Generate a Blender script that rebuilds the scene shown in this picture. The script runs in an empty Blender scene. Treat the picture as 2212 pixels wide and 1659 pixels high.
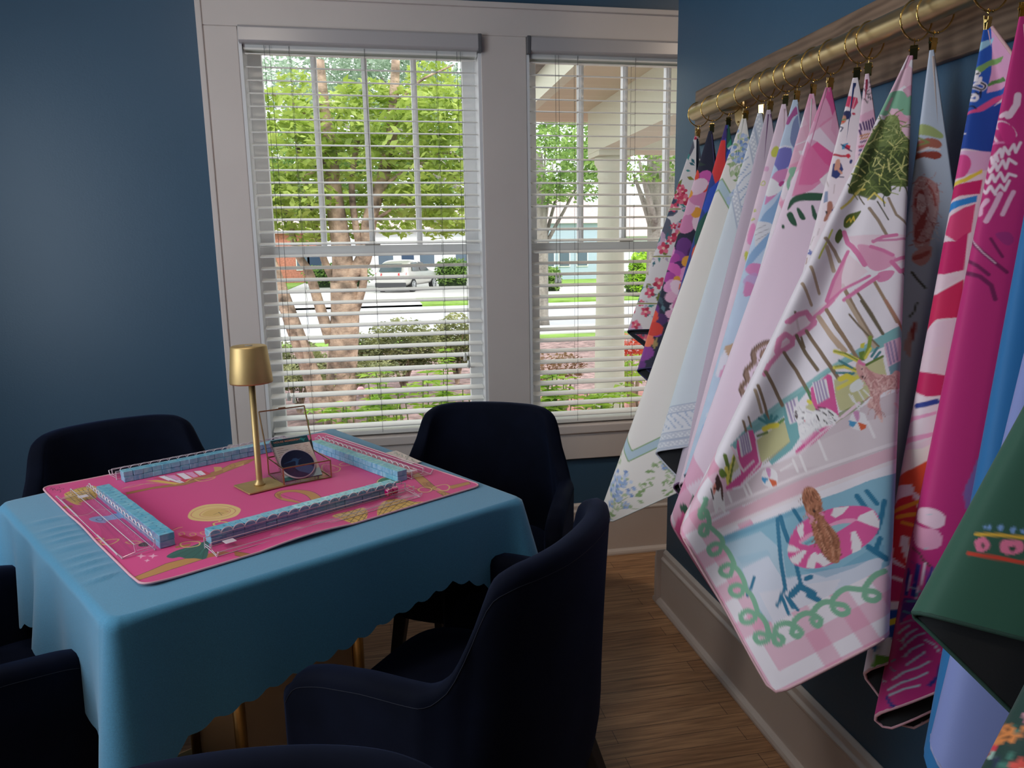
import bpy, math, random
import numpy as np
from mathutils import Vector, Matrix, Euler
random.seed(7)
rng = np.random.default_rng(7)
PI = math.pi
SC = bpy.context.scene
COL = SC.collection

# ------------------------------------------------------------------ camera
cam_data = bpy.data.cameras.new('camera')
cam = bpy.data.objects.new('camera', cam_data)
COL.objects.link(cam)
cam_data.sensor_width = 36.0
cam_data.lens = 1570.60451 / 2212 * 36.0
cam_data.clip_start = 0.02
cam_data.clip_end = 400
YAW, PITCH, ROLL = 0.18363096, 0.17798606, -0.01650376
_cy, _sy = math.cos(YAW), math.sin(YAW)
_f = Vector((_sy * math.cos(PITCH), _cy * math.cos(PITCH), -math.sin(PITCH)))
_r = Vector((_cy, -_sy, 0))
_u = _r.cross(_f)
_c, _s = math.cos(ROLL), math.sin(ROLL)
_R, _U = _r * _c + _u * _s, _u * _c - _r * _s
cam.matrix_world = Matrix(((_R.x, _U.x, -_f.x, 0), (_R.y, _U.y, -_f.y, 0), (_R.z, _U.z, -_f.z, 1.331), (0, 0, 0, 1)))
SC.camera = cam

# ------------------------------------------------------------------ world, lights, exposure
SC.view_settings.view_transform = 'Standard'
SC.view_settings.look = 'None'
SC.view_settings.gamma = 1
SC.view_settings.use_curve_mapping = False
SC.view_settings.exposure = 0.0
SC.cycles.use_denoising = True
SC.cycles.max_bounces = 10
SC.cycles.transparent_max_bounces = 40
SC.cycles.transmission_bounces = 10
SC.cycles.diffuse_bounces = 6
SC.cycles.glossy_bounces = 4
SC.cycles.sample_clamp_indirect = 6
SC.cycles.caustics_reflective = False
SC.cycles.caustics_refractive = False
W = bpy.data.worlds.new('overcast_sky')
SC.world = W
W.use_nodes = True
nt = W.node_tree
nt.nodes.clear()
wo = nt.nodes.new('ShaderNodeOutputWorld')
bg = nt.nodes.new('ShaderNodeBackground')
tc = nt.nodes.new('ShaderNodeTexCoord')
sp = nt.nodes.new('ShaderNodeSeparateXYZ')
rmp = nt.nodes.new('ShaderNodeValToRGB')
nt.links.new(tc.outputs['Generated'], sp.inputs[0])
nt.links.new(sp.outputs['Z'], rmp.inputs[0])
rmp.color_ramp.elements[0].position = 0.0
rmp.color_ramp.elements[0].color = (0.80, 0.84, 0.88, 1)
rmp.color_ramp.elements[1].position = 0.6
rmp.color_ramp.elements[1].color = (0.98, 0.99, 1.0, 1)
nt.links.new(rmp.outputs[0], bg.inputs['Color'])
bg.inputs['Strength'].default_value = 2.2
nt.links.new(bg.outputs[0], wo.inputs['Surface'])

def lamp(name, kind, loc, rot, energy, color, **kw):
    d = bpy.data.lights.new(name, kind)
    d.energy = energy
    d.color = color
    for k, v in kw.items():
        setattr(d, k, v)
    o = bpy.data.objects.new(name, d)
    o.location = loc
    o.rotation_euler = rot
    COL.objects.link(o)
    return o
# hazy sun on the garden
lamp('sun', 'SUN', (5, 5, 10), (math.radians(38), math.radians(12), 0), 2.2, (1.0, 0.96, 0.88), angle=0.2)
# daylight through the tall window in the left-hand wall
lamp('side_window_daylight', 'AREA', (-1.97, 0.95, 1.55), (0, math.radians(-90), 0), 25, (0.80, 0.90, 1.0), shape='RECTANGLE', size=1.5, size_y=1.1)
# ceiling lamps
lamp('ceiling_lamp_light', 'AREA', (-0.55, 1.35, 2.66), (0, 0, 0), 8, (1.0, 0.87, 0.74), shape='DISK', size=0.34)
lamp('ceiling_lamp_light', 'AREA', (-0.3, -0.9, 2.66), (0, 0, 0), 5, (1.0, 0.87, 0.74), shape='DISK', size=0.34)

lamp('ceiling_lamp_light', 'AREA', (1.95, 1.55, 2.66), (0, 0, 0), 13, (1.0, 0.80, 0.62), shape='DISK', size=0.34)

# ------------------------------------------------------------------ tagging helpers
def tag(o, label=None, cat=None, group=None, kind=None):
    if label: o['label'] = label
    if cat: o['category'] = cat
    if group: o['group'] = group
    if kind: o['kind'] = kind
    return o
def empty(name, loc=(0, 0, 0), rz=0.0, **kw):
    o = bpy.data.objects.new(name, None)
    COL.objects.link(o)
    o.location = loc
    o.rotation_euler = (0, 0, rz)
    o.empty_display_size = 0.05
    return tag(o, **kw)
def obj(name, data, parent=None, **kw):
    o = bpy.data.objects.new(name, data)
    COL.objects.link(o)
    if parent: o.parent = parent
    return tag(o, **kw)
def kids(o):
    return [c for c in bpy.data.objects if c.parent is o]
def copy_tree(o, parent=None, ks=None):
    if ks is None:
        ks = {}
        for c in bpy.data.objects:
            if c.parent: ks.setdefault(c.parent.name, []).append(c)
    c = o.copy()
    COL.objects.link(c)
    c.parent = parent
    for ch in ks.get(o.name, []):
        copy_tree(ch, c, ks)
    return c

# ------------------------------------------------------------------ materials
MATS = {}
def lin(h):
    if isinstance(h, str):
        h = [int(h[i:i + 2], 16) / 255 for i in (1, 3, 5)]
    return tuple(x / 12.92 if x <= .04045 else ((x + .055) / 1.055) ** 2.4 for x in h)
def mat(name, col, rough=.6, metal=0., spec=.5, noise=None, bump=None, trans=0., sheen=0., coat=0., emit=0., sub=0.):
    """noise=(scale, amount[, stretch xyz]); bump=(scale, strength[, distance])"""
    if name in MATS: return MATS[name]
    m = bpy.data.materials.new(name)
    m.use_nodes = True
    t = m.node_tree
    b = t.nodes['Principled BSDF']
    c = lin(col) if isinstance(col, str) else col
    b.inputs['Base Color'].default_value = (*c, 1)
    b.inputs['Roughness'].default_value = rough
    b.inputs['Metallic'].default_value = metal
    b.inputs['Specular IOR Level'].default_value = spec
    b.inputs['Transmission Weight'].default_value = trans
    b.inputs['Sheen Weight'].default_value = sheen
    b.inputs['Coat Weight'].default_value = coat
    if sub:
        b.inputs['Subsurface Weight'].default_value = sub
        b.inputs['Subsurface Radius'].default_value = (.01, .01, .01)
    if emit:
        b.inputs['Emission Color'].default_value = (*c, 1)
        b.inputs['Emission Strength'].default_value = emit
    if noise or bump:
        co = t.nodes.new('ShaderNodeTexCoord')
    if noise:
        mp = t.nodes.new('ShaderNodeMapping')
        if len(noise) > 2: mp.inputs['Scale'].default_value = noise[2]
        n = t.nodes.new('ShaderNodeTexNoise')
        n.inputs['Scale'].default_value = noise[0]
        n.inputs['Detail'].default_value = 6
        t.links.new(co.outputs['Object'], mp.inputs[0])
        t.links.new(mp.outputs[0], n.inputs['Vector'])
        r = t.nodes.new('ShaderNodeValToRGB')
        a = noise[1]
        r.color_ramp.elements[0].position = .3
        r.color_ramp.elements[1].position = .7
        r.color_ramp.elements[0].color = (*[x * (1 - a) for x in c], 1)
        r.color_ramp.elements[1].color = (*[min(1, x * (1 + a)) for x in c], 1)
        t.links.new(n.outputs['Fac'], r.inputs[0])
        t.links.new(r.outputs[0], b.inputs['Base Color'])
    if bump:
        n2 = t.nodes.new('ShaderNodeTexNoise')
        n2.inputs['Scale'].default_value = bump[0]
        n2.inputs['Detail'].default_value = 4
        t.links.new(co.outputs['Object'], n2.inputs['Vector'])
        bp = t.nodes.new('ShaderNodeBump')
        bp.inputs['Strength'].default_value = bump[1]
        bp.inputs['Distance'].default_value = bump[2] if len(bump) > 2 else .002
        t.links.new(n2.outputs['Fac'], bp.inputs['Height'])
        t.links.new(bp.outputs[0], b.inputs['Normal'])
    MATS[name] = m
    return m
def clear_mat(name, tint=(1, 1, 1), refl=.08, rough=.02):
    """thin clear pane: mostly see-through with a faint mirror"""
    if name in MATS: return MATS[name]
    m = bpy.data.materials.new(name)
    m.use_nodes = True
    t = m.node_tree
    t.nodes.clear()
    o = t.nodes.new('ShaderNodeOutputMaterial')
    tr = t.nodes.new('ShaderNodeBsdfTransparent')
    tr.inputs['Color'].default_value = (*tint, 1)
    g = t.nodes.new('ShaderNodeBsdfGlossy')
    g.inputs['Roughness'].default_value = rough
    fr = t.nodes.new('ShaderNodeLayerWeight')
    fr.inputs['Blend'].default_value = .5
    pw = t.nodes.new('ShaderNodeMath')
    pw.operation = 'POWER'
    pw.inputs[1].default_value = 4
    mu = t.nodes.new('ShaderNodeMath')
    mu.operation = 'MULTIPLY_ADD'
    mu.inputs[1].default_value = refl * 6
    mu.inputs[2].default_value = refl * .5
    mu.use_clamp = True
    mx = t.nodes.new('ShaderNodeMixShader')
    t.links.new(fr.outputs['Facing'], pw.inputs[0])
    t.links.new(pw.outputs[0], mu.inputs[0])
    t.links.new(mu.outputs[0], mx.inputs[0])
    t.links.new(tr.outputs[0], mx.inputs[1])
    t.links.new(g.outputs[0], mx.inputs[2])
    t.links.new(mx.outputs[0], o.inputs[0])
    MATS[name] = m
    return m

# ------------------------------------------------------------------ mesh builder
class MB:
    def __init__(s):
        s.v, s.f = [], []
    def add(s, v, f):
        o = len(s.v)
        s.v += [tuple(p) for p in v]
        s.f += [tuple(i + o for i in q) for q in f]
        return s
    def box(s, a, b, rz=0., c=None):
        """axis box from corner a to corner b, optionally turned about z round c"""
        x0, y0, z0 = a; x1, y1, z1 = b
        v = [(x0, y0, z0), (x1, y0, z0), (x1, y1, z0), (x0, y1, z0), (x0, y0, z1), (x1, y0, z1), (x1, y1, z1), (x0, y1, z1)]
        if rz:
            cx, cy = c if c else (0, 0)
            k, q = math.cos(rz), math.sin(rz)
            v = [(cx + (x - cx) * k - (y - cy) * q, cy + (x - cx) * q + (y - cy) * k, z) for x, y, z in v]
        return s.add(v, [(0, 3, 2, 1), (4, 5, 6, 7), (0, 1, 5, 4), (1, 2, 6, 5), (2, 3, 7, 6), (3, 0, 4, 7)])
    def tube(s, pts, r, n=8, closed=False, cap=True):
        pts = [Vector(p) for p in pts]
        rs = r if hasattr(r, '__len__') else [r] * len(pts)
        v, f = [], []
        N = len(pts)
        up = None
        for i, p in enumerate(pts):
            if closed: d = pts[(i + 1) % N] - pts[i - 1]
            else: d = pts[min(i + 1, N - 1)] - pts[max(i - 1, 0)]
            if d.length < 1e-9: d = Vector((0, 0, 1))
            d.normalize()
            if up is None:
                up = Vector((0, 0, 1)) if abs(d.z) < .9 else Vector((1, 0, 0))
            a = d.cross(up)
            if a.length < 1e-6: a = d.cross(Vector((1, .3, 0)))
            a.normalize()
            b = a.cross(d).normalized()
            up = b
            for k in range(n):
                t = 2 * PI * k / n
                v.append(p + (a * math.cos(t) + b * math.sin(t)) * rs[i])
        for i in range(N if closed else N - 1):
            j = (i + 1) % N
            for k in range(n):
                f.append((i * n + k, i * n + (k + 1) % n, j * n + (k + 1) % n, j * n + k))
        if cap and not closed:
            f.append(tuple(range(n))[::-1])
            f.append(tuple((N - 1) * n + k for k in range(n)))
        return s.add(v, f)
    def lathe(s, prof, c=(0, 0, 0), n=32):
        v, f = [], []
        for r, z in prof:
            for k in range(n):
                t = 2 * PI * k / n
                v.append((c[0] + r * math.cos(t), c[1] + r * math.sin(t), c[2] + z))
        for i in range(len(prof) - 1):
            for k in range(n):
                f.append((i * n + k, i * n + (k + 1) % n, (i + 1) * n + (k + 1) % n, (i + 1) * n + k))
        if prof[0][0] > 1e-5: f.append(tuple(range(n))[::-1])
        if prof[-1][0] > 1e-5: f.append(tuple((len(prof) - 1) * n + k for k in range(n)))
        return s.add(v, f)
    def extrude(s, poly, o, ax, ay, az, d):
        """2D polygon in (ax, ay) from origin o, pushed d along az"""
        o, ax, ay, az = map(Vector, (o, ax, ay, az))
        n = len(poly)
        v = [o + ax * p[0] + ay * p[1] for p in poly] + [o + ax * p[0] + ay * p[1] + az * d for p in poly]
        f = [tuple(range(n))[::-1], tuple(range(n, 2 * n))] + [(i, (i + 1) % n, n + (i + 1) % n, n + i) for i in range(n)]
        return s.add(v, f)
    def build(s, name, m, parent=None, smooth=False, bevel=0., seg=2, subd=0, **kw):
        me = bpy.data.meshes.new(name)
        me.from_pydata(s.v, [], s.f)
        if m: me.materials.append(m)
        if smooth: me.shade_smooth()
        me.update()
        o = obj(name, me, parent, **kw)
        if bevel:
            b = o.modifiers.new('bevel', 'BEVEL')
            b.width = bevel; b.segments = seg; b.limit_method = 'ANGLE'; b.angle_limit = .6
        if subd:
            b = o.modifiers.new('subdivision', 'SUBSURF')
            b.levels = subd; b.render_levels = subd
        return o
def big_mesh(name, V, F, m, parent=None, smooth=True, color=None, **kw):
    """numpy vertices and quads, with an optional colour per vertex"""
    me = bpy.data.meshes.new(name)
    nv, nf = len(V), len(F)
    me.vertices.add(nv)
    me.vertices.foreach_set('co', np.asarray(V, np.float32).ravel())
    me.loops.add(nf * 4)
    me.loops.foreach_set('vertex_index', np.asarray(F, np.int32).ravel())
    me.polygons.add(nf)
    me.polygons.foreach_set('loop_start', np.arange(0, nf * 4, 4, dtype=np.int32))
    try: me.polygons.foreach_set('loop_total', np.full(nf, 4, np.int32))
    except Exception: pass
    me.update(calc_edges=True)
    if smooth: me.shade_smooth()
    if color is not None:
        at = me.color_attributes.new('print', 'FLOAT_COLOR', 'POINT')
        c = np.ones((nv, 4), np.float32)
        c[:, :3] = color
        at.data.foreach_set('color', c.ravel())
    me.materials.append(m)
    return obj(name, me, parent, **kw)
def grid_faces(nr, nc, flip=False):
    i, j = np.meshgrid(np.arange(nr - 1), np.arange(nc - 1), indexing='ij')
    a = (i * nc + j).ravel()
    q = np.stack([a, a + 1, a + nc + 1, a + nc], 1)
    return q[:, ::-1] if flip else q
# ------------------------------------------------------------------ hanging game mats: how a square sheet clipped by a corner folds
HANG = {  # side, height along the rail, fold lean (x, y), print angle at the fold, lean of near flap, lean of far flap
 1: dict(S=.58, y=2.077, F=(-.35, -.02), pf=27),
 2: dict(S=.66, y=1.987, F=(-.31, -.05), pf=24),
 3: dict(S=.72, y=1.889, F=(-.285, -.05), pf=10),
 4: dict(S=.79, y=1.797, F=(-.36, -.02), pf=-1),
 5: dict(S=.79, y=1.72, F=(-.30, -.04), pf=19),
 6: dict(S=.79, y=1.679, F=(-.24, -.04), pf=12),
 7: dict(S=.79, y=1.613, F=(-.262, -.04), pf=14),
 8: dict(S=.79, y=1.566, F=(-.29, -.05), pf=18),
 9: dict(S=.79, y=1.503, F=(-.28, -.05), pf=10),
 10: dict(S=.79, y=1.444, F=(-.37, -.06), pf=-8),
 11: dict(S=.79, y=1.358, F=(-.262, -.08), pf=7),
 12: dict(S=.79, y=1.324, F=(-.12, -.1), pf=0),
 13: dict(S=.79, y=1.203, F=(-.575, -.18), pf=-11.5, near=[(.103, -.02), (.164, -.091), (.234, -.149), (.307, -.196), (.346, -.146), (.42, -.02), (.5, .1)],
          far=[(.01, .05), (.06, .12), (.16, .18), (.3, .22), (.45, .25), (.55, .3)]),
 14: dict(S=.79, y=1.158, F=(-.12, -.1), pf=28),
 15: dict(S=.79, y=1.045, F=(-.2, -.125), pf=6, near=[(.06, -.05), (.16, -.11), (.25, -.17), (.28, -.25), (.28, -.4), (.28, -.6)]),
 16: dict(S=.79, y=.98, F=(-.19, -.09), pf=3),
 17: dict(S=.79, y=.909, F=(-.185, -.115), pf=0),
 18: dict(S=.79, y=.839, F=(-.34, -.2), pf=-6),
 19: dict(S=.79, y=.65, F=(-.60, -.10), pf=29),
 20: dict(S=.79, y=.54, F=(-.70, -.2), pf=10),
}
PATH = [(.06, -.05), (.16, -.11), (.28, -.18), (.40, -.24), (.50, -.28), (.62, -.31), (.75, -.33), (.9, -.34)]
def catmull(P, n=14):
    P = np.asarray(P, float)
    P = np.vstack([2 * P[0] - P[1], P, 2 * P[-1] - P[-2]])
    out = []
    for i in range(1, len(P) - 2):
        t = np.linspace(0, 1, n, endpoint=False)[:, None]
        a, b, c, d = P[i - 1], P[i], P[i + 1], P[i + 2]
        out.append(.5 * (2 * b + (c - a) * t + (2 * a - 5 * b + 4 * c - d) * t ** 2 + (3 * b - a - 3 * c + d) * t ** 3))
    out.append(P[-2][None])
    return np.vstack(out)
def mat_dirs(k):
    """unit directions of the sheet's straight lines for print angles -45..45 degrees"""
    h = HANG[k]
    F = np.array(h['F'], float)
    G = [F + p for p in np.array(PATH)]
    lim = .07
    g = [p for p in G if p[0] < lim]
    if len(g) < len(G):          # stop at the wall
        a, b = (g[-1] if g else F), G[len(g)]
        q = (lim - a[0]) / (b[0] - a[0])
        g.append(a + (b - a) * q)
    # what does not fit before the wall turns back on itself inside the fold
    inner = [p for p in g if p[0] > F[0] + .05] or [F + (.06, -.05), F + (.12, -.08)]
    if len(inner) < 2: inner = [inner[0] + (-.04, .03), inner[0]]
    def pas(dx, dy, rev):
        q = [p + np.array([dx, dy]) for p in inner]
        return q[::-1] if rev else q
    near = g + pas(-.004, .010, True) + pas(-.008, .016, False) + pas(-.010, .021, True) + pas(-.012, .025, False)
    far = [F + (.010, .036)] + pas(-.012, .052, False) + pas(-.020, .044, True) + pas(-.022, .038, False) + pas(-.022, .033, True) + pas(-.022, .030, False)
    if 'near' in h: near = [F + p for p in np.array(h['near'])]
    if 'far' in h: far = [F + p for p in np.array(h['far'])]
    # extend both ends so that the arc is long enough
    if 'near' in h: near.append(near[-1] + (near[-1] - near[-2]) * 2)
    if 'far' in h: far.append(far[-1] + (far[-1] - far[-2]) * 2)
    P = np.array(far[::-1] + [F] + near)
    P[:, 0] = np.minimum(P[:, 0], .085)
    kf = len(far)
    C = catmull(P)
    i0 = kf * 14
    D = np.column_stack([C, -np.ones(len(C))])
    D /= np.linalg.norm(D, axis=1)[:, None]
    seg = np.linalg.norm(np.diff(D, axis=0), axis=1)
    arc = np.concatenate([[0], np.cumsum(seg)])
    arc -= arc[i0]
    phi = arc + math.radians(h['pf'])
    def at(ph):
        d = np.stack([np.interp(ph, phi, D[:, c]) for c in range(3)], -1)
        return d / np.linalg.norm(d, axis=-1, keepdims=True)
    return at
def mat_apex(k):
    return np.array([.95 - .003, HANG[k]['y'], 1.674])
def mat_radius(S, ph, rc=.018):
    """distance from the clipped corner to the sheet's border at print angle ph, corners rounded"""
    a = PI / 4 - np.abs(ph)
    R = S / np.cos(a)
    # rounded tip opposite the clip
    c = (S - rc) * math.sqrt(2)
    s = np.sin(np.abs(ph)) * c
    ok = s < rc
    Rt = c * np.cos(ph) + np.sqrt(np.maximum(rc * rc - s * s, 0))
    return np.where(ok, np.minimum(R, Rt), R)
# ------------------------------------------------------------------ printed patterns: small vector painter that colours the points of a fine grid
class Cv:
    def __init__(s, w, h, res, bg):
        """w, h in millimetres, res in points per millimetre"""
        s.w, s.h, s.r = w, h, res
        s.a = np.empty((int(h * res) + 1, int(w * res) + 1, 3), np.float32)
        s.a[:] = lin(bg)
    def _box(s, P, pad):
        x0, y0 = np.floor((P.min(0) - pad) * s.r).astype(int); x1, y1 = np.ceil((P.max(0) + pad) * s.r).astype(int) + 1
        H_, W_ = s.a.shape[:2]
        x0, y0, x1, y1 = max(x0, 0), max(y0, 0), min(x1, W_), min(y1, H_)
        if x1 <= x0 or y1 <= y0: return None
        gx, gy = np.meshgrid(np.arange(x0, x1) / s.r, np.arange(y0, y1) / s.r)
        return (slice(y0, y1), slice(x0, x1)), gx, gy
    def _mix(s, sl, cov, col):
        cov = np.clip(cov, 0, 1)[..., None].astype(np.float32)
        s.a[sl] = s.a[sl] * (1 - cov) + np.array(lin(col), np.float32) * cov
    def fill(s, pts, col, al=1.):
        P = np.asarray(pts, float)
        q = s._box(P, 1)
        if q is None: return
        sl, gx, gy = q
        cov = np.zeros(gx.shape)
        P2 = np.roll(P, -1, 0)
        h = .25 / s.r
        for ox, oy in ((-h, -h * .5), (h, h * .5), (-h * .5, h), (h * .5, -h)):
            x, y = gx + ox, gy + oy
            ins = np.zeros(gx.shape, bool)
            for (ax, ay), (bx, by) in zip(P, P2):
                if ay == by: continue
                c = (ay > y) != (by > y)
                ins ^= c & (x < (bx - ax) * (y - ay) / (by - ay) + ax)
            cov += ins * .25
        s._mix(sl, cov * al, col)
    def line(s, pts, wd, col, al=1., closed=False):
        P = np.asarray(pts, float)
        if closed: P = np.vstack([P, P[:1]])
        q = s._box(P, wd + 1)
        if q is None: return
        sl, gx, gy = q
        D = np.full(gx.shape, 1e9)
        for a, b in zip(P[:-1], P[1:]):
            d = b - a
            L = max(d @ d, 1e-12)
            t = np.clip(((gx - a[0]) * d[0] + (gy - a[1]) * d[1]) / L, 0, 1)
            D = np.minimum(D, (gx - a[0] - t * d[0]) ** 2 + (gy - a[1] - t * d[1]) ** 2)
        s._mix(sl, (.5 + (wd / 2 - np.sqrt(D)) * s.r) * al, col)
    def disc(s, c, r, col, al=1., ry=None, rot=0., n=26):
        t = np.linspace(0, 2 * PI, n, endpoint=False)
        ry = ry or r
        x, y = r * np.cos(t), ry * np.sin(t)
        k, q = math.cos(rot), math.sin(rot)
        s.fill(np.stack([c[0] + x * k - y * q, c[1] + x * q + y * k], 1), col, al)
    def ring(s, c, r, wd, col, al=1., ry=None, rot=0.):
        t = np.linspace(0, 2 * PI, 26, endpoint=False)
        ry = ry or r
        x, y = r * np.cos(t), ry * np.sin(t)
        k, q = math.cos(rot), math.sin(rot)
        s.line(np.stack([c[0] + x * k - y * q, c[1] + x * q + y * k], 1), wd, col, al, closed=True)
    def blob(s, pts, col, al=1.):
        P = np.asarray(pts, float)
        s.fill(smooth_loop(P), col, al)
    def text(s, txt, o, ax, ay, size, col, al=1., shear=0., wd=0.):
        """letters of height `size`, baseline from o along ax, upright along ay"""
        cu = bpy.data.curves.new('letters', 'FONT')
        cu.body = txt
        cu.shear = shear
        cu.offset = wd
        to = bpy.data.objects.new('letters', cu)
        COL.objects.link(to)
        dg = bpy.context.evaluated_depsgraph_get()
        me = to.evaluated_get(dg).to_mesh()
        V = np.array([v.co[:2] for v in me.vertices]) if len(me.vertices) else np.zeros((0, 2))
        me.calc_loop_triangles()
        T = [tuple(t.vertices) for t in me.loop_triangles]
        to.evaluated_get(dg).to_mesh_clear()
        bpy.data.objects.remove(to); bpy.data.curves.remove(cu)
        if not len(V): return 0
        o = np.asarray(o, float); ax = np.asarray(ax, float); ay = np.asarray(ay, float)
        ax = ax / np.linalg.norm(ax); ay = ay / np.linalg.norm(ay)
        P = o + (V[:, :1] * ax + V[:, 1:] * ay) * size
        q = s._box(P, 1)
        if q is None: return 0
        sl, gx, gy = q
        cov = np.zeros(gx.shape)
        h = .25 / s.r
        for t in T:
            a, b, c = P[list(t)]
            lo = np.min([a, b, c], 0) - 1 / s.r; hi = np.max([a, b, c], 0) + 1 / s.r
            j0, j1 = np.searchsorted(gx[0], [lo[0], hi[0]]); i0, i1 = np.searchsorted(gy[:, 0], [lo[1], hi[1]])
            if j1 <= j0 or i1 <= i0: continue
            X_, Y_ = gx[i0:i1, j0:j1], gy[i0:i1, j0:j1]
            sg = np.sign((b[0] - a[0]) * (c[1] - a[1]) - (b[1] - a[1]) * (c[0] - a[0])) or 1
            for ox, oy in ((-h, -h), (h, h), (-h, h), (h, -h)):
                x, y = X_ + ox, Y_ + oy
                ok = np.ones(x.shape, bool)
                for u, v in ((a, b), (b, c), (c, a)):
                    ok &= sg * ((v[0] - u[0]) * (y - u[1]) - (v[1] - u[1]) * (x - u[0])) >= 0
                cov[i0:i1, j0:j1] += ok * .25
        s._mix(sl, np.minimum(cov, 1) * al, col)
        return V[:, 0].max() * size
    def speckle(s, n, col, r0, r1, box=None, al=1., seed=1):
        g = np.random.default_rng(seed)
        x0, y0, x1, y1 = box or (0, 0, s.w, s.h)
        for _ in range(n):
            s.disc((g.uniform(x0, x1), g.uniform(y0, y1)), g.uniform(r0, r1), col, al, ry=g.uniform(r0, r1), rot=g.uniform(0, 3), n=9)
    def noise(s, amt, cell, seed=1):
        """soft watercolour mottling"""
        g = np.random.default_rng(seed)
        H_, W_ = s.a.shape[:2]
        m = np.zeros((H_, W_), np.float32)
        for k, w_ in ((cell, .6), (cell / 2.3, .4)):
            ny, nx = int(s.h / k) + 3, int(s.w / k) + 3
            R = g.uniform(-1, 1, (ny, nx))
            y = np.arange(H_) / s.r / k; x = np.arange(W_) / s.r / k
            i = y.astype(int); j = x.astype(int); fy = (y - i)[:, None]; fx = (x - j)[None]
            fy = fy * fy * (3 - 2 * fy); fx = fx * fx * (3 - 2 * fx)
            a = R[i][:, j]; b = R[i][:, j + 1]; c = R[i + 1][:, j]; d = R[i + 1][:, j + 1]
            m += w_ * ((a * (1 - fx) + b * fx) * (1 - fy) + (c * (1 - fx) + d * fx) * fy)
        s.a *= (1 + amt * m)[..., None]
        s.a = np.clip(s.a, 0, 1)
    def sample(s, x, y):
        H_, W_ = s.a.shape[:2]
        X_ = np.clip(x * s.r, 0, W_ - 1.001); Y_ = np.clip(y * s.r, 0, H_ - 1.001)
        j = X_.astype(int); i = Y_.astype(int)
        fx = (X_ - j)[..., None]; fy = (Y_ - i)[..., None]
        a = s.a
        return a[i, j] * (1 - fx) * (1 - fy) + a[i, j + 1] * fx * (1 - fy) + a[i + 1, j] * (1 - fx) * fy + a[i + 1, j + 1] * fx * fy
def smooth_loop(P, n=6):
    P = np.asarray(P, float)
    N = len(P)
    if N < 3: return P
    t = np.linspace(0, 1, n, endpoint=False)[:, None]
    o = []
    for i in range(N):
        a, b, c, d = P[i - 1], P[i], P[(i + 1) % N], P[(i + 2) % N]
        o.append(.5 * (2 * b + (c - a) * t + (2 * a - 5 * b + 4 * c - d) * t ** 2 + (3 * b - a - 3 * c + d) * t ** 3))
    return np.vstack(o)
def draw(cv, cmds, k=1.):
    """cmds: text lines  «kind colour width/alpha x,y x,y ...»"""
    for ln in cmds.strip().splitlines():
        p = ln.split()
        if not p: continue
        kd, col, w_ = p[0], '#' + p[1], float(p[2])
        v = [int(c, 36) - 400 if False else c for c in p[3:]]
        P = np.array([[float(x) for x in q.split(',')] for q in v])
        if kd == 'p': cv.fill(P, col, w_)
        elif kd == 'b': cv.blob(P, col, w_)
        elif kd == 'l': cv.line(P, w_, col)
        elif kd == 's': cv.line(catmull(P, 6) if len(P) > 2 else P, w_, col)
        elif kd == 'c': cv.line(smooth_loop(P), w_, col, closed=True)
def print_mat(name, rough=.7, sheen=.0):
    m = bpy.data.materials.new(name)
    m.use_nodes = True
    t = m.node_tree
    b = t.nodes['Principled BSDF']
    a = t.nodes.new('ShaderNodeVertexColor')
    a.layer_name = 'print'
    co = t.nodes.new('ShaderNodeTexCoord')
    n = t.nodes.new('ShaderNodeTexNoise')
    n.inputs['Scale'].default_value = 700
    bp = t.nodes.new('ShaderNodeBump')
    bp.inputs['Strength'].default_value = .12
    bp.inputs['Distance'].default_value = .0006
    t.links.new(co.outputs['Object'], n.inputs['Vector'])
    t.links.new(n.outputs['Fac'], bp.inputs['Height'])
    t.links.new(bp.outputs[0], b.inputs['Normal'])
    t.links.new(a.outputs['Color'], b.inputs['Base Color'])
    b.inputs['Roughness'].default_value = rough
    b.inputs['Sheen Weight'].default_value = sheen
    b.inputs['Specular IOR Level'].default_value = .35
    return m
M_print = print_mat('printed_fabric', .62, .15)
M_card = print_mat('printed_card', .45)
# ------------------------------------------------------------------ room shell
WY = 2.93           # face of the window casings
WW = 2.952          # plaster of the window wall
XR = 1.04           # face of the wall that carries the rail
M_blue = mat('blue_wall_paint', (.036, .098, .172), rough=.42, spec=.5, noise=(1.4, .05), bump=(160, .12, .002))
M_trim = mat('off_white_trim_paint', (.72, .655, .62), rough=.45, noise=(3, .04), bump=(25, .12, .003))
M_sash = mat('white_window_paint', (.84, .85, .86), rough=.4, bump=(40, .08, .002))
M_ceil = mat('white_ceiling_paint', (.62, .60, .58), rough=.8)

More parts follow.
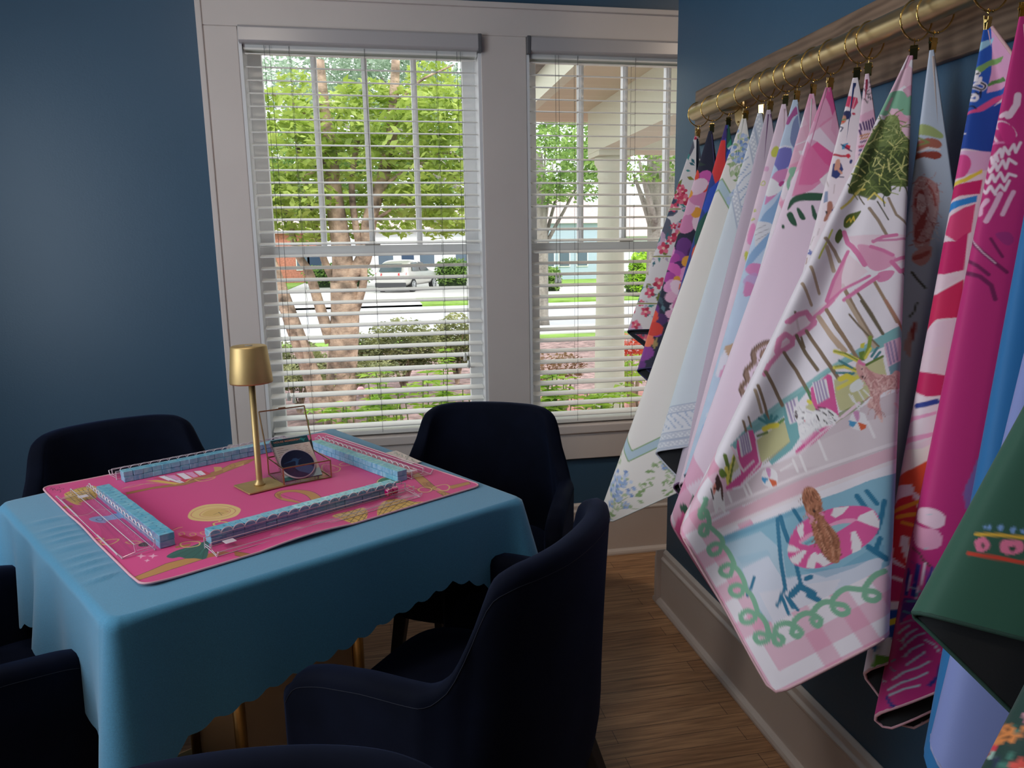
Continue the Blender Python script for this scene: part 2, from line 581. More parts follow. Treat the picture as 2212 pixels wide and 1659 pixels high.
def floor_mat():
    m = bpy.data.materials.new('oak_strip_floor')
    m.use_nodes = True
    t = m.node_tree
    b = t.nodes['Principled BSDF']
    N = t.nodes.new
    co = N('ShaderNodeTexCoord')
    br = N('ShaderNodeTexBrick')
    br.offset = .37
    br.inputs['Scale'].default_value = 1
    br.inputs['Brick Width'].default_value = .95
    br.inputs['Row Height'].default_value = .057
    br.inputs['Mortar Size'].default_value = .0009
    br.inputs['Mortar Smooth'].default_value = .3
    br.inputs['Bias'].default_value = 0
    br.inputs['Color1'].default_value = (.46, .25, .125, 1)
    br.inputs['Color2'].default_value = (.62, .37, .20, 1)
    br.inputs['Mortar'].default_value = (.06, .03, .015, 1)
    t.links.new(co.outputs['Object'], br.inputs['Vector'])
    mp = N('ShaderNodeMapping')
    mp.inputs['Scale'].default_value = (2.5, 45, 1)
    n = N('ShaderNodeTexNoise')
    n.inputs['Scale'].default_value = 2.2
    n.inputs['Detail'].default_value = 8
    n.inputs['Distortion'].default_value = .6
    t.links.new(co.outputs['Object'], mp.inputs[0])
    t.links.new(mp.outputs[0], n.inputs['Vector'])
    r = N('ShaderNodeValToRGB')
    r.color_ramp.elements[0].position = .35
    r.color_ramp.elements[0].color = (.62, .58, .55, 1)
    r.color_ramp.elements[1].position = .65
    r.color_ramp.elements[1].color = (1.12, 1.1, 1.08, 1)
    t.links.new(n.outputs['Fac'], r.inputs[0])
    mx = N('ShaderNodeMix')
    mx.data_type = 'RGBA'
    mx.blend_type = 'MULTIPLY'
    mx.inputs[0].default_value = 1
    t.links.new(br.outputs['Color'], mx.inputs[6])
    t.links.new(r.outputs[0], mx.inputs[7])
    t.links.new(mx.outputs[2], b.inputs['Base Color'])
    b.inputs['Roughness'].default_value = .38
    bp = N('ShaderNodeBump')
    bp.inputs['Strength'].default_value = .25
    bp.inputs['Distance'].default_value = .001
    t.links.new(br.outputs['Fac'], bp.inputs['Height'])
    bp.invert = True
    t.links.new(bp.outputs[0], b.inputs['Normal'])
    return m
S = dict(kind='structure')
MB().box((-2.0, -3.0, -.12), (2.9, WW + .15, 0)).build('floor', floor_mat(), **S)
MB().box((-2.0, -3.0, 2.70), (2.9, WW + .15, 2.82)).build('ceiling', M_ceil, **S)
# window wall with two openings
OP = [(-.44, .445), (.622, 1.507)]
Z0, Z1 = .60, 2.15
w = MB()
xs = [-2.0, OP[0][0], OP[0][1], OP[1][0], OP[1][1], 2.9]
for i in range(5):
    if i % 2 == 0: w.box((xs[i], WW, 0), (xs[i + 1], WW + .15, 2.7))
    else:
        w.box((xs[i], WW, 0), (xs[i + 1], WW + .15, Z0))
        w.box((xs[i], WW, Z1), (xs[i + 1], WW + .15, 2.7))
w.build('wall_back', M_blue, **S)
# rail wall: a partition that stops short of the window wall
MB().box((XR, -3.0, 0), (XR + .13, 2.452, 2.7)).build('wall_right', M_blue, **S)
MB().box((2.9, -3.0, 0), (3.0, WW + .15, 2.7)).build('wall_far_right', M_blue, **S)
# left wall with a tall window opening towards the daylight lamp
w = MB()
w.box((-2.12, -3.0, 0), (-2.0, .2, 2.7)).box((-2.12, 1.7, 0), (-2.0, WW + .15, 2.7)).box((-2.12, .2, 0), (-2.0, 1.7, .98)).box((-2.12, .2, 2.12), (-2.0, 1.7, 2.7))
w.build('wall_left', M_blue, **S)
MB().box((-2.12, -3.12, 0), (3.0, -3.0, 2.7)).build('wall_front', M_blue, **S)
w = MB()
for a, b in (((-2.0, .12, .9), (-1.975, .2, 2.2)), ((-2.0, 1.7, .9), (-1.975, 1.78, 2.2)), ((-2.0, .2, 2.12), (-1.975, 1.7, 2.2)), ((-2.0, .2, .9), (-1.975, 1.7, .98))):
    w.box(a, b)
w.build('window_3', M_trim, **S)

# casings
c = MB()
c.box((-.577, WY, Z0 - .04), (OP[0][0], WW, Z1))
c.box((-.577, WY - .006, Z0 - .04), (-.556, WY, 2.262))
c.build('trim_1', M_trim, bevel=.003, **S)
MB().box((OP[0][1], WY, Z0), (OP[1][0], WW, Z1)).build('trim_2', M_trim, bevel=.002, **S)
MB().box((OP[1][1], WY, Z0 - .04), (1.645, WW, Z1)).build('trim_3', M_trim, bevel=.002, **S)
c = MB()
c.box((-.577, WY - .001, Z1), (1.645, WW, 2.262)).box((-.577, WY - .012, 2.248), (1.645, WW, 2.268))
c.build('trim_4', M_trim, bevel=.003, **S)
c = MB()
c.box((-.60, WY - .012, .566), (1.66, WW + .10, .604))
c.build('trim_5', M_trim, bevel=.006, seg=3, **S)
c = MB()
c.box((-.577, WY, .452), (1.645, WW, .566))
c.build('trim_6', M_trim, bevel=.003, **S)
# baseboards: tall board, stepped cap and rounded shoe
def baseboard(name, p, q, n, m=M_trim, h=.24):
    p = Vector((*p, 0)); q = Vector((*q, 0)); n = Vector((*n, 0))
    d = (q - p); L = d.length; d.normalize()
    prof = [(0, 0), (.038, 0), (.038, .008), (.034, .016), (.027, .022), (.020, .024), (.020, h - .045), (.022, h - .040), (.022, h - .034), (.014, h - .026), (.013, h - .010), (.008, h - .004), (.004, h), (0, h)]
    MB().extrude(prof, p, n, Vector((0, 0, 1)), d, L).build(name, m, bevel=.0015, **S)
baseboard('baseboard_back', (-2.0, WW), (2.9, WW), (0, -1), h=.245)
baseboard('baseboard_right', (XR, -3.0), (XR, 2.452), (-1, 0), h=.216)
baseboard('baseboard_end', (XR - .038, 2.452), (XR + .13, 2.452), (0, 1), h=.216)
baseboard('baseboard_left', (-2.0, -3.0), (-2.0, WW), (1, 0), h=.24)

# ------------------------------------------------------------------ windows and blinds
M_pane = clear_mat('window_glass', (.97, .98, .98), .05)
def window(name, x0, x1, seed):
    """double-hung sash window: jambs, two sashes, four lights above, one below"""
    r = empty(name, (0, 0, 0), kind='structure')
    j = MB()
    j.box((x0, WW - .02, Z0), (x0 + .012, WW + .15, Z1)).box((x1 - .012, WW - .02, Z0), (x1, WW + .15, Z1)).box((x0, WW - .02, Z1 - .012), (x1, WW + .15, Z1)).box((x0, WW + .03, Z0 - .01), (x1, WW + .16, Z0 + .012))
    j.build('jamb', M_sash, r)
    zr = 1.372
    ya, yb = 3.045, 3.075          # upper (outer) sash
    st = .052
    u = MB()
    u.box((x0 + .01, ya, zr - .04), (x0 + .01 + st, yb, Z1 - .01)).box((x1 - .01 - st, ya, zr - .04), (x1 - .01, yb, Z1 - .01))
    u.box((x0, ya, Z1 - .062), (x1, yb, Z1 - .01)).box((x0, ya, zr - .04), (x1, yb, zr - .005))
    u.build('upper_sash', M_sash, r, bevel=.003)
    xa, xb = x0 + .01 + st, x1 - .01 - st
    for k in (1, 2, 3):
        x = xa + (xb - xa) * k / 4
        MB().box((x - .011, ya - .002, zr - .01), (x + .011, yb, Z1 - .06)).box((x - .005, ya - .007, zr - .01), (x + .005, ya, Z1 - .06)).build('muntin', M_sash, r, bevel=.002)
    for k in range(4):
        a = xa + (xb - xa) * k / 4; b = xa + (xb - xa) * (k + 1) / 4
        MB().box((a, ya + .012, zr - .006), (b, ya + .015, Z1 - .061)).build('pane', M_pane, r)
    yc, yd = 3.010, 3.040           # lower sash
    l = MB()
    l.box((x0 + .01, yc, Z0 + .012), (x0 + .01 + st, yd, zr)).box((x1 - .01 - st, yc, Z0 + .012), (x1 - .01, yd, zr))
    l.box((x0 + .01, yc, Z0 + .012), (x1 - .01, yd, Z0 + .042)).box((x0 + .01, yc - .004, zr - .042), (x1 - .01, yd, zr))
    l.build('lower_sash', M_sash, r, bevel=.003)
    MB().box((x0 + .01 + st, yc + .012, Z0 + .04), (x1 - .01 - st, yc + .015, zr - .04)).build('pane', M_pane, r)
    lk = MB()
    xm = (x0 + x1) / 2
    lk.box((xm - .03, yc - .002, zr), (xm + .03, yd, zr + .006)).lathe([(.011, 0), (.011, .012), (.004, .016)], (xm, yc + .014, zr), 12).box((xm - .028, yc + .010, zr + .010), (xm + .006, yc + .018, zr + .016))
    lk.build('sash_lock', mat('pale_brass', (.55, .5, .42), rough=.35, metal=.8), r)
    return r
window('window_1', *OP[0], 1)
window('window_2', *OP[1], 2)

M_slat = mat('white_vinyl_slat', (.88, .88, .84), rough=.38, sub=.0)
M_val = mat('white_satin_valance', (.50, .48, .49), rough=.28, spec=.6)
M_cord = mat('grey_blind_cord', (.10, .105, .10), rough=.8)
M_tassel = mat('clear_plastic_tassel', (.80, .82, .80), rough=.12, trans=.6)
def blind(x0, x1, label, cords, pulls, dark_end):
    r = empty('venetian_blind', ((x0 + x1) / 2, WY, Z1), label=label, cat='blind')
    cx, cz = (x0 + x1) / 2, Z1
    def L(p): return (p[0] - cx, p[1] - WY, p[2] - cz)
    def bx(b, a, c): return b.box(L(a), L(c))
    v = MB()
    prof = [(0, 0), (.052, 0), (.058, .006), (.056, .052), (.048, .060), (0, .060)]
    v.extrude(prof, L((x0 + .004, WY + .035, 2.092)), (0, -1, 0), (0, 0, 1), (1, 0, 0), x1 - x0 - .008)
    v.build('valance', M_val, r, bevel=.002)
    for xx in (dark_end,):
        e = MB()
        bx(e, (xx, WY - .024, 2.086), (xx + .014, WY + .04, 2.15))
        e.build('end_bracket', mat('dark_grey_plastic', (.12, .12, .13), rough=.5), r, bevel=.002)
    h = MB(); bx(h, (x0 + .015, WY + .012, 2.075), (x1 - .015, WY + .06, 2.125)); h.build('headrail', M_slat, r)
    n = 32
    zt, zb = 2.066, .648
    for i in range(n):
        z = zt + (zb - zt) * i / (n - 1)
        s = MB()
        ang = math.radians(-10 + random.uniform(-1, 1))
        hw = .0245
        top, bot = [], []
        for k in range(7):
            t = -1 + 2 * k / 6
            yy, zz = t * hw, .0022 * (1 - t * t)
            Y = yy * math.cos(ang) - zz * math.sin(ang)
            ZZ = yy * math.sin(ang) * -1 + zz * math.cos(ang)
            top.append((Y, ZZ + .0016)); bot.append((Y, ZZ - .0016))
        s.extrude(bot + top[::-1], L((x0 + .018, WY + .036, z)), (0, 1, 0), (0, 0, 1), (1, random.uniform(-.001, .001), random.uniform(-.0012, .0012)), x1 - x0 - .036)
        s.build('slat', M_slat, r)
    b = MB(); bx(b, (x0 + .018, WY + .010, .612), (x1 - .018, WY + .060, .630)); b.build('bottom_rail', M_slat, r, bevel=.004)
    for x in cords:
        c = MB()
        for dy in (.010, .062):
            c.tube([L((x, WY + dy, 2.09)), L((x + .002, WY + dy, 1.4)), L((x, WY + dy, .62))], .0007, 5)
        for i in range(n):
            z = zt + (zb - zt) * i / (n - 1) - .003
            c.tube([L((x, WY + .010, z - .005)), L((x, WY + .062, z + .004))], .0005, 4)
        c.build('ladder_cord', M_cord, r)
    for x, z in pulls:
        c = MB()
        c.tube([L((x, WY + .006, 2.09)), L((x + .003, WY + .004, (z + 2.09) / 2)), L((x, WY + .004, z))], .0008, 5)
        pc = c.build('pull_cord', M_cord, r)
        MB().lathe([(.002, .03), (.005, .026), (.008, 0), (.007, -.003), (.001, -.003)], L((x, WY + .004, z - .026)), 10).build('tassel', M_tassel, pc, smooth=True)
    return r
blind(*OP[0], 'white slatted blind over the left window, behind the gold lamp', [-.265, .006, .275], [(-.352, .80), (-.333, .79), (.352, .93), (.366, .90)], OP[0][1] - .014)
blind(*OP[1], 'white slatted blind over the right window, partly hidden by the hanging mats', [.83, 1.07, 1.35], [(.738, 1.235), (.752, 1.235)], OP[1][0])

# ceiling lamps (outside the picture, they light the room)
for x, y, wh in ((-.55, 1.35, 'above the game table'), (-.3, -.9, 'behind the camera'), (1.95, 1.55, 'beyond the rail wall')):
    MB().lathe([(.02, 0), (.20, 0), (.20, -.02), (.185, -.03), (.17, -.03)], (x, y, 2.70), 32).build('ceiling_lamp', mat('brushed_brass_lamp', (.6, .42, .18), rough=.35, metal=1), smooth=True, label='flat round brass ceiling lamp ' + wh, cat='ceiling lamp', group='ceiling lamps')
# ------------------------------------------------------------------ table under a blue cloth
TC = {'L': (-.915, 1.876), 'F': (-.445, 1.180), 'R': (.324, 1.618), 'B': (-.159, 2.462)}
TCEN = np.mean([TC[k] for k in TC], axis=0)
TH = .57092581
E1 = np.array([math.cos(TH), math.sin(TH)]); E2 = np.array([-math.sin(TH), math.cos(TH)])
MC = np.array([-.307 - .003 * E1[0] + .006 * E2[0] * -1, 1.842 - .003 * E1[1] + .006 * E2[1] * -1])
def tl(u, v, z=None):
    """table-mat coordinates (u along the long light edge, v across) to the room"""
    p = np.array([-.307, 1.842]) + E1 * u + E2 * v
    return (p[0], p[1]) if z is None else (p[0], p[1], z)
ZT = .760
tb = empty('game_table', (TCEN[0], TCEN[1], 0), label='square game table hidden under a blue cloth, standing on a brass pedestal', cat='table')
def TL(p): return (p[0] - TCEN[0], p[1] - TCEN[1], p[2] if len(p) > 2 else 0)
t = MB()
sc = .965
poly = [TL((TCEN[0] + (TC[k][0] - TCEN[0]) * sc, TCEN[1] + (TC[k][1] - TCEN[1]) * sc, 0)) for k in ('L', 'F', 'R', 'B')]
t.add([(p[0], p[1], .725) for p in poly] + [(p[0], p[1], .7535) for p in poly], [(3, 2, 1, 0), (4, 5, 6, 7), (0, 1, 5, 4), (1, 2, 6, 5), (2, 3, 7, 6), (3, 0, 4, 7)])
t.build('tabletop', mat('dark_tabletop', (.10, .07, .05), rough=.5), tb)
M_brass = mat('brushed_brass', (.70, .50, .22), rough=.32, metal=1., noise=(60, .08, (1, 30, 1)))
M_champ = mat('champagne_panel', (.52, .44, .34), rough=.35, metal=.5)
MB().box((-.15, -.15, .02), (.15, .15, .70), TH, (0, 0)).build('pedestal', M_champ, tb, bevel=.01)
for sx, sy in ((-1, -1), (1, -1), (1, 1), (-1, 1)):
    a = MB().tube([(sx * .155 * math.cos(TH) - sy * .155 * math.sin(TH), sx * .155 * math.sin(TH) + sy * .155 * math.cos(TH), .02),
                   (sx * .155 * math.cos(TH) - sy * .155 * math.sin(TH), sx * .155 * math.sin(TH) + sy * .155 * math.cos(TH), .72)], .014, 12)
    a.build('post', M_brass, tb, smooth=True)
MB().box((-.24, -.24, .0), (.24, .24, .022), TH, (0, 0)).build('base_plate', M_brass, tb, bevel=.006)

# cloth: flat top, skirt with scalloped hem and a hanging point at every corner
def cloth():
    pts = [np.array(TC[k]) for k in ('L', 'F', 'R', 'B')]
    rc = .022
    per, nor, sid, dcor = [], [], [], []
    sides = []
    for i in range(4):
        a, b, c = pts[i - 1], pts[i], pts[(i + 1) % 4]
        d0 = (b - a) / np.linalg.norm(b - a); d1 = (c - b) / np.linalg.norm(c - b)
        n0 = np.array([d0[1], -d0[0]]); n1 = np.array([d1[1], -d1[0]])   # outward (path runs counter-clockwise seen from above)
        k = np.cross(d0, d1)
        cen = b - (n0 + n1) * rc
        A0 = math.atan2(n0[1], n0[0]); A1 = math.atan2(n1[1], n1[0])
        while A1 < A0: A1 += 2 * PI
        for j in range(15):
            an = A0 + (A1 - A0) * j / 14
            n = np.array([math.cos(an), math.sin(an)])
            per.append(cen + n * rc); nor.append(n); sid.append(i); dcor.append(0.)
        L = np.linalg.norm(c - b)
        m = 110
        for j in range(1, m):
            q = j / m
            p = b + n1 * 0 + (c - b) * (rc / L + (1 - 2 * rc / L) * q)
            per.append(p); nor.append(n1); sid.append(i); dcor.append(q)
    per = np.array(per); nor = np.array(nor)
    N = len(per)
    d = np.linalg.norm(np.roll(per, -1, 0) - per, axis=1)
    S_ = np.concatenate([[0], np.cumsum(d)[:-1]])
    tot = S_[-1] + d[-1]
    cs = [S_[sid.index(i) + 7] for i in range(4)]        # arc position of corners L F R B
    base = {0: [(.0, .21), (.3, .20), (.7, .20), (1, .22)], 1: [(0, .25), (.1, .238), (.3, .208), (.5, .184), (.77, .135), (.9, .16), (1, .2)], 2: [(0, .2), (1, .2)], 3: [(0, .2), (1, .2)]}
    tip = [.26, .30, .20, .22]; wid = [.10, .085, .06, .09]
    drop = np.zeros(N); fold = np.zeros(N)
    for i in range(N):
        s = sid[i]; q = dcor[i]
        drop[i] = np.interp(q, *zip(*base[s]))
        for k in range(4):
            dd = min(abs(S_[i] - cs[k]), tot - abs(S_[i] - cs[k]))
            drop[i] += tip[k] * math.exp(-dd / (wid[k] if not (s == 1 and k == 1) else .028))
            fold[i] += [.10, .06, .16, .1][k] * math.exp(-(dd / .035) ** 2) - [.06, .03, .05, .05][k] * math.exp(-((dd - .11) / .05) ** 2)
    scal = np.abs(np.sin(S_ / tot * PI * round(tot / .047)))
    rows = 46
    V = []
    for j in range(rows + 1):
        t_ = j / rows
        z = ZT - drop * t_ + (scal * -.011 + .006) * (t_ ** 10)
        depth = drop * t_
        off = .004 * np.minimum(1, depth / .01) + fold * depth * 1.3 + depth * .06
        # soft hanging folds: strongest on the side facing the left wall
        amp = np.array([.020 if sid[i] == 0 else (.004 if sid[i] == 1 else .006) for i in range(N)])
        q = np.array(dcor)
        off = off + amp * depth / .2 * (np.sin(S_ * 31 + 1.3) * .6 + np.sin(S_ * 17.3) * .6) * np.sin(np.clip(q, 0, 1) * PI)
        r0 = .006
        if j == 0:
            P = per - nor * 0.006; z = np.full(N, ZT)
        else:
            P = per + nor * off[:, None]
        V.append(np.column_stack([P, z]))
    # top: shrink towards the centre
    cen = per.mean(0)
    top = []
    K = 40
    for k in range(K, 0, -1):
        f = k / K
        if k == K: continue
        P = cen + (per - cen) * f
        u = (P - np.array([-.307, 1.842])) @ E1; v = (P - np.array([-.307, 1.842])) @ E2
        z = ZT + .0035 * np.exp(-((u + .43) / .03) ** 2) * np.clip(np.sin(v * 120 + 1.5 * np.sin(v * 31)), 0, 1) * (np.abs(v + .08) < .22)
        top.append(np.column_stack([P, z]))
    A = np.vstack(top[::-1] + V)
    nr = len(top) + len(V)
    i, j = np.meshgrid(np.arange(nr - 1), np.arange(N), indexing='ij')
    a = (i * N + j).ravel(); b = (i * N + (j + 1) % N).ravel()
    F = np.stack([a, a + 0, b, b], 1)
    F = np.stack([a, a + N, b + N, b], 1)
    # close the small hole in the middle
    A = np.vstack([A, [[cen[0], cen[1], ZT]]])
    c = len(A) - 1
    extra = np.array([[c, k, (k + 1) % N, (k + 2) % N] for k in range(0, N - 1, 2)])
    return A, np.vstack([F, extra])
M_cloth = mat('blue_woven_cloth', (.052, .255, .43), rough=.85, sheen=.35, noise=(420, .14, (1, 3, 1)), bump=(900, .25, .001))
A_, F_ = cloth()
cl = big_mesh('tablecloth', A_, F_, M_cloth, label='teal blue tablecloth with a scalloped hem draped over the game table', cat='tablecloth')

# ------------------------------------------------------------------ gold cordless lamp
M_gold = mat('satin_gold', (.60, .43, .19), rough=.52, metal=.85, noise=(30, .05))
lu, lv = -.001, -.003
lp = empty('table_lamp', tl(lu + .0, lv + .0, .7645), TH + .0, label='gold cordless table lamp with a tapered shade, standing on the pink mat', cat='lamp')
b = MB().box((-.048, -.047, 0), (.048, .047, .0055)); b.build('base', M_gold, lp, bevel=.004, seg=3)
MB().lathe([(.014, .0055), (.013, .010), (.008, .016), (.0078, .022), (.0078, .275), (0, .275)], (.0, 0, 0), 24).build('pole', M_gold, lp, smooth=True)
MB().lathe([(.0485, .2665), (.0500, .2655), (.0508, .269), (.0425, .352), (.041, .3555), (.039, .3565), (0, .3565)], (0, 0, 0), 48).lathe([(.0485, .2665), (.040, .352), (0, .352)], (0, 0, 0), 48).build('lamp_shade', M_gold, lp, smooth=True)
MB().lathe([(.009, 0), (.009, .0012), (0, .0012)], (0, 0, .3565), 16).build('touch_switch', mat('grey_button', (.30, .28, .25), rough=.4), lp, label='grey touch button on top of the shade')

# ------------------------------------------------------------------ glass box with a membership booklet
M_glass = clear_mat('box_glass', (.95, .97, .97), .10)
M_copper = mat('brass_edging', (.45, .27, .13), rough=.35, metal=1.)
gF = np.array(tl(.042, -.048)); gR = np.array(tl(.164, -.066)); gL = np.array(tl(.059, .078))
ga = (gR - gF); gb = (gL - gF); gw, gd = np.linalg.norm(ga), np.linalg.norm(gb)
gang = math.atan2(ga[1], ga[0])
GB = empty('glass_box', (*gF, .7645), gang, label='open brass-edged glass box on the pink mat, its lid standing up', cat='glass box')
gh = .047
def frame(b, P, r=.0018, closed=True):
    P = [Vector(p) for p in P]
    for i in range(len(P) if closed else len(P) - 1):
        b.tube([P[i], P[(i + 1) % len(P)]], r, 6)
b = MB()
c0, c1, c2, c3 = (0, 0), (gw, 0), (gw, gd), (0, gd)
for z in (.0018, gh): frame(b, [(*c, z) for c in (c0, c1, c2, c3)])
for c in (c0, c1, c2, c3): b.tube([(*c, .001), (*c, gh)], .0018, 6)
b.build('edging', M_copper, GB)
for p, q in ((c0, c1), (c1, c2), (c2, c3), (c3, c0)):
    MB().add([(*p, .003), (*q, .003), (*q, gh - .002), (*p, gh - .002)], [(0, 1, 2, 3)]).build('glass_side', M_glass, GB)
MB().add([(*c0, .002), (*c1, .002), (*c2, .002), (*c3, .002)], [(0, 1, 2, 3)]).build('glass_bottom', M_glass, GB)
li = MB()
lean = .048
lid = [(0, gd, gh), (gw, gd, gh), (gw, gd + lean, gh + .115), (0, gd + lean, gh + .115)]
frame(li, lid, .0019)
m_ = Vector(((gw) / 2, gd + lean, gh + .116))
li.box((m_.x - .009, m_.y - .003, m_.z - .001), (m_.x + .009, m_.y + .003, m_.z + .003))
lf = li.build('lid', M_copper, GB)
MB().add(lid, [(0, 1, 2, 3)]).build('lid_glass', M_glass, lf)
MB().tube([(gw * .94, gd - .006, gh + .03), (gw * .9, gd * .45, .006)], .0018, 6).tube([(gw * .94, gd - .006, gh + .03), (gw * .925, gd - .02, gh + .012)], .0035, 8).build('clip_pen', mat('black_plastic', (.012, .012, .015), rough=.3), None, label='thin black pen leaning in the glass box beside the booklet', cat='pen').matrix_world = Matrix.Translation((*gF, .7645)) @ Matrix.Rotation(gang, 4, 'Z')
# ------------------------------------------------------------------ booklet and coaster in the glass box
BKM = Matrix.Translation((*gF, .7645)) @ Matrix.Rotation(gang, 4, 'Z')
def booklet():
    a = math.atan2(.085, .100)
    w_, h_ = .098, .131
    B = BKM @ Matrix.Translation((.006, .014, .0065)) @ Matrix.Rotation(a, 4, 'X')
    r = empty('membership_booklet', label='spiral-bound membership booklet with a teal header leaning in the glass box', cat='booklet')
    r.matrix_world = B
    cv = Cv(98, 131, 3, '#d9c4b8')
    cv.fill([(0, 109), (98, 109), (98, 131), (0, 131)], '#17454c')
    cv.text('HOUSE MEMBERSHIP', (6, 120), (1, 0), (0, 1), 8.2, '#c97f62', wd=.012)
    cv.text('full-year member guide', (6, 114), (1, 0), (0, 1), 4, '#5f8f90')
    cv.blob([(74, 121), (80, 126), (86, 122), (92, 124), (86, 117), (84, 112), (80, 118)], '#2b7f7f')
    g = np.random.default_rng(4)
    for i in range(9):
        y = 101 - i * 6.4
        x = 8
        for L in ([g.uniform(20, 44)] if i % 2 else [g.uniform(10, 18)]):
            xx = x
            while xx < x + L:
                d = g.uniform(1.5, 5)
                cv.line([(xx, y), (xx + d, y)], 1.1 if i % 2 else 1.3, '#57433f' if i % 3 else '#a5523e')
                xx += d + 1.2
    for cx in (64, 84):
        for i in range(6):
            L = g.uniform(1.5, 8)
            cv.line([(cx - L, 103 - i * 5.5), (cx + L, 103 - i * 5.5)], .9, '#7a5a50' if i else '#a5523e')
    cv.fill([(0, 0), (98, 0), (98, 24), (60, 18), (30, 22), (0, 14)], '#a9c4c4')
    cv.fill([(0, 0), (60, 0), (44, 9), (22, 12), (0, 10)], '#1e6a66')
    n, m = 200, 262
    y, x = np.meshgrid(np.linspace(0, 131, m), np.linspace(0, 98, n), indexing='ij')
    V = np.column_stack([x.ravel() / 1000, y.ravel() / 1000, np.full(x.size, .0041)])
    big_mesh('front_page', V, grid_faces(m, n), M_card, r, smooth=False, color=cv.sample(x.ravel(), y.ravel()))
    MB().box((0, 0, 0), (w_, h_, .004)).build('pages', mat('dark_page_edge', (.05, .09, .11), rough=.6), r)
    sp_ = MB()
    for k in range(26):
        yy = .006 + k * .0048
        c = [(-.0005 + .0032 * math.cos(t), yy + .0012 * t / 6, .002 + .0036 * math.sin(t)) for t in np.linspace(0, 6, 9)]
        sp_.tube(c, .0005, 5)
    sp_.build('spiral', mat('rose_gold_wire', (.75, .48, .38), rough=.3, metal=1.), r, label='rose gold spiral binding')
    # round coaster standing in front of it
    k = BKM @ Matrix.Translation((.050, .012, .004)) @ Matrix.Rotation(a + .03, 4, 'X') @ Matrix.Translation((0, .0445, .0095))
    r2 = empty('coaster', label='round navy coaster with a heron leaning on the booklet', cat='coaster')
    r2.matrix_world = k
    cv = Cv(88, 88, 3, '#10163a')
    cv.blob([(10, 50), (30, 56), (36, 61), (44, 61), (50, 57), (58, 59), (50, 54), (47, 48), (44, 42), (50, 37), (60, 37), (74, 33), (82, 20), (66, 8), (48, 12), (40, 22), (34, 32), (38, 42), (40, 50), (36, 53)], '#2c4c74')
    cv.blob([(0, 0), (30, 22), (50, 16), (70, 4), (88, -10), (0, -10)], '#1c1a40')
    t_ = np.linspace(0, 2 * PI, 97); rr = np.linspace(0, .042, 60)
    R_, T_ = np.meshgrid(rr, t_, indexing='ij')
    x = R_ * np.cos(T_); y = R_ * np.sin(T_)
    V = np.column_stack([x.ravel(), y.ravel(), np.full(x.size, .0025)])
    big_mesh('printed_face', V, grid_faces(60, 97), M_card, r2, smooth=False, color=cv.sample(44 + x.ravel() * 1000, 44 + y.ravel() * 1000))
    MB().lathe([(.0, -.001), (.044, -.001), (.045, 0), (.045, .0018), (.0435, .0024), (0, .0024)], (0, 0, 0), 64).build('disc', mat('pale_coaster_edge', (.55, .42, .45), rough=.3), r2, smooth=True)
booklet()

# ------------------------------------------------------------------ tiles in four double walls, and four clear racks
def tile_mat(nm, a, b):
    m = mat(nm, a, rough=.18, spec=.6, sub=.0, coat=.4)
    t = m.node_tree
    bs = t.nodes['Principled BSDF']
    co = t.nodes.new('ShaderNodeTexCoord'); oi = t.nodes.new('ShaderNodeObjectInfo')
    mp = t.nodes.new('ShaderNodeMapping')
    n = t.nodes.new('ShaderNodeTexNoise'); n.inputs['Scale'].default_value = 38; n.inputs['Distortion'].default_value = 1.2
    ad = t.nodes.new('ShaderNodeVectorMath')
    ml = t.nodes.new('ShaderNodeVectorMath'); ml.operation = 'SCALE'; ml.inputs['Scale'].default_value = 9
    t.links.new(oi.outputs['Random'], ml.inputs[0])
    t.links.new(co.outputs['Object'], ad.inputs[0]); t.links.new(ml.outputs[0], ad.inputs[1])
    t.links.new(ad.outputs[0], n.inputs['Vector'])
    r = t.nodes.new('ShaderNodeValToRGB')
    r.color_ramp.elements[0].position = .3; r.color_ramp.elements[0].color = (*a, 1)
    r.color_ramp.elements[1].position = .75; r.color_ramp.elements[1].color = (*b, 1)
    t.links.new(n.outputs['Fac'], r.inputs[0]); t.links.new(r.outputs[0], bs.inputs['Base Color'])
    return m
M_tile = tile_mat('sky_blue_marbled_tile', (.13, .47, .68), (.33, .68, .82))
M_star = mat('engraved_dark_blue', (.03, .12, .22), rough=.5)
TW, TD, TZ = .0235, .029, .0143
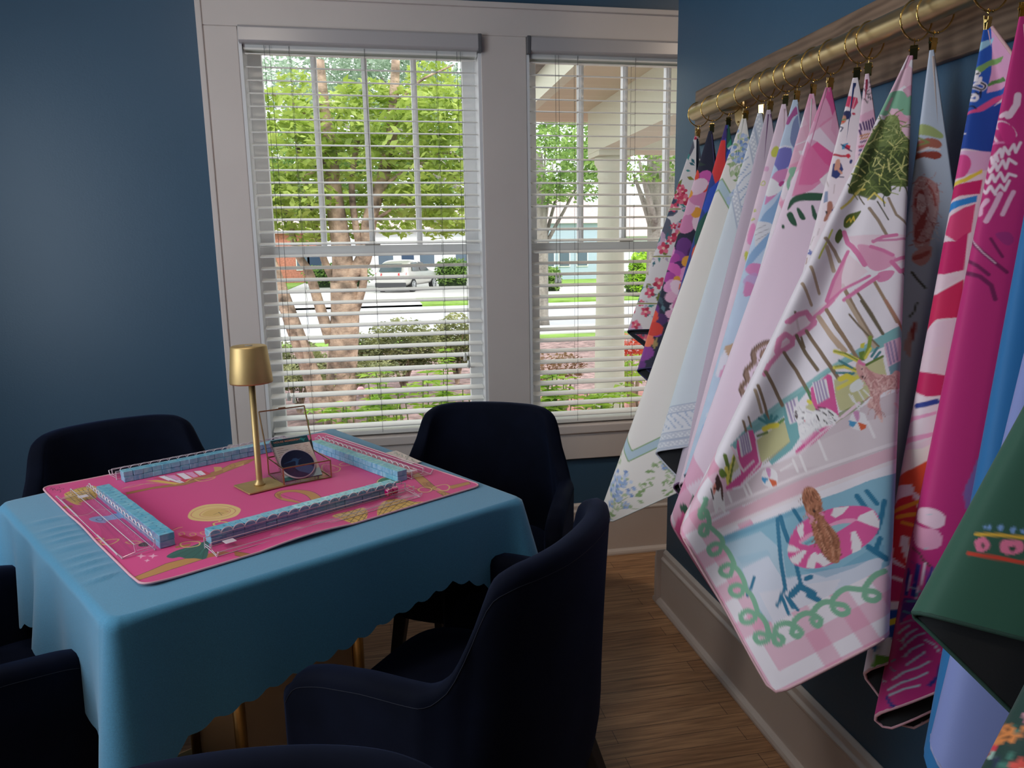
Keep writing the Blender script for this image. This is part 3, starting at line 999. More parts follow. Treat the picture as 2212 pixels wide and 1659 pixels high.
def tile_mesh(nm, star):
    b = MB().box((-TW / 2 + .0003, -TD / 2, .0002), (TW / 2 - .0003, TD / 2, TZ - .0002))
    me = bpy.data.meshes.new(nm)
    # bevelled block by hand: chamfered outline
    c = .0010
    def ring(z, i):
        x, y = TW / 2 - .0001 - i, TD / 2 - i
        return [(-x + c, -y, z), (x - c, -y, z), (x, -y + c, z), (x, y - c, z), (x - c, y, z), (-x + c, y, z), (-x, y - c, z), (-x, -y + c, z)]
    v = ring(.0002, .0008) + ring(.001, 0) + ring(TZ - .0011, 0) + ring(TZ - .0003, .0008)
    f = [tuple(range(8))[::-1], tuple(range(24, 32))]
    for k in range(3):
        for i in range(8):
            f.append((k * 8 + i, k * 8 + (i + 1) % 8, k * 8 + 8 + (i + 1) % 8, k * 8 + 8 + i))
    me.from_pydata(v, [], f)
    me.materials.append(M_tile)
    if star:
        me.materials.append(M_star)
        n0 = len(me.vertices)
        v2, f2 = [], []
        z = TZ - .00025
        for L, wd in ((.0042, .0007),):
            for a in (0, PI / 2, PI / 4, -PI / 4):
                s_ = L if a in (0, PI / 2) else L * .5
                dx, dy = math.cos(a), math.sin(a)
                o = len(v2)
                v2 += [(dx * s_, dy * s_, z), (-dy * wd, dx * wd, z + .00005), (-dx * s_, -dy * s_, z), (dy * wd, -dx * wd, z + .00005)]
                f2 += [(o, o + 1, o + 2, o + 3)]
        me2 = bpy.data.meshes.new(nm)
        me2.from_pydata(v + v2, [], f + [tuple(i + len(v) for i in q) for q in f2])
        me2.materials.append(M_tile); me2.materials.append(M_star)
        for p in me2.polygons:
            if p.index >= len(f): p.material_index = 1
        return me2
    return me
me_top, me_low = tile_mesh('tile_star', True), tile_mesh('tile_plain', False)
rows = [('left', (-.3005, -.2275), PI / 2, 'wall of tiles along the left rack'), ('front', (-.224, -.279), 0, 'wall of tiles along the front rack'),
        ('right', (.2755, -.2145), PI / 2, 'wall of tiles along the rack nearest the window'), ('back', (-.2205, .302), 0, 'wall of tiles along the back rack')]
ORD = ['first', 'second', 'third', 'fourth', 'fifth', 'sixth', 'seventh', 'eighth', 'ninth', 'tenth', 'eleventh', 'twelfth', 'thirteenth', 'fourteenth', 'fifteenth', 'sixteenth', 'seventeenth', 'eighteenth', 'nineteenth']
SIDE = {'left': ('left', 'near'), 'front': ('front', 'left'), 'right': ('window-side', 'right'), 'back': ('back', 'left')}
first = {}
for nm, (u0, v0), ang, grp in rows:
    for i in range(19):
        for lay in (0, 1):
            k = i * TW
            u = u0 + (k if ang == 0 else 0) + random.uniform(-.0004, .0004)
            v = v0 + (k if ang else 0) + random.uniform(-.0004, .0004)
            p = tl(u + (random.uniform(-.0006, .0006)), v + random.uniform(-.0006, .0006))
            key = 'top' if lay else 'low'
            if key not in first:
                o = first[key] = obj('mahjong_tile', me_top if lay else me_low)
            else:
                o = first[key].copy(); COL.objects.link(o)
            o.location = (p[0], p[1], .7642 + lay * TZ)
            o.rotation_euler = (0, 0, TH + ang + random.uniform(-.012, .012))
            rk, end = SIDE[nm]
            tag(o, f"pale blue tile, {ORD[i]} from the {end} end, {'upper' if lay else 'lower'} layer of the {rk} wall", 'tile', grp)
M_acr = clear_mat('clear_acrylic', (.985, .975, .985), .045, .03)
M_edge = mat('frosted_acrylic_edge', (.90, .84, .90), rough=.2, trans=.2, spec=.9)
def rack(label, u0, v0, ang, L, flip=1):
    """clear rack lying along local +x from (u0, v0); local -y points away from the tiles"""
    r = empty('tile_rack', tl(u0, v0, .7643), TH + ang, label=label, cat='tile rack', group='clear tile racks')
    prof = [(0, .0), (.003, 0), (.003, .009), (.030, .009), (.032, .024), (.035, .024), (.033, .006), (.058, .002), (.068, .013), (.0705, .012), (.060, -.0), (.030, .004), (.003, .004)]
    prof = [(.0, 0), (.0, .022), (.003, .022), (.003, .009), (.034, .009), (.036, .022), (.039, .022), (.0375, .007), (.060, .003), (.068, .012), (.071, .011), (.062, 0), (.036, .003), (.003, .005), (.003, 0)]
    b = MB().extrude([(p[0], p[1]) for p in prof], (0, 0, 0), (0, -1, 0), (0, 0, 1), (1, 0, 0), L)
    b.build('tray', M_acr, r)
    e = MB()
    for x in (0, L):
        P = [(x, -p[0], p[1] + .0003) for p in prof]
        e.tube(P, .0007, 5, closed=True)
    for (yy, zz) in ((-.0015, .0222), (-.0375, .0222), (-.0695, .0118), (-.0015, .0008), (-.061, .0008)):
        e.tube([(0, yy, zz), (L, yy, zz)], .0008, 5)
    e.build('polished_edge', M_edge, r)
    s = MB(); n = 19; pitch = (L - .02) / n
    for i in range(n):
        x0 = .01 + i * pitch
        s.tube([(x0 + pitch * (.5 - .5 * math.cos(a)), -.0015, .0215 + .0105 * math.sin(a)) for a in np.linspace(0, PI, 11)], .0010, 6)
    s.build('scalloped_rim', M_edge, r)
    c = MB()
    for i in range(n):
        x0 = .01 + i * pitch
        pp = [(x0 + pitch * (.5 - .5 * math.cos(a)), .0215 + .0100 * math.sin(a)) for a in np.linspace(0, PI, 9)]
        c.extrude([(q[0], q[1]) for q in pp], (0, 0, 0), (1, 0, 0), (0, 0, 1), (0, -1, 0), .0026)
    c.build('scallop_panel', M_acr, r)
    MB().box((.030, -.033, .0092), (.052, -.012, .0095)).build('rate_label', mat('frosted_label', (.75, .68, .74), rough=.5), r)
    return r
rack('clear acrylic tile rack at the left side of the pink mat', -.3225, .252, -PI / 2, .490)
rack('clear acrylic tile rack at the front side of the pink mat, holding two dice', -.250, -.2985, 0, .482)
rack('clear acrylic tile rack on the window side of the pink mat', .300, -.232, PI / 2, .500)
rack('clear acrylic tile rack along the back side of the pink mat', .245, .3265, PI, .485)
# card with clear beads beside the far rack
cd = empty('score_card', tl(.405, -.045, .7642), TH + 1.45, label='pale printed card lying between the far rack and the cloth edge', cat='card')
MB().box((-.075, -.017, 0), (.075, .017, .0012)).build('card', mat('pale_card', (.72, .60, .56), rough=.4, noise=(90, .3)), cd)
bd = MB()
for i in range(14):
    x = -.06 + i * .0092 + random.uniform(-.002, .002)
    bd.lathe([(.0002, .0), (.0022, .001), (.0024, .0022), (.0012, .0036), (.0001, .004)], (x, random.uniform(-.008, .008), .0013), 8)
bd.build('bead', mat('clear_bead', (.85, .9, .85), rough=.05, trans=.8), cd, smooth=True, kind='stuff')
# two pink dice
M_die = mat('magenta_resin', (.72, .005, .20), rough=.08, trans=.45, spec=.8, coat=.8)
M_pip = mat('pale_pip', (.9, .75, .8), rough=.4)
for i, (u, v, a) in enumerate(((.172, -.318, .3), (.192, -.315, .8))):
    d = empty('die', tl(u, v, .7745), TH + a, label=('left' if i == 0 else 'right') + ' one of two translucent magenta dice at the right end of the front rack', cat='die', group='magenta dice')
    MB().box((-.0075, -.0075, 0), (.0075, .0075, .015)).build('cube', M_die, d, bevel=.003, seg=3, smooth=True)
    p = MB()
    for x, y in ((-.004, -.004), (0, 0), (.004, .004), (.004, -.004), (-.004, .004)):
        p.lathe([(.0011, .0149), (.0011, .0152), (0, .0152)], (x, y, 0), 8)
        p.box((x - .0008, -.0077, y + .0067), (x + .0008, -.0074, y + .0083))
    p.build('pip', M_pip, d)

# ------------------------------------------------------------------ armchairs
M_vel = mat('navy_velvet', (.0030, .0045, .012), rough=.8, sheen=.16, spec=.08, noise=(9, .35))
M_vel.node_tree.nodes['Principled BSDF'].inputs['Sheen Tint'].default_value = (.10, .16, .40, 1)
M_leg = mat('black_painted_leg', (.006, .007, .012), rough=.45)
def chair(parts_only=False):
    r = empty('armchair')
    # plan curve of the shell: u in [-1, 1] from right arm front round the back to left arm front
    def plan(u, off):
        a = abs(u)
        s = 1 if u >= 0 else -1
        hw = .262
        if a > .45:        # arm, straight and slightly opening to the front
            q = (a - .45) / .55
            x, y = hw + .004 * q, -.06 + .30 * q
            nx, ny = 1, 0
        else:
            th = a / .45 * PI / 2
            x = hw * math.sin(th) ** .74 if th > 0 else 0
            y = -.06 - .112 * math.cos(th) ** .82 if th < PI / 2 else -.06
            nx, ny = math.sin(th), -math.cos(th)
        L = math.hypot(nx, ny) or 1
        return s * (x + nx / L * off), y + ny / L * off
    def top(u):
        a = abs(u)
        K = [(0, .852), (.16, .850), (.26, .844), (.31, .832), (.345, .825), (.37, .780), (.40, .720), (.43, .675), (.47, .652), (.55, .648), (.70, .646), (.86, .636), (.95, .622), (.985, .606), (1, .585)]
        return float(np.interp(a, *zip(*K)))
    NU, NZ = 121, 12
    tops = np.array([top(-1 + 2 * i / (NU - 1)) for i in range(NU)])
    for _ in range(2): tops[1:-1] = (tops[:-2] + 2 * tops[1:-1] + tops[2:]) / 4
    V = []
    hT = .024
    for i in range(NU):
        u = -1 + 2 * i / (NU - 1)
        a = abs(u)
        zt = tops[i]
        zb = .285
        loop = []
        def pt(off, z, zz=None):
            x, y = plan(u, off)
            k = max(0, (z - .42)) / .44
            back = max(0, 1 - a / .55)
            y -= (.035 * k ** 1.2) * back ** .5 if back > 0 else 0
            # back narrows towards its top, shell tucks in below the seat
            x *= 1 - .20 * k * (1 if a < .5 else 0) * min(1, (.5 - a) / .12 if a < .5 else 0)
            tk = max(0, (.42 - z) / .14)
            x *= 1 - .10 * tk ** 2; y = y * (1 - .10 * tk ** 2)
            return (x, y, z)
        for j in range(NZ + 1):
            z = zb + (zt - .018 - zb) * j / NZ
            loop.append(pt(hT, z))
        loop += [pt(hT * .85, zt - .006), pt(hT * .45, zt), pt(-hT * .45, zt), pt(-hT * .85, zt - .006)]
        for j in range(NZ, -1, -1):
            z = zb + (zt - .018 - zb) * j / NZ
            loop.append(pt(-hT, z))
        V.append(loop)
    n = len(V[0])
    f = []
    for i in range(NU - 1):
        for k in range(n):
            k2 = (k + 1) % n
            f.append((i * n + k, i * n + k2, (i + 1) * n + k2, (i + 1) * n + k))
    # rounded arm fronts
    v = [p for l in V for p in l]
    for e, sgn in ((0, 1), (NU - 1, 1)):
        c = V[e]
        cx = [(c[k][0] + c[n - 1 - k][0]) / 2 for k in range(n)]
        base = len(v)
        for k in range(n):
            v.append((cx[k] + (c[k][0] - cx[k]) * .6, c[k][1] + .014, c[k][2] - (.006 if c[k][2] > .5 else 0)))
        for k in range(n):
            k2 = (k + 1) % n
            q = (e * n + k, e * n + k2, base + k2, base + k)
            f.append(q[::-1] if e == 0 else q)
        f.append(tuple(range(base, base + n)) if e else tuple(range(base, base + n))[::-1])
    b = MB().add(v, f)
    sh = b.build('shell', M_vel, r, smooth=True)
    # stitched seam below the rim
    s = MB()
    for off in (hT + .0008,):
        P = []
        for i in range(0, NU):
            p = V[i][NZ]
            q = V[i][0]
            P.append((p[0] * 1.002, p[1] * 1.002, p[2] - .006))
        s.tube(P, .0006, 5)
    s.build('seam', mat('navy_thread', (.006, .009, .022), rough=.9), sh)
    # seat cushion: superellipse pad
    def pad(z0, z1, hw, y0, y1, bulge):
        v, f = [], []
        n = 40
        prof = [(0, z0), (.9, z0), (.99, z0 + .012), (1, (z0 + z1) / 2), (.985, z1 - .015), (.93, z1 - .003), (.7, z1 + bulge * .6), (.35, z1 + bulge), (0, z1 + bulge)]
        cy, hy = (y0 + y1) / 2, (y1 - y0) / 2
        for q, z in prof:
            for k in range(n):
                t = 2 * PI * k / n
                c_, s_ = math.cos(t), math.sin(t)
                e = .45 if s_ > 0 else .75
                v.append((hw * q * math.copysign(abs(c_) ** e, c_), cy + hy * q * math.copysign(abs(s_) ** e, s_), z))
        m = len(prof)
        for i in range(m - 1):
            for k in range(n):
                f.append((i * n + k, i * n + (k + 1) % n, (i + 1) * n + (k + 1) % n, (i + 1) * n + k))
        return MB().add(v, f)
    pad(.385, .468, .236, -.175, .285, .008).build('seat', M_vel, r, smooth=True)
    pad(.300, .392, .225, -.165, .262, 0).build('seat_base', M_vel, r, smooth=True)
    for sx, sy in ((-1, 1), (1, 1), (-1, -1), (1, -1)):
        x0, y0 = sx * .185, .19 if sy > 0 else -.12
        x1, y1 = sx * .225, .235 if sy > 0 else -.235
        l = MB()
        v = []
        for (x, y, z, h) in ((x0, y0, .335, .020), (x1, y1, 0, .013)):
            v += [(x - h, y - h, z), (x + h, y - h, z), (x + h, y + h, z), (x - h, y + h, z)]
        l.add(v, [(0, 1, 2, 3), (7, 6, 5, 4), (0, 4, 5, 1), (1, 5, 6, 2), (2, 6, 7, 3), (3, 7, 4, 0)])
        l.build('leg', M_leg, r, bevel=.003)
    return r
c0 = chair()
CH = [((.178, 1.300), 143, 'navy velvet armchair turned side-on in front of the table, its low arm nearest the camera'),
      ((.285, 2.115), 247, 'navy velvet armchair between the table and the two windows'),
      ((-.705, 2.170), 302, 'navy velvet armchair behind the table against the blue wall left of the windows'),
      ((-.870, 1.465), 34, 'navy velvet armchair at the left edge of the picture, tucked under the cloth'),
      ((-.160, .469), 266, 'armchair nearest the camera, only the curved top of its navy back in view')]
for i, ((x, y), a, lb) in enumerate(CH):
    o = c0 if i == 0 else copy_tree(c0)
    o.location = (x, y, 0)
    o.rotation_euler = (0, 0, math.radians(a - 90))
    tag(o, lb, 'armchair', 'navy velvet armchairs round the table')
# ------------------------------------------------------------------ wall board, brass rail, rings and clips
def wood_mat():
    m = mat('walnut_board', (.20, .125, .085), rough=.5)
    t = m.node_tree; b = t.nodes['Principled BSDF']
    co = t.nodes.new('ShaderNodeTexCoord'); mp = t.nodes.new('ShaderNodeMapping'); mp.inputs['Scale'].default_value = (8, 1.3, 9)
    n = t.nodes.new('ShaderNodeTexNoise'); n.inputs['Scale'].default_value = 3; n.inputs['Detail'].default_value = 9; n.inputs['Distortion'].default_value = 1.4
    w = t.nodes.new('ShaderNodeTexWave'); w.inputs['Scale'].default_value = 2.2; w.inputs['Distortion'].default_value = 9; w.inputs['Detail'].default_value = 3; w.bands_direction = 'Z'
    mx = t.nodes.new('ShaderNodeMath'); mx.operation = 'ADD'
    r = t.nodes.new('ShaderNodeValToRGB')
    r.color_ramp.elements[0].position = .35; r.color_ramp.elements[0].color = (.125, .075, .047, 1)
    r.color_ramp.elements[1].position = 1.25 if False else 1.; r.color_ramp.elements[1].color = (.27, .175, .115, 1)
    t.links.new(co.outputs['Object'], mp.inputs[0]); t.links.new(mp.outputs[0], n.inputs['Vector']); t.links.new(mp.outputs[0], w.inputs['Vector'])
    ml = t.nodes.new('ShaderNodeMath'); ml.operation = 'MULTIPLY'; ml.inputs[1].default_value = .35
    t.links.new(w.outputs['Fac'], ml.inputs[0]); t.links.new(n.outputs['Fac'], mx.inputs[0]); t.links.new(ml.outputs[0], mx.inputs[1])
    t.links.new(mx.outputs[0], r.inputs[0]); t.links.new(r.outputs[0], b.inputs['Base Color'])
    return m
bo = MB().box((XR - .019, -1.2, 1.657), (XR, 2.262, 1.822)).build('wall_board', wood_mat(), bevel=.004, label='long walnut board fixed to the blue wall behind the brass rail', cat='board')
RX, RZ, RR = .95, 1.728, .0232
M_rail = mat('aged_brass', (.62, .47, .25), rough=.36, metal=1., noise=(7, .10, (1, .2, 1)))
M_bright = mat('polished_gold', (.75, .52, .18), rough=.14, metal=1.)
rl = empty('hanging_rail', (RX, 2.1, RZ), label='thick brass rail along the blue wall that carries the hanging mats', cat='rail')
b = MB()
N = 28
prof = [(-.0, RR * .6), (.004, RR * .86), (.012, RR), (3.2, RR), (3.204, RR * .9)]
v, f = [], []
for d, r_ in prof:
    for k in range(N):
        t = 2 * PI * k / N
        v.append((r_ * math.cos(t), -d + .012, r_ * math.sin(t)))
for i in range(len(prof) - 1):
    for k in range(N):
        f.append((i * N + k, i * N + (k + 1) % N, (i + 1) * N + (k + 1) % N, (i + 1) * N + k))
f.append(tuple(range(N))[::-1]); f.append(tuple((len(prof) - 1) * N + k for k in range(N)))
b.add(v, f).build('rod', M_rail, rl, smooth=True)
for yb in (1.955, .45, -.6):
    h = MB()
    dx = XR - .019 - RX
    y_ = yb - 2.1
    n_ = 24
    # oval flange on the board, tapered arm to the rod
    for zz, ry, rz_ in ((0, .026, .044),):
        vv = []
        for xx, sc_ in ((dx, 1), (dx - .006, 1), (dx - .009, .9)):
            vv += [(xx, y_ + ry * sc_ * math.cos(2 * PI * k / n_), -.018 + rz_ * sc_ * math.sin(2 * PI * k / n_)) for k in range(n_)]
        ff = [(i * n_ + k, i * n_ + (k + 1) % n_, (i + 1) * n_ + (k + 1) % n_, (i + 1) * n_ + k) for i in range(2) for k in range(n_)] + [tuple(range(n_)), tuple(2 * n_ + k for k in range(n_))[::-1]]
        h.add(vv, ff)
    h.tube([(dx - .004, y_, -.004), (dx * .6, y_, -.012), (.006, y_, -.014)], [.013, .009, .010], 12)
    h.build('bracket', M_rail, rl, smooth=False)
    MB().lathe([(.003, 0), (.003, .002), (0, .002)], (0, 0, 0), 10).build('screw', M_bright, rl).location = (dx - .010, y_, -.05)
for c in bpy.data.objects:
    if c.name.startswith('screw'): c.rotation_euler = (0, -PI / 2, 0)

def ring_set():
    r = empty('ring_clip')
    R_ = .0335
    cz = RZ + RR + .0012 - R_ - RZ     # hangs on the top of the rod
    b = MB().tube([(R_ * math.sin(t), .0012 * math.sin(3 * t), cz + R_ * math.cos(t)) for t in np.linspace(0, 2 * PI, 48, endpoint=False)], .0016, 6, closed=True)
    for t in (.9, 2.9, 4.4):
        b.tube([(R_ * math.sin(t - .03), 0, cz + R_ * math.cos(t - .03)), (R_ * math.sin(t + .03), 0, cz + R_ * math.cos(t + .03))], .0022, 8)
    b.build('ring', M_bright, r, smooth=True)
    zb = cz - R_
    MB().tube([(0, .001, zb + .004), (.003, 0, zb), (0, -.001, zb - .003), (-.003, 0, zb), (0, .001, zb + .004)], .0007, 5).tube([(0, 0, zb - .001), (0, 0, zb - .008)], .0008, 5).build('hook', M_bright, r)
    z0 = zb - .008
    c = MB()
    c.add([(-.0060, -.0035, z0), (.0060, -.0035, z0), (.0060, -.0022, z0), (-.0060, -.0022, z0), (-.0060, -.0014, z0 - .023), (.0060, -.0014, z0 - .023), (.0060, -.0003, z0 - .023), (-.0060, -.0003, z0 - .023)],
          [(0, 3, 2, 1), (4, 5, 6, 7), (0, 1, 5, 4), (1, 2, 6, 5), (2, 3, 7, 6), (3, 0, 4, 7)][::1])
    c.add([(-.0060, .0030, z0 + .002), (.0060, .0030, z0 + .002), (.0060, .0042, z0 + .002), (-.0060, .0042, z0 + .002), (-.0060, .0008, z0 - .023), (.0060, .0008, z0 - .023), (.0060, .0018, z0 - .023), (-.0060, .0018, z0 - .023)],
          [(0, 3, 2, 1), (4, 5, 6, 7), (0, 1, 5, 4), (1, 2, 6, 5), (2, 3, 7, 6), (3, 0, 4, 7)])
    c.tube([(-.008, .0, z0 - .007), (.008, .0, z0 - .007)], .0024, 8)
    c.box((-.0064, -.0037, z0 - .0045), (.0064, -.0024, z0 - .0035)).box((-.0064, -.0037, z0 - .0025), (.0064, -.0024, z0 - .0015))
    c.build('clip', M_bright, r)
    return r
MATL = {
 1: ('white game mat with red and green flowers and a black back, first on the rail', '#1d2438'),
 2: ('dark navy game mat with big magenta and pink flowers, second on the rail', '#3a3560'),
 3: ('red, blue and green cut-paper game mat, mostly hidden behind the cream one', '#24305a'),
 4: ('cream game mat with a blue hydrangea border, its tip hanging beside the window sill', '#dfe0da'),
 5: ('pale blue-grey game mat with a fern leaf border and black back curling open', '#c9ced8'),
 6: ('plain lilac game mat with a purple edge, a strip beside the fern mat', '#7d5a80'),
 7: ('pale pink game mat with small lime marks, narrow strip beside the pastel watercolour mat', '#d6b9c6'),
 8: ('pastel watercolour game mat with a violet ball near the top', '#b7c5d8'),
 9: ('white and pink checked game mat curling open at the clip to show black', '#e6dbe0'),
 10: ('pink gingham game mat fading to pale lilac with dark green dashes and a brown frame', '#d992b4'),
 11: ('white beach-scene game mat with a dark blue stitched edge and tiny sunbathers', '#2b3f78'),
 12: ('pink game mat with purple fringe drawing and black lettering near the clip', '#a0304f'),
 13: ('big pink gingham game mat with dogs by a swimming pool and a green ribbon border', '#dcb0b8'),
 14: ('pale grey-blue game mat with large rust-coloured flowers beside the dog mat', '#c9b8b4'),
 15: ('bright abstract game mat in cobalt, magenta, red and white with lettering at the top', '#dfb3b8'),
 16: ('magenta game mat with an embroidered crane, pink stitched edge', '#e0a7b2'),
 17: ('plain bright blue game mat behind the magenta crane mat', '#2c6fa8'),
 18: ('periwinkle game mat with a dotted edge behind the green mat', '#9aa2cf'),
 19: ('dark green game mat with a row of pink flowers and its black back showing', '#24463c'),
 20: ('dark green floral game mat with a tiger, lower right corner of the picture', '#3d1f2c'),
}
SHORT = {1: 'white berry', 2: 'navy flower', 3: 'cut-paper', 4: 'cream hydrangea', 5: 'fern-bordered', 6: 'plain lilac', 7: 'lime-marked pink', 8: 'pastel watercolour', 9: 'white and pink checked', 10: 'pink gingham', 11: 'beach-scene', 12: 'purple-fringed pink', 13: 'big dog', 14: 'rust flower', 15: 'bright abstract', 16: 'magenta crane', 17: 'plain blue', 18: 'periwinkle', 19: 'dark green folded', 20: 'tiger'}
M_back = mat('black_rubber_back', (.008, .009, .011), rough=.8, bump=(500, .3, .0008))
def hang_mat(k, cv, nr, nphi, ring0, trimcol=None):
    h = HANG[k]
    S_ = h['S']
    at = mat_dirs(k)
    A = mat_apex(k)
    r0 = .017
    ph = np.linspace(-PI / 4, PI / 4, nphi)
    D = at(ph)
    R_ = mat_radius(S_, ph)
    # round the two side corners a little
    T = np.linspace(0, 1, nr)[:, None]
    RR_ = r0 + (R_ - r0) * T
    P = RR_[..., None] * D[None]
    # outward normal of the sheet (the printed side faces outward of the fold)
    dD = np.gradient(D, axis=0)
    Nn = np.cross(D, dD); Nn /= np.linalg.norm(Nn, axis=1)[:, None] + 1e-12
    i0 = nphi // 2
    jf = np.argmin(np.abs(ph - math.radians(h['pf'])))
    if Nn[jf][0] > 0: Nn = -Nn
    # sagging waviness of the lower border
    F = P + Nn[None] * (.0016)
    B = P - Nn[None] * (.0016)
    s = RR_ * np.cos(PI / 4 + ph)[None] / S_ * 790
    t = RR_ * np.sin(PI / 4 + ph)[None] / S_ * 790
    r = empty('game_mat', tuple(A), label=MATL[k][0], cat='game mat', group=None)
    col = cv.sample(s.ravel(), t.ravel())
    big_mesh('printed_front', F.reshape(-1, 3), grid_faces(nr, nphi), M_print, r, color=col)
    q = max(1, nphi // 320); p = max(1, nr // 6)
    bi = np.unique(np.append(np.arange(0, nr, p), nr - 1)); bj = np.unique(np.append(np.arange(0, nphi, q), nphi - 1))
    Bs = B[np.ix_(bi, bj)]
    big_mesh('rubber_back', Bs.reshape(-1, 3), grid_faces(len(bi), len(bj), True), M_back, r, label='black rubber backing')
    # overlocked edge all round
    tc_ = trimcol or MATL[k][1]
    m = mat('stitched_edge_' + tc_[1:], tc_, rough=.7, bump=(1500, .6, .001))
    bnd = [tuple(x) for x in P[::-1, 0][::max(1, nr // 70)]] + [tuple(x) for x in P[-1, ::max(1, nphi // 90)]][0:0]
    left = P[::-1, 0][::max(1, nr // 60)]
    low = P[-1][::max(1, nphi // 110)]
    rgt = P[::-1, -1][::max(1, nr // 60)]
    e = MB().tube(np.vstack([left[::-1], low[1:-1], rgt]), .0026, 7)
    e.build('stitched_edge', m, r, smooth=True)
    # ring and clip
    c = ring0 if k == 1 else copy_tree(ring0)
    c.location = (RX, h['y'], RZ)
    c.rotation_euler = (0, 0, random.uniform(-.25, .1) + .1)
    tag(c, 'gold ring and clip on the rail, holding the ' + SHORT[k] + ' mat', 'ring clip', 'gold rings with clips on the rail')
    for g in bpy.data.objects:
        if g.parent is c and g.name.startswith(('clip', 'hook')):
            g.rotation_euler = (0, 0, random.uniform(-1.1, .5))
    return r
# ------------------------------------------------------------------ printed designs of the hanging mats
PRN = {}
ring0 = ring_set()
BG = {1: '#e4dfe0', 2: '#20233c', 3: '#27408e', 4: '#f1ece6', 5: '#d9e3ea', 6: '#c9b9c8', 7: '#efd6e4', 8: '#c6d8ee', 9: '#f1e8f0', 10: '#f0dcec', 11: '#f2e8ee', 12: '#ecd0de', 13: '#f4edf6', 14: '#c6d0e2', 15: '#f2dce6', 16: '#c92c7e', 17: '#2b78b6', 18: '#8896d2', 19: '#2c5a4a', 20: '#173c36'}
for k in range(1, 21): PRN[k] = Cv(790, 790, 1.5 if k == 13 else 1.0, BG[k])
def edge_dist(cv):
    H_, W_ = cv.a.shape[:2]
    x = np.arange(W_) / cv.r; y = np.arange(H_) / cv.r
    X_, Y_ = np.meshgrid(x, y)
    return X_, Y_, np.minimum(np.minimum(X_, cv.w - X_), np.minimum(Y_, cv.h - Y_))
def paint(cv, mask, col, al=1.):
    m = (np.clip(mask, 0, 1) * al)[..., None].astype(np.float32)
    cv.a = cv.a * (1 - m) + np.array(lin(col), np.float32) * m
def soft(d, a, b, w=1.0):
    return np.clip((d - a) / w + .5, 0, 1) * np.clip((b - d) / w + .5, 0, 1)
def gingham(cv, col, period, wid, off, zone, al=.5):
    X_, Y_, D = edge_dist(cv)
    z = np.clip((zone - D) / 1.5, 0, 1)
    for A in (X_, Y_):
        B_ = np.minimum(A, cv.w - A)
        ph = (B_ - off) % period
        paint(cv, soft(ph, 0, wid, 1.5) * z, col, al)
def flower(cv, c, r, col, core, n=5, seed=0):
    g = np.random.default_rng(seed)
    a0 = g.uniform(0, 6)
    for k in range(n):
        a = a0 + 2 * PI * k / n
        cv.disc((c[0] + r * .55 * math.cos(a), c[1] + r * .55 * math.sin(a)), r * .5, col[k % len(col)], 1, ry=r * .36, rot=a, n=12)
    cv.disc(c, r * .24, core, n=10)
def leaf(cv, c, L, a, col, wd=.32):
    dx, dy = math.cos(a), math.sin(a)
    cv.fill([(c[0], c[1]), (c[0] + dx * L * .4 - dy * L * wd, c[1] + dy * L * .4 + dx * L * wd), (c[0] + dx * L, c[1] + dy * L), (c[0] + dx * L * .4 + dy * L * wd, c[1] + dy * L * .4 - dx * L * wd)], col)
# 1: white with berries, leaves and navy patches
c = PRN[1]; g = np.random.default_rng(1)
for i in range(60): c.disc(g.uniform(0, 790, 2), g.uniform(22, 52), ['#33415f', '#c9a9c4', '#2b3a58'][i % 3], .9, ry=g.uniform(20, 40), rot=g.uniform(0, 3), n=9)
for i in range(520):
    leaf(c, g.uniform(0, 790, 2), g.uniform(20, 44), g.uniform(0, 6.3), ['#3f8f8c', '#6f7a2c', '#8a8a30', '#2c6a78', '#b9a8c0'][i % 5], .22)
for i in range(150):
    p = g.uniform(0, 790, 2); r_ = g.uniform(11, 22)
    flower(c, p, r_ * 1.2, ['#d33f62', '#e8708c', '#b8284c'], '#f6c8b8', 5, i)
for a_ in range(4): c.line([(60, 120 + a_ * 190), (730, 60 + a_ * 200)], 10, '#e6dfe4'); c.line([(60, 120 + a_ * 190), (730, 60 + a_ * 200)], 5, '#8a8c34')
# 2: navy with large painterly flowers
c = PRN[2]; g = np.random.default_rng(2)
for i in range(170): leaf(c, g.uniform(0, 790, 2), g.uniform(30, 60), g.uniform(0, 6.3), ['#5a7f8a', '#3c5260', '#a9905a', '#2e3f3c'][i % 4], .2)
for i in range(44):
    p = g.uniform(0, 790, 2); r_ = g.uniform(28, 62)
    flower(c, p, r_ * 1.3, [['#d85fb4', '#b03fa0', '#e79acc'], ['#6a2f80', '#8f3f9a', '#4a2260'], ['#e8b0cc', '#d887b4', '#f0d0e0'], ['#e8503c', '#f07a58', '#d83c30']][i % 4], '#e8a03c', 6, i)
# 4: cream with a blue frame and a botanical border
c = PRN[4]; X_, Y_, D = edge_dist(c); g = np.random.default_rng(4)
paint(c, soft(D, 122, 146), '#8fae7c'); paint(c, soft(D, 125, 143), '#b9cfdc')
for i in range(240):
    while True:
        p = g.uniform(8, 782, 2); d = min(p[0], p[1], 790 - p[0], 790 - p[1])
        if d < 108: break
    a = g.uniform(0, 6.3)
    q = p + 34 * np.array([math.cos(a), math.sin(a)]); m_ = (p + q) / 2 + g.uniform(-10, 10, 2)
    c.line(catmull([p, m_, q], 5), 1.5, '#93ab76')
    for z in (p, m_, q):
        leaf(c, z, g.uniform(12, 20), a + g.uniform(-1.6, 1.6), ['#a9bf92', '#8fac74', '#c0cfa8'][i % 3], .26)
    if i % 4 == 0: flower(c, q, 11, ['#9fb8e0', '#b9cbe8', '#86a3d4'], '#d8c88a', 5, i)
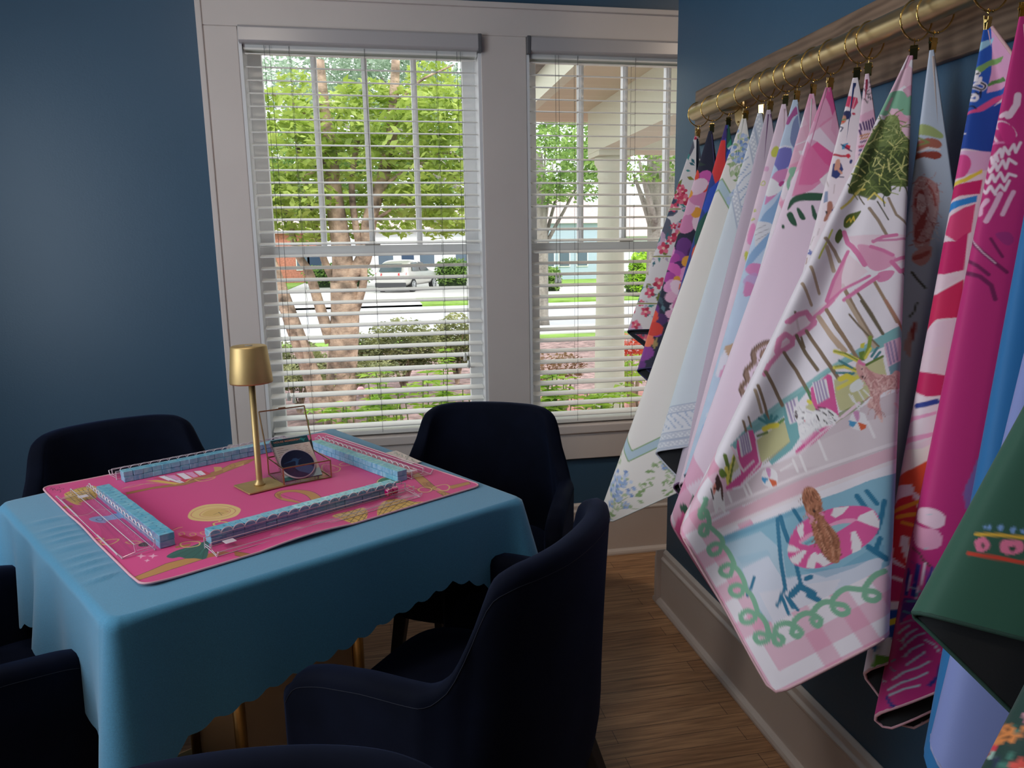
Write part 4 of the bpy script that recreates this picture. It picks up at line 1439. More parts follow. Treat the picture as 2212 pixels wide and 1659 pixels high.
for p in ((712, 716), (60, 60), (720, 80), (70, 700), (690, 400), (55, 380), (400, 60), (400, 735), (740, 560), (110, 205), (210, 85)):
    for j in range(46):
        a, r_ = g.uniform(0, 6.3), g.uniform(0, 1) ** .5 * 36
        c.disc((p[0] + r_ * math.cos(a), p[1] + r_ * math.sin(a) * 1.2), 5.2, ['#9db6de', '#b7c9ea', '#7f9ccf', '#cdd9ee'][j % 4], n=8)
# 5: pale blue-grey, laced and ferned border
c = PRN[5]; X_, Y_, D = edge_dist(c); g = np.random.default_rng(5)
paint(c, soft(D, 0, 104, 1), '#e3e6ec')
for a, b in ((4, 20), (24, 40), (88, 104)):
    paint(c, soft(D, a, b), '#c9cfdb'); paint(c, soft(D, a - 2, a), '#a9b6cc'); paint(c, soft(D, b, b + 2), '#a9b6cc')
    paint(c, soft(D, a + 2, b - 2) * (np.sin(X_ * .55) * np.sin(Y_ * .55) > .1), '#e9ecf1')
for s in range(4):
    for i in range(20):
        t = 45 + i * 37
        for k in range(-3, 4):
            for sg in (-1, 1):
                x, y = t + sg * (4 + abs(k) * 1.2) + k * 4, 64 + k * 5.5
                p = [(x, y), (y, x), (790 - y, x), (x, 790 - y)][s]
                a = [sg * .6 + PI / 2, 0 + sg * .6, PI + sg * .6, -PI / 2 + sg * .6][s]
                leaf(c, p, 9, a + PI * 0, '#a9b9d2', .25)
# 9 and 10: pink checks; 13: checks round the pool scene
gingham(PRN[9], '#e884b0', 66, 30, 8, 150, .5)
c = PRN[13]; X_, Y_, D = edge_dist(c)
for A in (X_, Y_):
    B_ = np.minimum(A, 790 - A)
    paint(c, soft((B_ - 26) % 62, 0, 27, 1.5) * np.clip((112 - D) / 1.5, 0, 1) * (B_ > 60), '#e78cb2', .5)
paint(c, soft(D, 26, 54, 1.5), '#e78cb2', .5); paint(c, soft(D, -9, 5, 1.5), '#e78cb2', .6)
gingham(PRN[10], '#e2619e', 120, 62, 10, 120, .45)
PRN[15].noise(.0, 60); PRN[8].noise(.05, 40, 3); PRN[7].noise(.04, 40, 4)
# 20: dark green with red and pink flowers and a tiger
c = PRN[20]; g = np.random.default_rng(20)
for i in range(2600): leaf(c, g.uniform(0, 790, 2), g.uniform(7, 15), g.uniform(0, 6.3), ['#2c3f66', '#3f7a6c', '#9fc0b4', '#24304c', '#143a34'][i % 5], .22)
for i in range(520): flower(c, g.uniform(0, 790, 2), g.uniform(5, 11), [['#d8304a', '#b8203c'], ['#e8a0b4', '#d8809c'], ['#e85a50', '#d03c3c']][i % 3], '#f0d8a0', 5, i)
# strokes and shapes of every print, in millimetres on its mat
ART = {}
ART[13] = '''
b 8a9a5e 1 112,83 97,94 109,119 129,126 134,110
b 6b7c46 1 160,103 139,92 119,83 107,108 110,143 91,173 110,204 162,214 181,199 196,211 201,198 218,189 228,171 241,164 223,147 196,127
b 42532a 1 177,119 157,120 137,137 130,153 132,180 159,194 174,189 188,209 199,208 198,179 210,169 210,148
b 55662f .9 240,162 211,150 195,157 196,185 214,203 225,181
l c9c87c 2 154,99 172,81
l c9c87c 2 159,122 155,145
l dcd98c 2 156,107 134,110
l dcd98c 2 179,117 198,108
l c9c87c 2 144,147 166,170
l e3dc86 2 165,158 181,173 184,160
l c9c87c 2 159,177 164,197
l c9c87c 2 131,155 132,180
l e3dc86 2 227,122 205,151
l e3dc86 2 210,105 196,149
l e3dc86 2.5 208,166 226,173 249,177
l b9bd63 2 183,171 192,184
l c9c87c 2 133,166 152,184
l dcd98c 2 135,125 135,143 122,142
l dcd98c 2 192,105 182,137
l dcd98c 2 158,131 179,147
l c9c87c 2 129,191 159,209
l e6d26a 4 266,181 246,178 222,168 214,174
l e6d26a 3 221,195 207,192 206,218
b 5a6a2c 1 272,200 261,196 248,200 241,205 259,213 274,216 279,210
l e6c84a 2 271,206 262,203 265,210 255,204 259,212
b 55662f 1 298,214 287,210 288,222 303,230 305,222
l cdd060 3 300,205 316,216 336,228 346,235
l a08c7a 5 229,210 232,237 238,268
l a08c7a 4 197,214 206,247 201,285
l 55513f 2 213,208 220,247
l 6b5f4a 2 228,179 230,198
l a08c7a 6 317,212 316,239 319,259
l c3ad98 7 324,225 328,242 336,267
l a58a70 5 300,325 305,354 314,401
l 7b6a55 4 330,320 335,368 342,408
l 9d8670 6 340,299 350,346 358,401
l 7b6a55 5 383,316 390,355 392,397
l c3ad98 6 401,321 405,357 406,387
l 7b6a55 4 432,327 433,356
l b59d88 5 365,241 378,287
l b59d88 5 393,258 400,297
l 7b6a55 4 431,293 440,317 449,352
l 5a5244 3 259,331 247,375
p f2d4e2 .8 283,229 229,275 193,300 205,320 258,321 285,313 291,286 288,260
b e9a6c6 1 281,254 270,265 259,284 251,307 255,314 273,317 289,309 292,290 287,270
l e27fb0 8 284,219 290,239 289,250 290,267 294,291
l e27fb0 6 260,265 244,267 227,277
l d98cb4 4 197,299 232,284 260,263
l e27fb0 6 268,270 258,287 252,303
l e27fb0 6 254,313 231,317 201,312
l e27fb0 7 260,312 260,333 218,334
b e48fb8 1 287,316 273,321 267,329 283,335 296,328
p f4dbe6 .8 301,255 297,304 350,310 405,315 421,309 373,305
b eaa6c4 1 299,252 323,268 346,280 375,303 369,313 349,307 330,282 310,264
l e27fb0 6 299,253 323,268 345,281 375,305
l e27fb0 5 375,309 345,306 319,310 300,312
l e27fb0 7 406,317 378,313
l e27fb0 7 353,323 328,322 291,321
l e27fb0 8 451,301 432,299 414,303 412,321 413,327 435,330
l e27fb0 6 435,330 454,329 486,330
p f4dbe6 .8 443,299 414,302 411,324 453,329 498,347 531,355 487,320
l e58cb6 9 448,302 429,299 414,303 414,316 411,324 422,328 453,329
l e58cb6 9 493,334 479,320 465,317 459,329 464,337 481,338 494,336
l e58cb6 7 532,357 517,347 493,339
l e58cb6 5 405,316 381,315 366,312
p 86bcbf 1 645,429 596,414 525,407 455,406 379,406 291,409 300,449 353,425 388,420 435,415 474,415 526,432 553,434 595,431 640,437
p 9cccd0 .7 596,414 525,407 455,406 379,406 354,406 360,411 459,412 530,415 594,421
p cfcb9a 1 602,443 546,439 548,467 556,475 593,478 614,479
p cfcb9a 1 444,429 364,437 380,471 414,481 450,484 466,476 457,451
p d6d2a6 1 667,453 640,450 650,466 672,471
p 9a9a62 .8 593,478 553,474 562,480 616,483
p 8c9460 .8 468,478 417,482 448,488 486,493
p cfcb9a 1 504,440 484,438 494,454 508,458
l 9a8068 6 384,318 390,371 396,423
l c3ad98 6 350,327 361,395 364,417
l 7b6a55 3 362,349 362,374 359,420
l 6e6450 5 334,341 342,406
l c9ae98 8 401,321 404,365 403,397
l 8b7560 6 431,330 433,373 437,429
l 8b7560 6 484,342 482,378 487,426
l 7b6a55 6 450,328 453,363 454,399
l 8b7560 6 528,354 529,378 533,416
l 8b7560 5 551,367 559,401 566,424
l b09a84 5 559,371 570,408
l 8b7560 4 604,405 610,424
l 8b7560 3 593,403 598,420
l b5856f 5 306,362 313,409 312,445
l 4f8f96 5 568,433 579,414
l 4f8f96 5 568,433 568,415
l 4f8f96 5 568,433 558,421
l 4f8f96 5 568,433 551,427
l 6d9a5a 5 556,438 544,437
l e8d84e 9 580,434 570,435 559,439
l 5f7c3f 4 596,438 579,441
l e6da62 7 397,422 405,405 415,389
l 6b8038 2 397,421 405,401 416,388
l e6da62 7 408,434 418,419 431,412
l 6b8038 2 408,433 417,417 430,411
l e6da62 6 410,444 430,445 447,444
l 4c8790 4 411,427 419,406
l 4c8790 4 418,433 434,421
l 4c8790 4 414,436 433,434
l e8d84e 9 435,433 425,434 421,442
p 6f8a3c 1 388,411 380,414 389,428 395,424
p d8d04e 1 378,401 371,403 378,410 382,407
l 8fa33e 6 385,422 372,414 360,400
l e6da62 4 386,425 370,416
l 4c8790 4 377,428 362,421
l 4c8790 4 376,434 363,429
l 67803c 4 391,435 364,437
l 5d8a5e 4 485,412 491,438
l e8d84e 6 495,435 494,439
l 6b8038 6 679,480 667,458 660,438
l e6da62 6 680,480 670,456
l e6da62 6 677,479 663,461 647,446
l 6b8038 3 677,479 660,460 646,445
b 6f8a3c 1 684,457 676,453 675,467 684,467
p e35fa2 1 630,427 605,422 598,425 605,452 614,480 619,484 663,493 688,487 687,482 653,477 645,458 637,436
l f6dbe8 4 643,432 648,467 647,475 624,470
l f6dbe8 3 603,445 616,478 663,493
p f1eaf2 1 627,425 606,423 616,453 639,454
l b3a2c6 3 622,424 633,453
l b3a2c6 3 618,424 629,453
l b3a2c6 3 614,424 624,453
l b3a2c6 3 610,424 620,453
p e35fa2 1 480,418 467,417 445,415 443,421 459,455 473,485 516,498 551,501 561,499 557,493 521,486 494,457 491,438
p f0b0d0 .6 543,485 504,481 499,484 539,494
l f6dbe8 3 556,501 512,492 436,481
l f6dbe8 5 468,486 436,481
p f1eaf2 1 473,412 452,420 465,449 487,448
l b3a2c6 3 470,414 484,448
l b3a2c6 3 466,416 479,448
l b3a2c6 3 462,417 474,448
l b3a2c6 3 457,418 469,448
p 79b3b9 1 533,419 509,415 523,453 535,476 547,482 557,477 546,444
p 79b3b9 1 602,491 602,483 556,475 547,482 562,488
p f1eaf2 1 529,416 505,417 521,455 541,450
l b3a2c6 3 525,417 535,449
l b3a2c6 3 518,417 530,450
l b3a2c6 3 513,418 525,452
p 7aa0ae 1 367,455 332,454 338,490 379,482
p e3bcd2 1 351,421 324,424 334,456 368,456
l a08cb4 3 347,423 362,454
l a08cb4 3 342,424 356,453
l a08cb4 3 336,425 350,453
p dccbd3 1 696,487 665,497 619,487 553,503 475,489 436,488 373,495 406,569 559,543 738,512 739,495 720,486
p e9dce2 .6 623,492 517,500 450,509 389,527 409,568 523,544
l f6eef2 4 660,497 663,516
l f6eef2 4 653,496 655,513
l f6eef2 4 688,491 691,508
l f6eef2 4 556,504 562,529
l f6eef2 4 569,503 573,524
l f6eef2 4 519,499 527,531
l f6eef2 3 595,507 574,508
l f6eef2 4 443,513 449,538
l e2b4bc 5 393,510 389,527
p e6bccb 1 753,518 653,527 569,539 483,556 406,569 423,586 559,561 664,545 750,531 766,521
l f2e6ec 5 746,507 647,518 565,533 404,566
l f2e6ec 6 742,536 666,546 561,565 424,587
b f6f2f6 1 520,431 512,429 506,440 499,453 482,459 474,473 474,486 489,488 507,484 524,484 538,485 538,474 530,456 527,440
l 2a2226 2.2 494,454 490,459
l 2a2226 2 489,453 481,461
l 2a2226 2 488,464 486,471
l 2a2226 2.2 480,467 478,479
l 2a2226 2 498,463 500,472
l 2a2226 2 494,476 493,483
l 2a2226 2 480,475 481,486
b 5a4a4c 1 523,437 519,437 523,447 527,449 527,443
b 201c20 1 519,452 516,453 518,456 520,454
b e08a96 1 519,458 517,459 519,462
l 4a4044 2 513,445 511,447
b dea8a6 1 400,424 393,426 393,439 388,454 374,468 360,467 344,490 356,499 389,487 407,491 424,523 424,502 429,493 415,480 409,459 411,445 407,432
l c98f8e 3 394,439 393,462 377,473
l c98f8e 3 396,448 398,475 375,485
l c98f8e 3 400,457 406,481
l e9bdb8 3 398,430 402,450 407,475
l c98f8e 3 374,469 360,489
l c98f8e 3 415,486 425,511
l e9bdb8 3 421,487 425,517
b 1d181c 1 409,445 405,447 406,450 409,449
b 1d181c 1 401,436 399,437 401,439
b e87fae 1 399,423 393,422 394,427 391,432 394,435 398,430
l 7b4a4a 2 408,450 406,453 404,451
b f4f0f2 1 713,484 696,465 692,476 701,502 710,518 713,506 723,510 719,494
b 4a3230 1 696,465 687,458 690,471 699,482 703,477
b 5a3a34 1 689,469 692,481 702,499 701,491
b d98a7e 1 705,471 698,469 706,481 711,483
l 3a2826 2 709,473 715,489
b 1d181c 1 705,474 702,475 705,477
b eef0ee 1 430,450 411,449 416,463 434,461
l f4f4f4 2 437,465 442,490
l f4f4f4 2 425,465 428,488
l f4f4f4 2 439,461 441,474 436,488
l f4f4f4 2 418,467 416,485
b f3eef3 1 608,493 602,503 605,514 613,523 623,521 630,512 627,500 619,492
b d99ac6 1 613,491 607,495 611,502 617,506
p 4f9fd0 1 626,499 618,507 628,511 629,504
p e0663f 1 618,507 609,518 614,524 620,522
b f3eef3 1 445,492 439,500 443,511 451,519 460,518 467,508 464,497 454,490
b d99ac6 1 451,489 444,492 448,500 455,505
p 4f9fd0 1 464,496 456,505 465,509 468,504
p e0663f 1 455,505 447,516 452,520 459,519
p 8fbfd6 1 735,548 679,557 635,567 583,575 538,584 493,590 447,601 492,661 541,707 578,706 633,705 690,699 740,697 744,671 739,636 737,593
p b9d2e4 1 736,561 675,573 661,616 680,656 735,690 744,671 739,636 737,593
p dfe2f2 .9 733,608 685,612 685,653 643,666 582,684 540,693 558,707 633,705 691,701 733,703 740,693 740,656
p e9e6f2 .8 728,654 672,672 612,692 633,705 691,701 732,701
p 6fa9c8 .6 734,549 636,568 584,577 586,584 660,571 734,557
p 6fa9c8 .5 652,656 602,678 553,676 531,679 537,688 585,688 629,681
p a9cbe0 .7 731,588 681,604 681,614 730,602
l 2d7ba0 6 641,570 656,598 673,630 690,668
l 2d7ba0 7 635,570 641,588 646,609
l 2d7ba0 6 612,572 613,594
l 2d7ba0 6 656,645 666,672
l 2d7ba0 5 690,666 714,683
l 2d7ba0 5 701,677 706,701
l 2d7ba0 4 695,677 696,696
l 2d7ba0 5 693,681 691,702
l 2d7ba0 10 687,679 669,674 664,682 658,692
l 2d7ba0 9 665,691 657,703
l 2d7ba0 7 655,669 647,670
l 2d7ba0 5 722,630 734,639 747,648
l 2d7ba0 8 522,601 522,622
l 2d7ba0 7 506,602 505,624
l 2d7ba0 7 494,626 516,648 531,659
l 2d7ba0 9 552,672 547,684 541,697
l 2d7ba0 7 531,669 546,680
b e85fa4 1 654,620 643,608 622,596 595,594 561,599 532,612 515,628 517,647 530,660 551,667 584,669 619,667 643,658 658,643 659,629
p f4ecf2 1 561,599 540,608 554,613 567,613 570,607
p f4ecf2 1 536,627 515,629 517,647 524,656 532,646 543,631
p f4ecf2 1 621,597 610,595 622,613 628,614 626,602
p f4ecf2 1 656,622 649,613 639,623 638,629 648,627
p f4ecf2 1 659,640 659,632 635,631 629,634 653,646
p f4ecf2 1 629,649 615,646 611,666 623,666
p f4ecf2 1 646,655 631,643 621,641 620,649 636,662
p f4ecf2 1 561,642 554,643 557,664 563,670 577,669
b f7a8cc 1 636,619 619,614 589,616 562,619 544,628 546,635 569,637 598,636 623,635 637,627
b 9cc8d6 1 632,622 618,620 592,619 566,624 550,633 554,636 578,635 605,632 624,630
l 7ab0c0 4 626,625 602,626
l e85fa4 8 638,621 626,633 599,637 546,635
b b57558 1 584,554 574,552 567,561 567,575 573,589 580,598 581,610 579,637 587,655 599,670 608,668 612,660 613,643 611,624 603,605 600,591 595,573 591,562
l 8f5a40 2.5 581,557 581,565 589,569
l 8f5a40 2.5 574,562 575,572 572,579
l 8f5a40 2.5 594,577 591,584
l 8f5a40 2.5 577,586 581,595
l 8f5a40 3 594,611 599,630 611,654
l d89a7c 3 587,612 590,635 602,659
l 8f5a40 3 584,619 590,646 600,665
l d89a7c 3 599,615 606,637 610,657
l d89a7c 3 576,558 569,559
l d89a7c 3 573,573 568,573
l 8f5a40 3 586,633 594,658
b 241a1a 1 587,586 584,586 585,590 589,591 589,588
l e69ab4 4 599,587 596,596 594,608
l e69ab4 4 595,594 602,601
l e69ab4 4 581,595 580,600
s 86bd9f 8 725,483 731,489 744,496 748,504 739,504 735,499 739,514 744,521 752,516 761,522 760,530 753,530 745,523 739,537 736,550 740,559 750,552 763,553 764,564 752,567 741,562 738,577 741,597 750,591 764,592 765,601 756,607 743,600 739,614 743,635 753,626 766,625 768,634 759,642 746,639 741,654 747,678 759,668 772,669 774,679 762,685 747,681 743,695 749,712 760,705 769,706 768,716 755,719 747,715
s 86bd9f 8 749,712 743,718 747,727 741,732 733,726 739,716 732,708 717,710 709,719 717,725 713,734 704,730 707,717 698,711 684,711 675,718 682,725 679,734 670,729 674,716 662,710 650,710 642,716 646,724 641,735 630,736 629,727 641,716 632,709 615,707 601,715 593,722 598,731 590,739 580,737 582,729 592,721 581,714 567,710 553,711
s 86bd9f 18 107,72 89,63 74,60 71,70 75,79 83,76 84,67 74,66 79,85 75,94 48,91 50,86 69,85 76,88 79,99
p d98aae .8 20,13 2,0 0,-2 0,19 4,43 17,19 30,28 38,26
p d98aae .7 61,59 14,62 22,75 65,77
p e59abb .7 107,72 84,58 80,60 101,75
'''
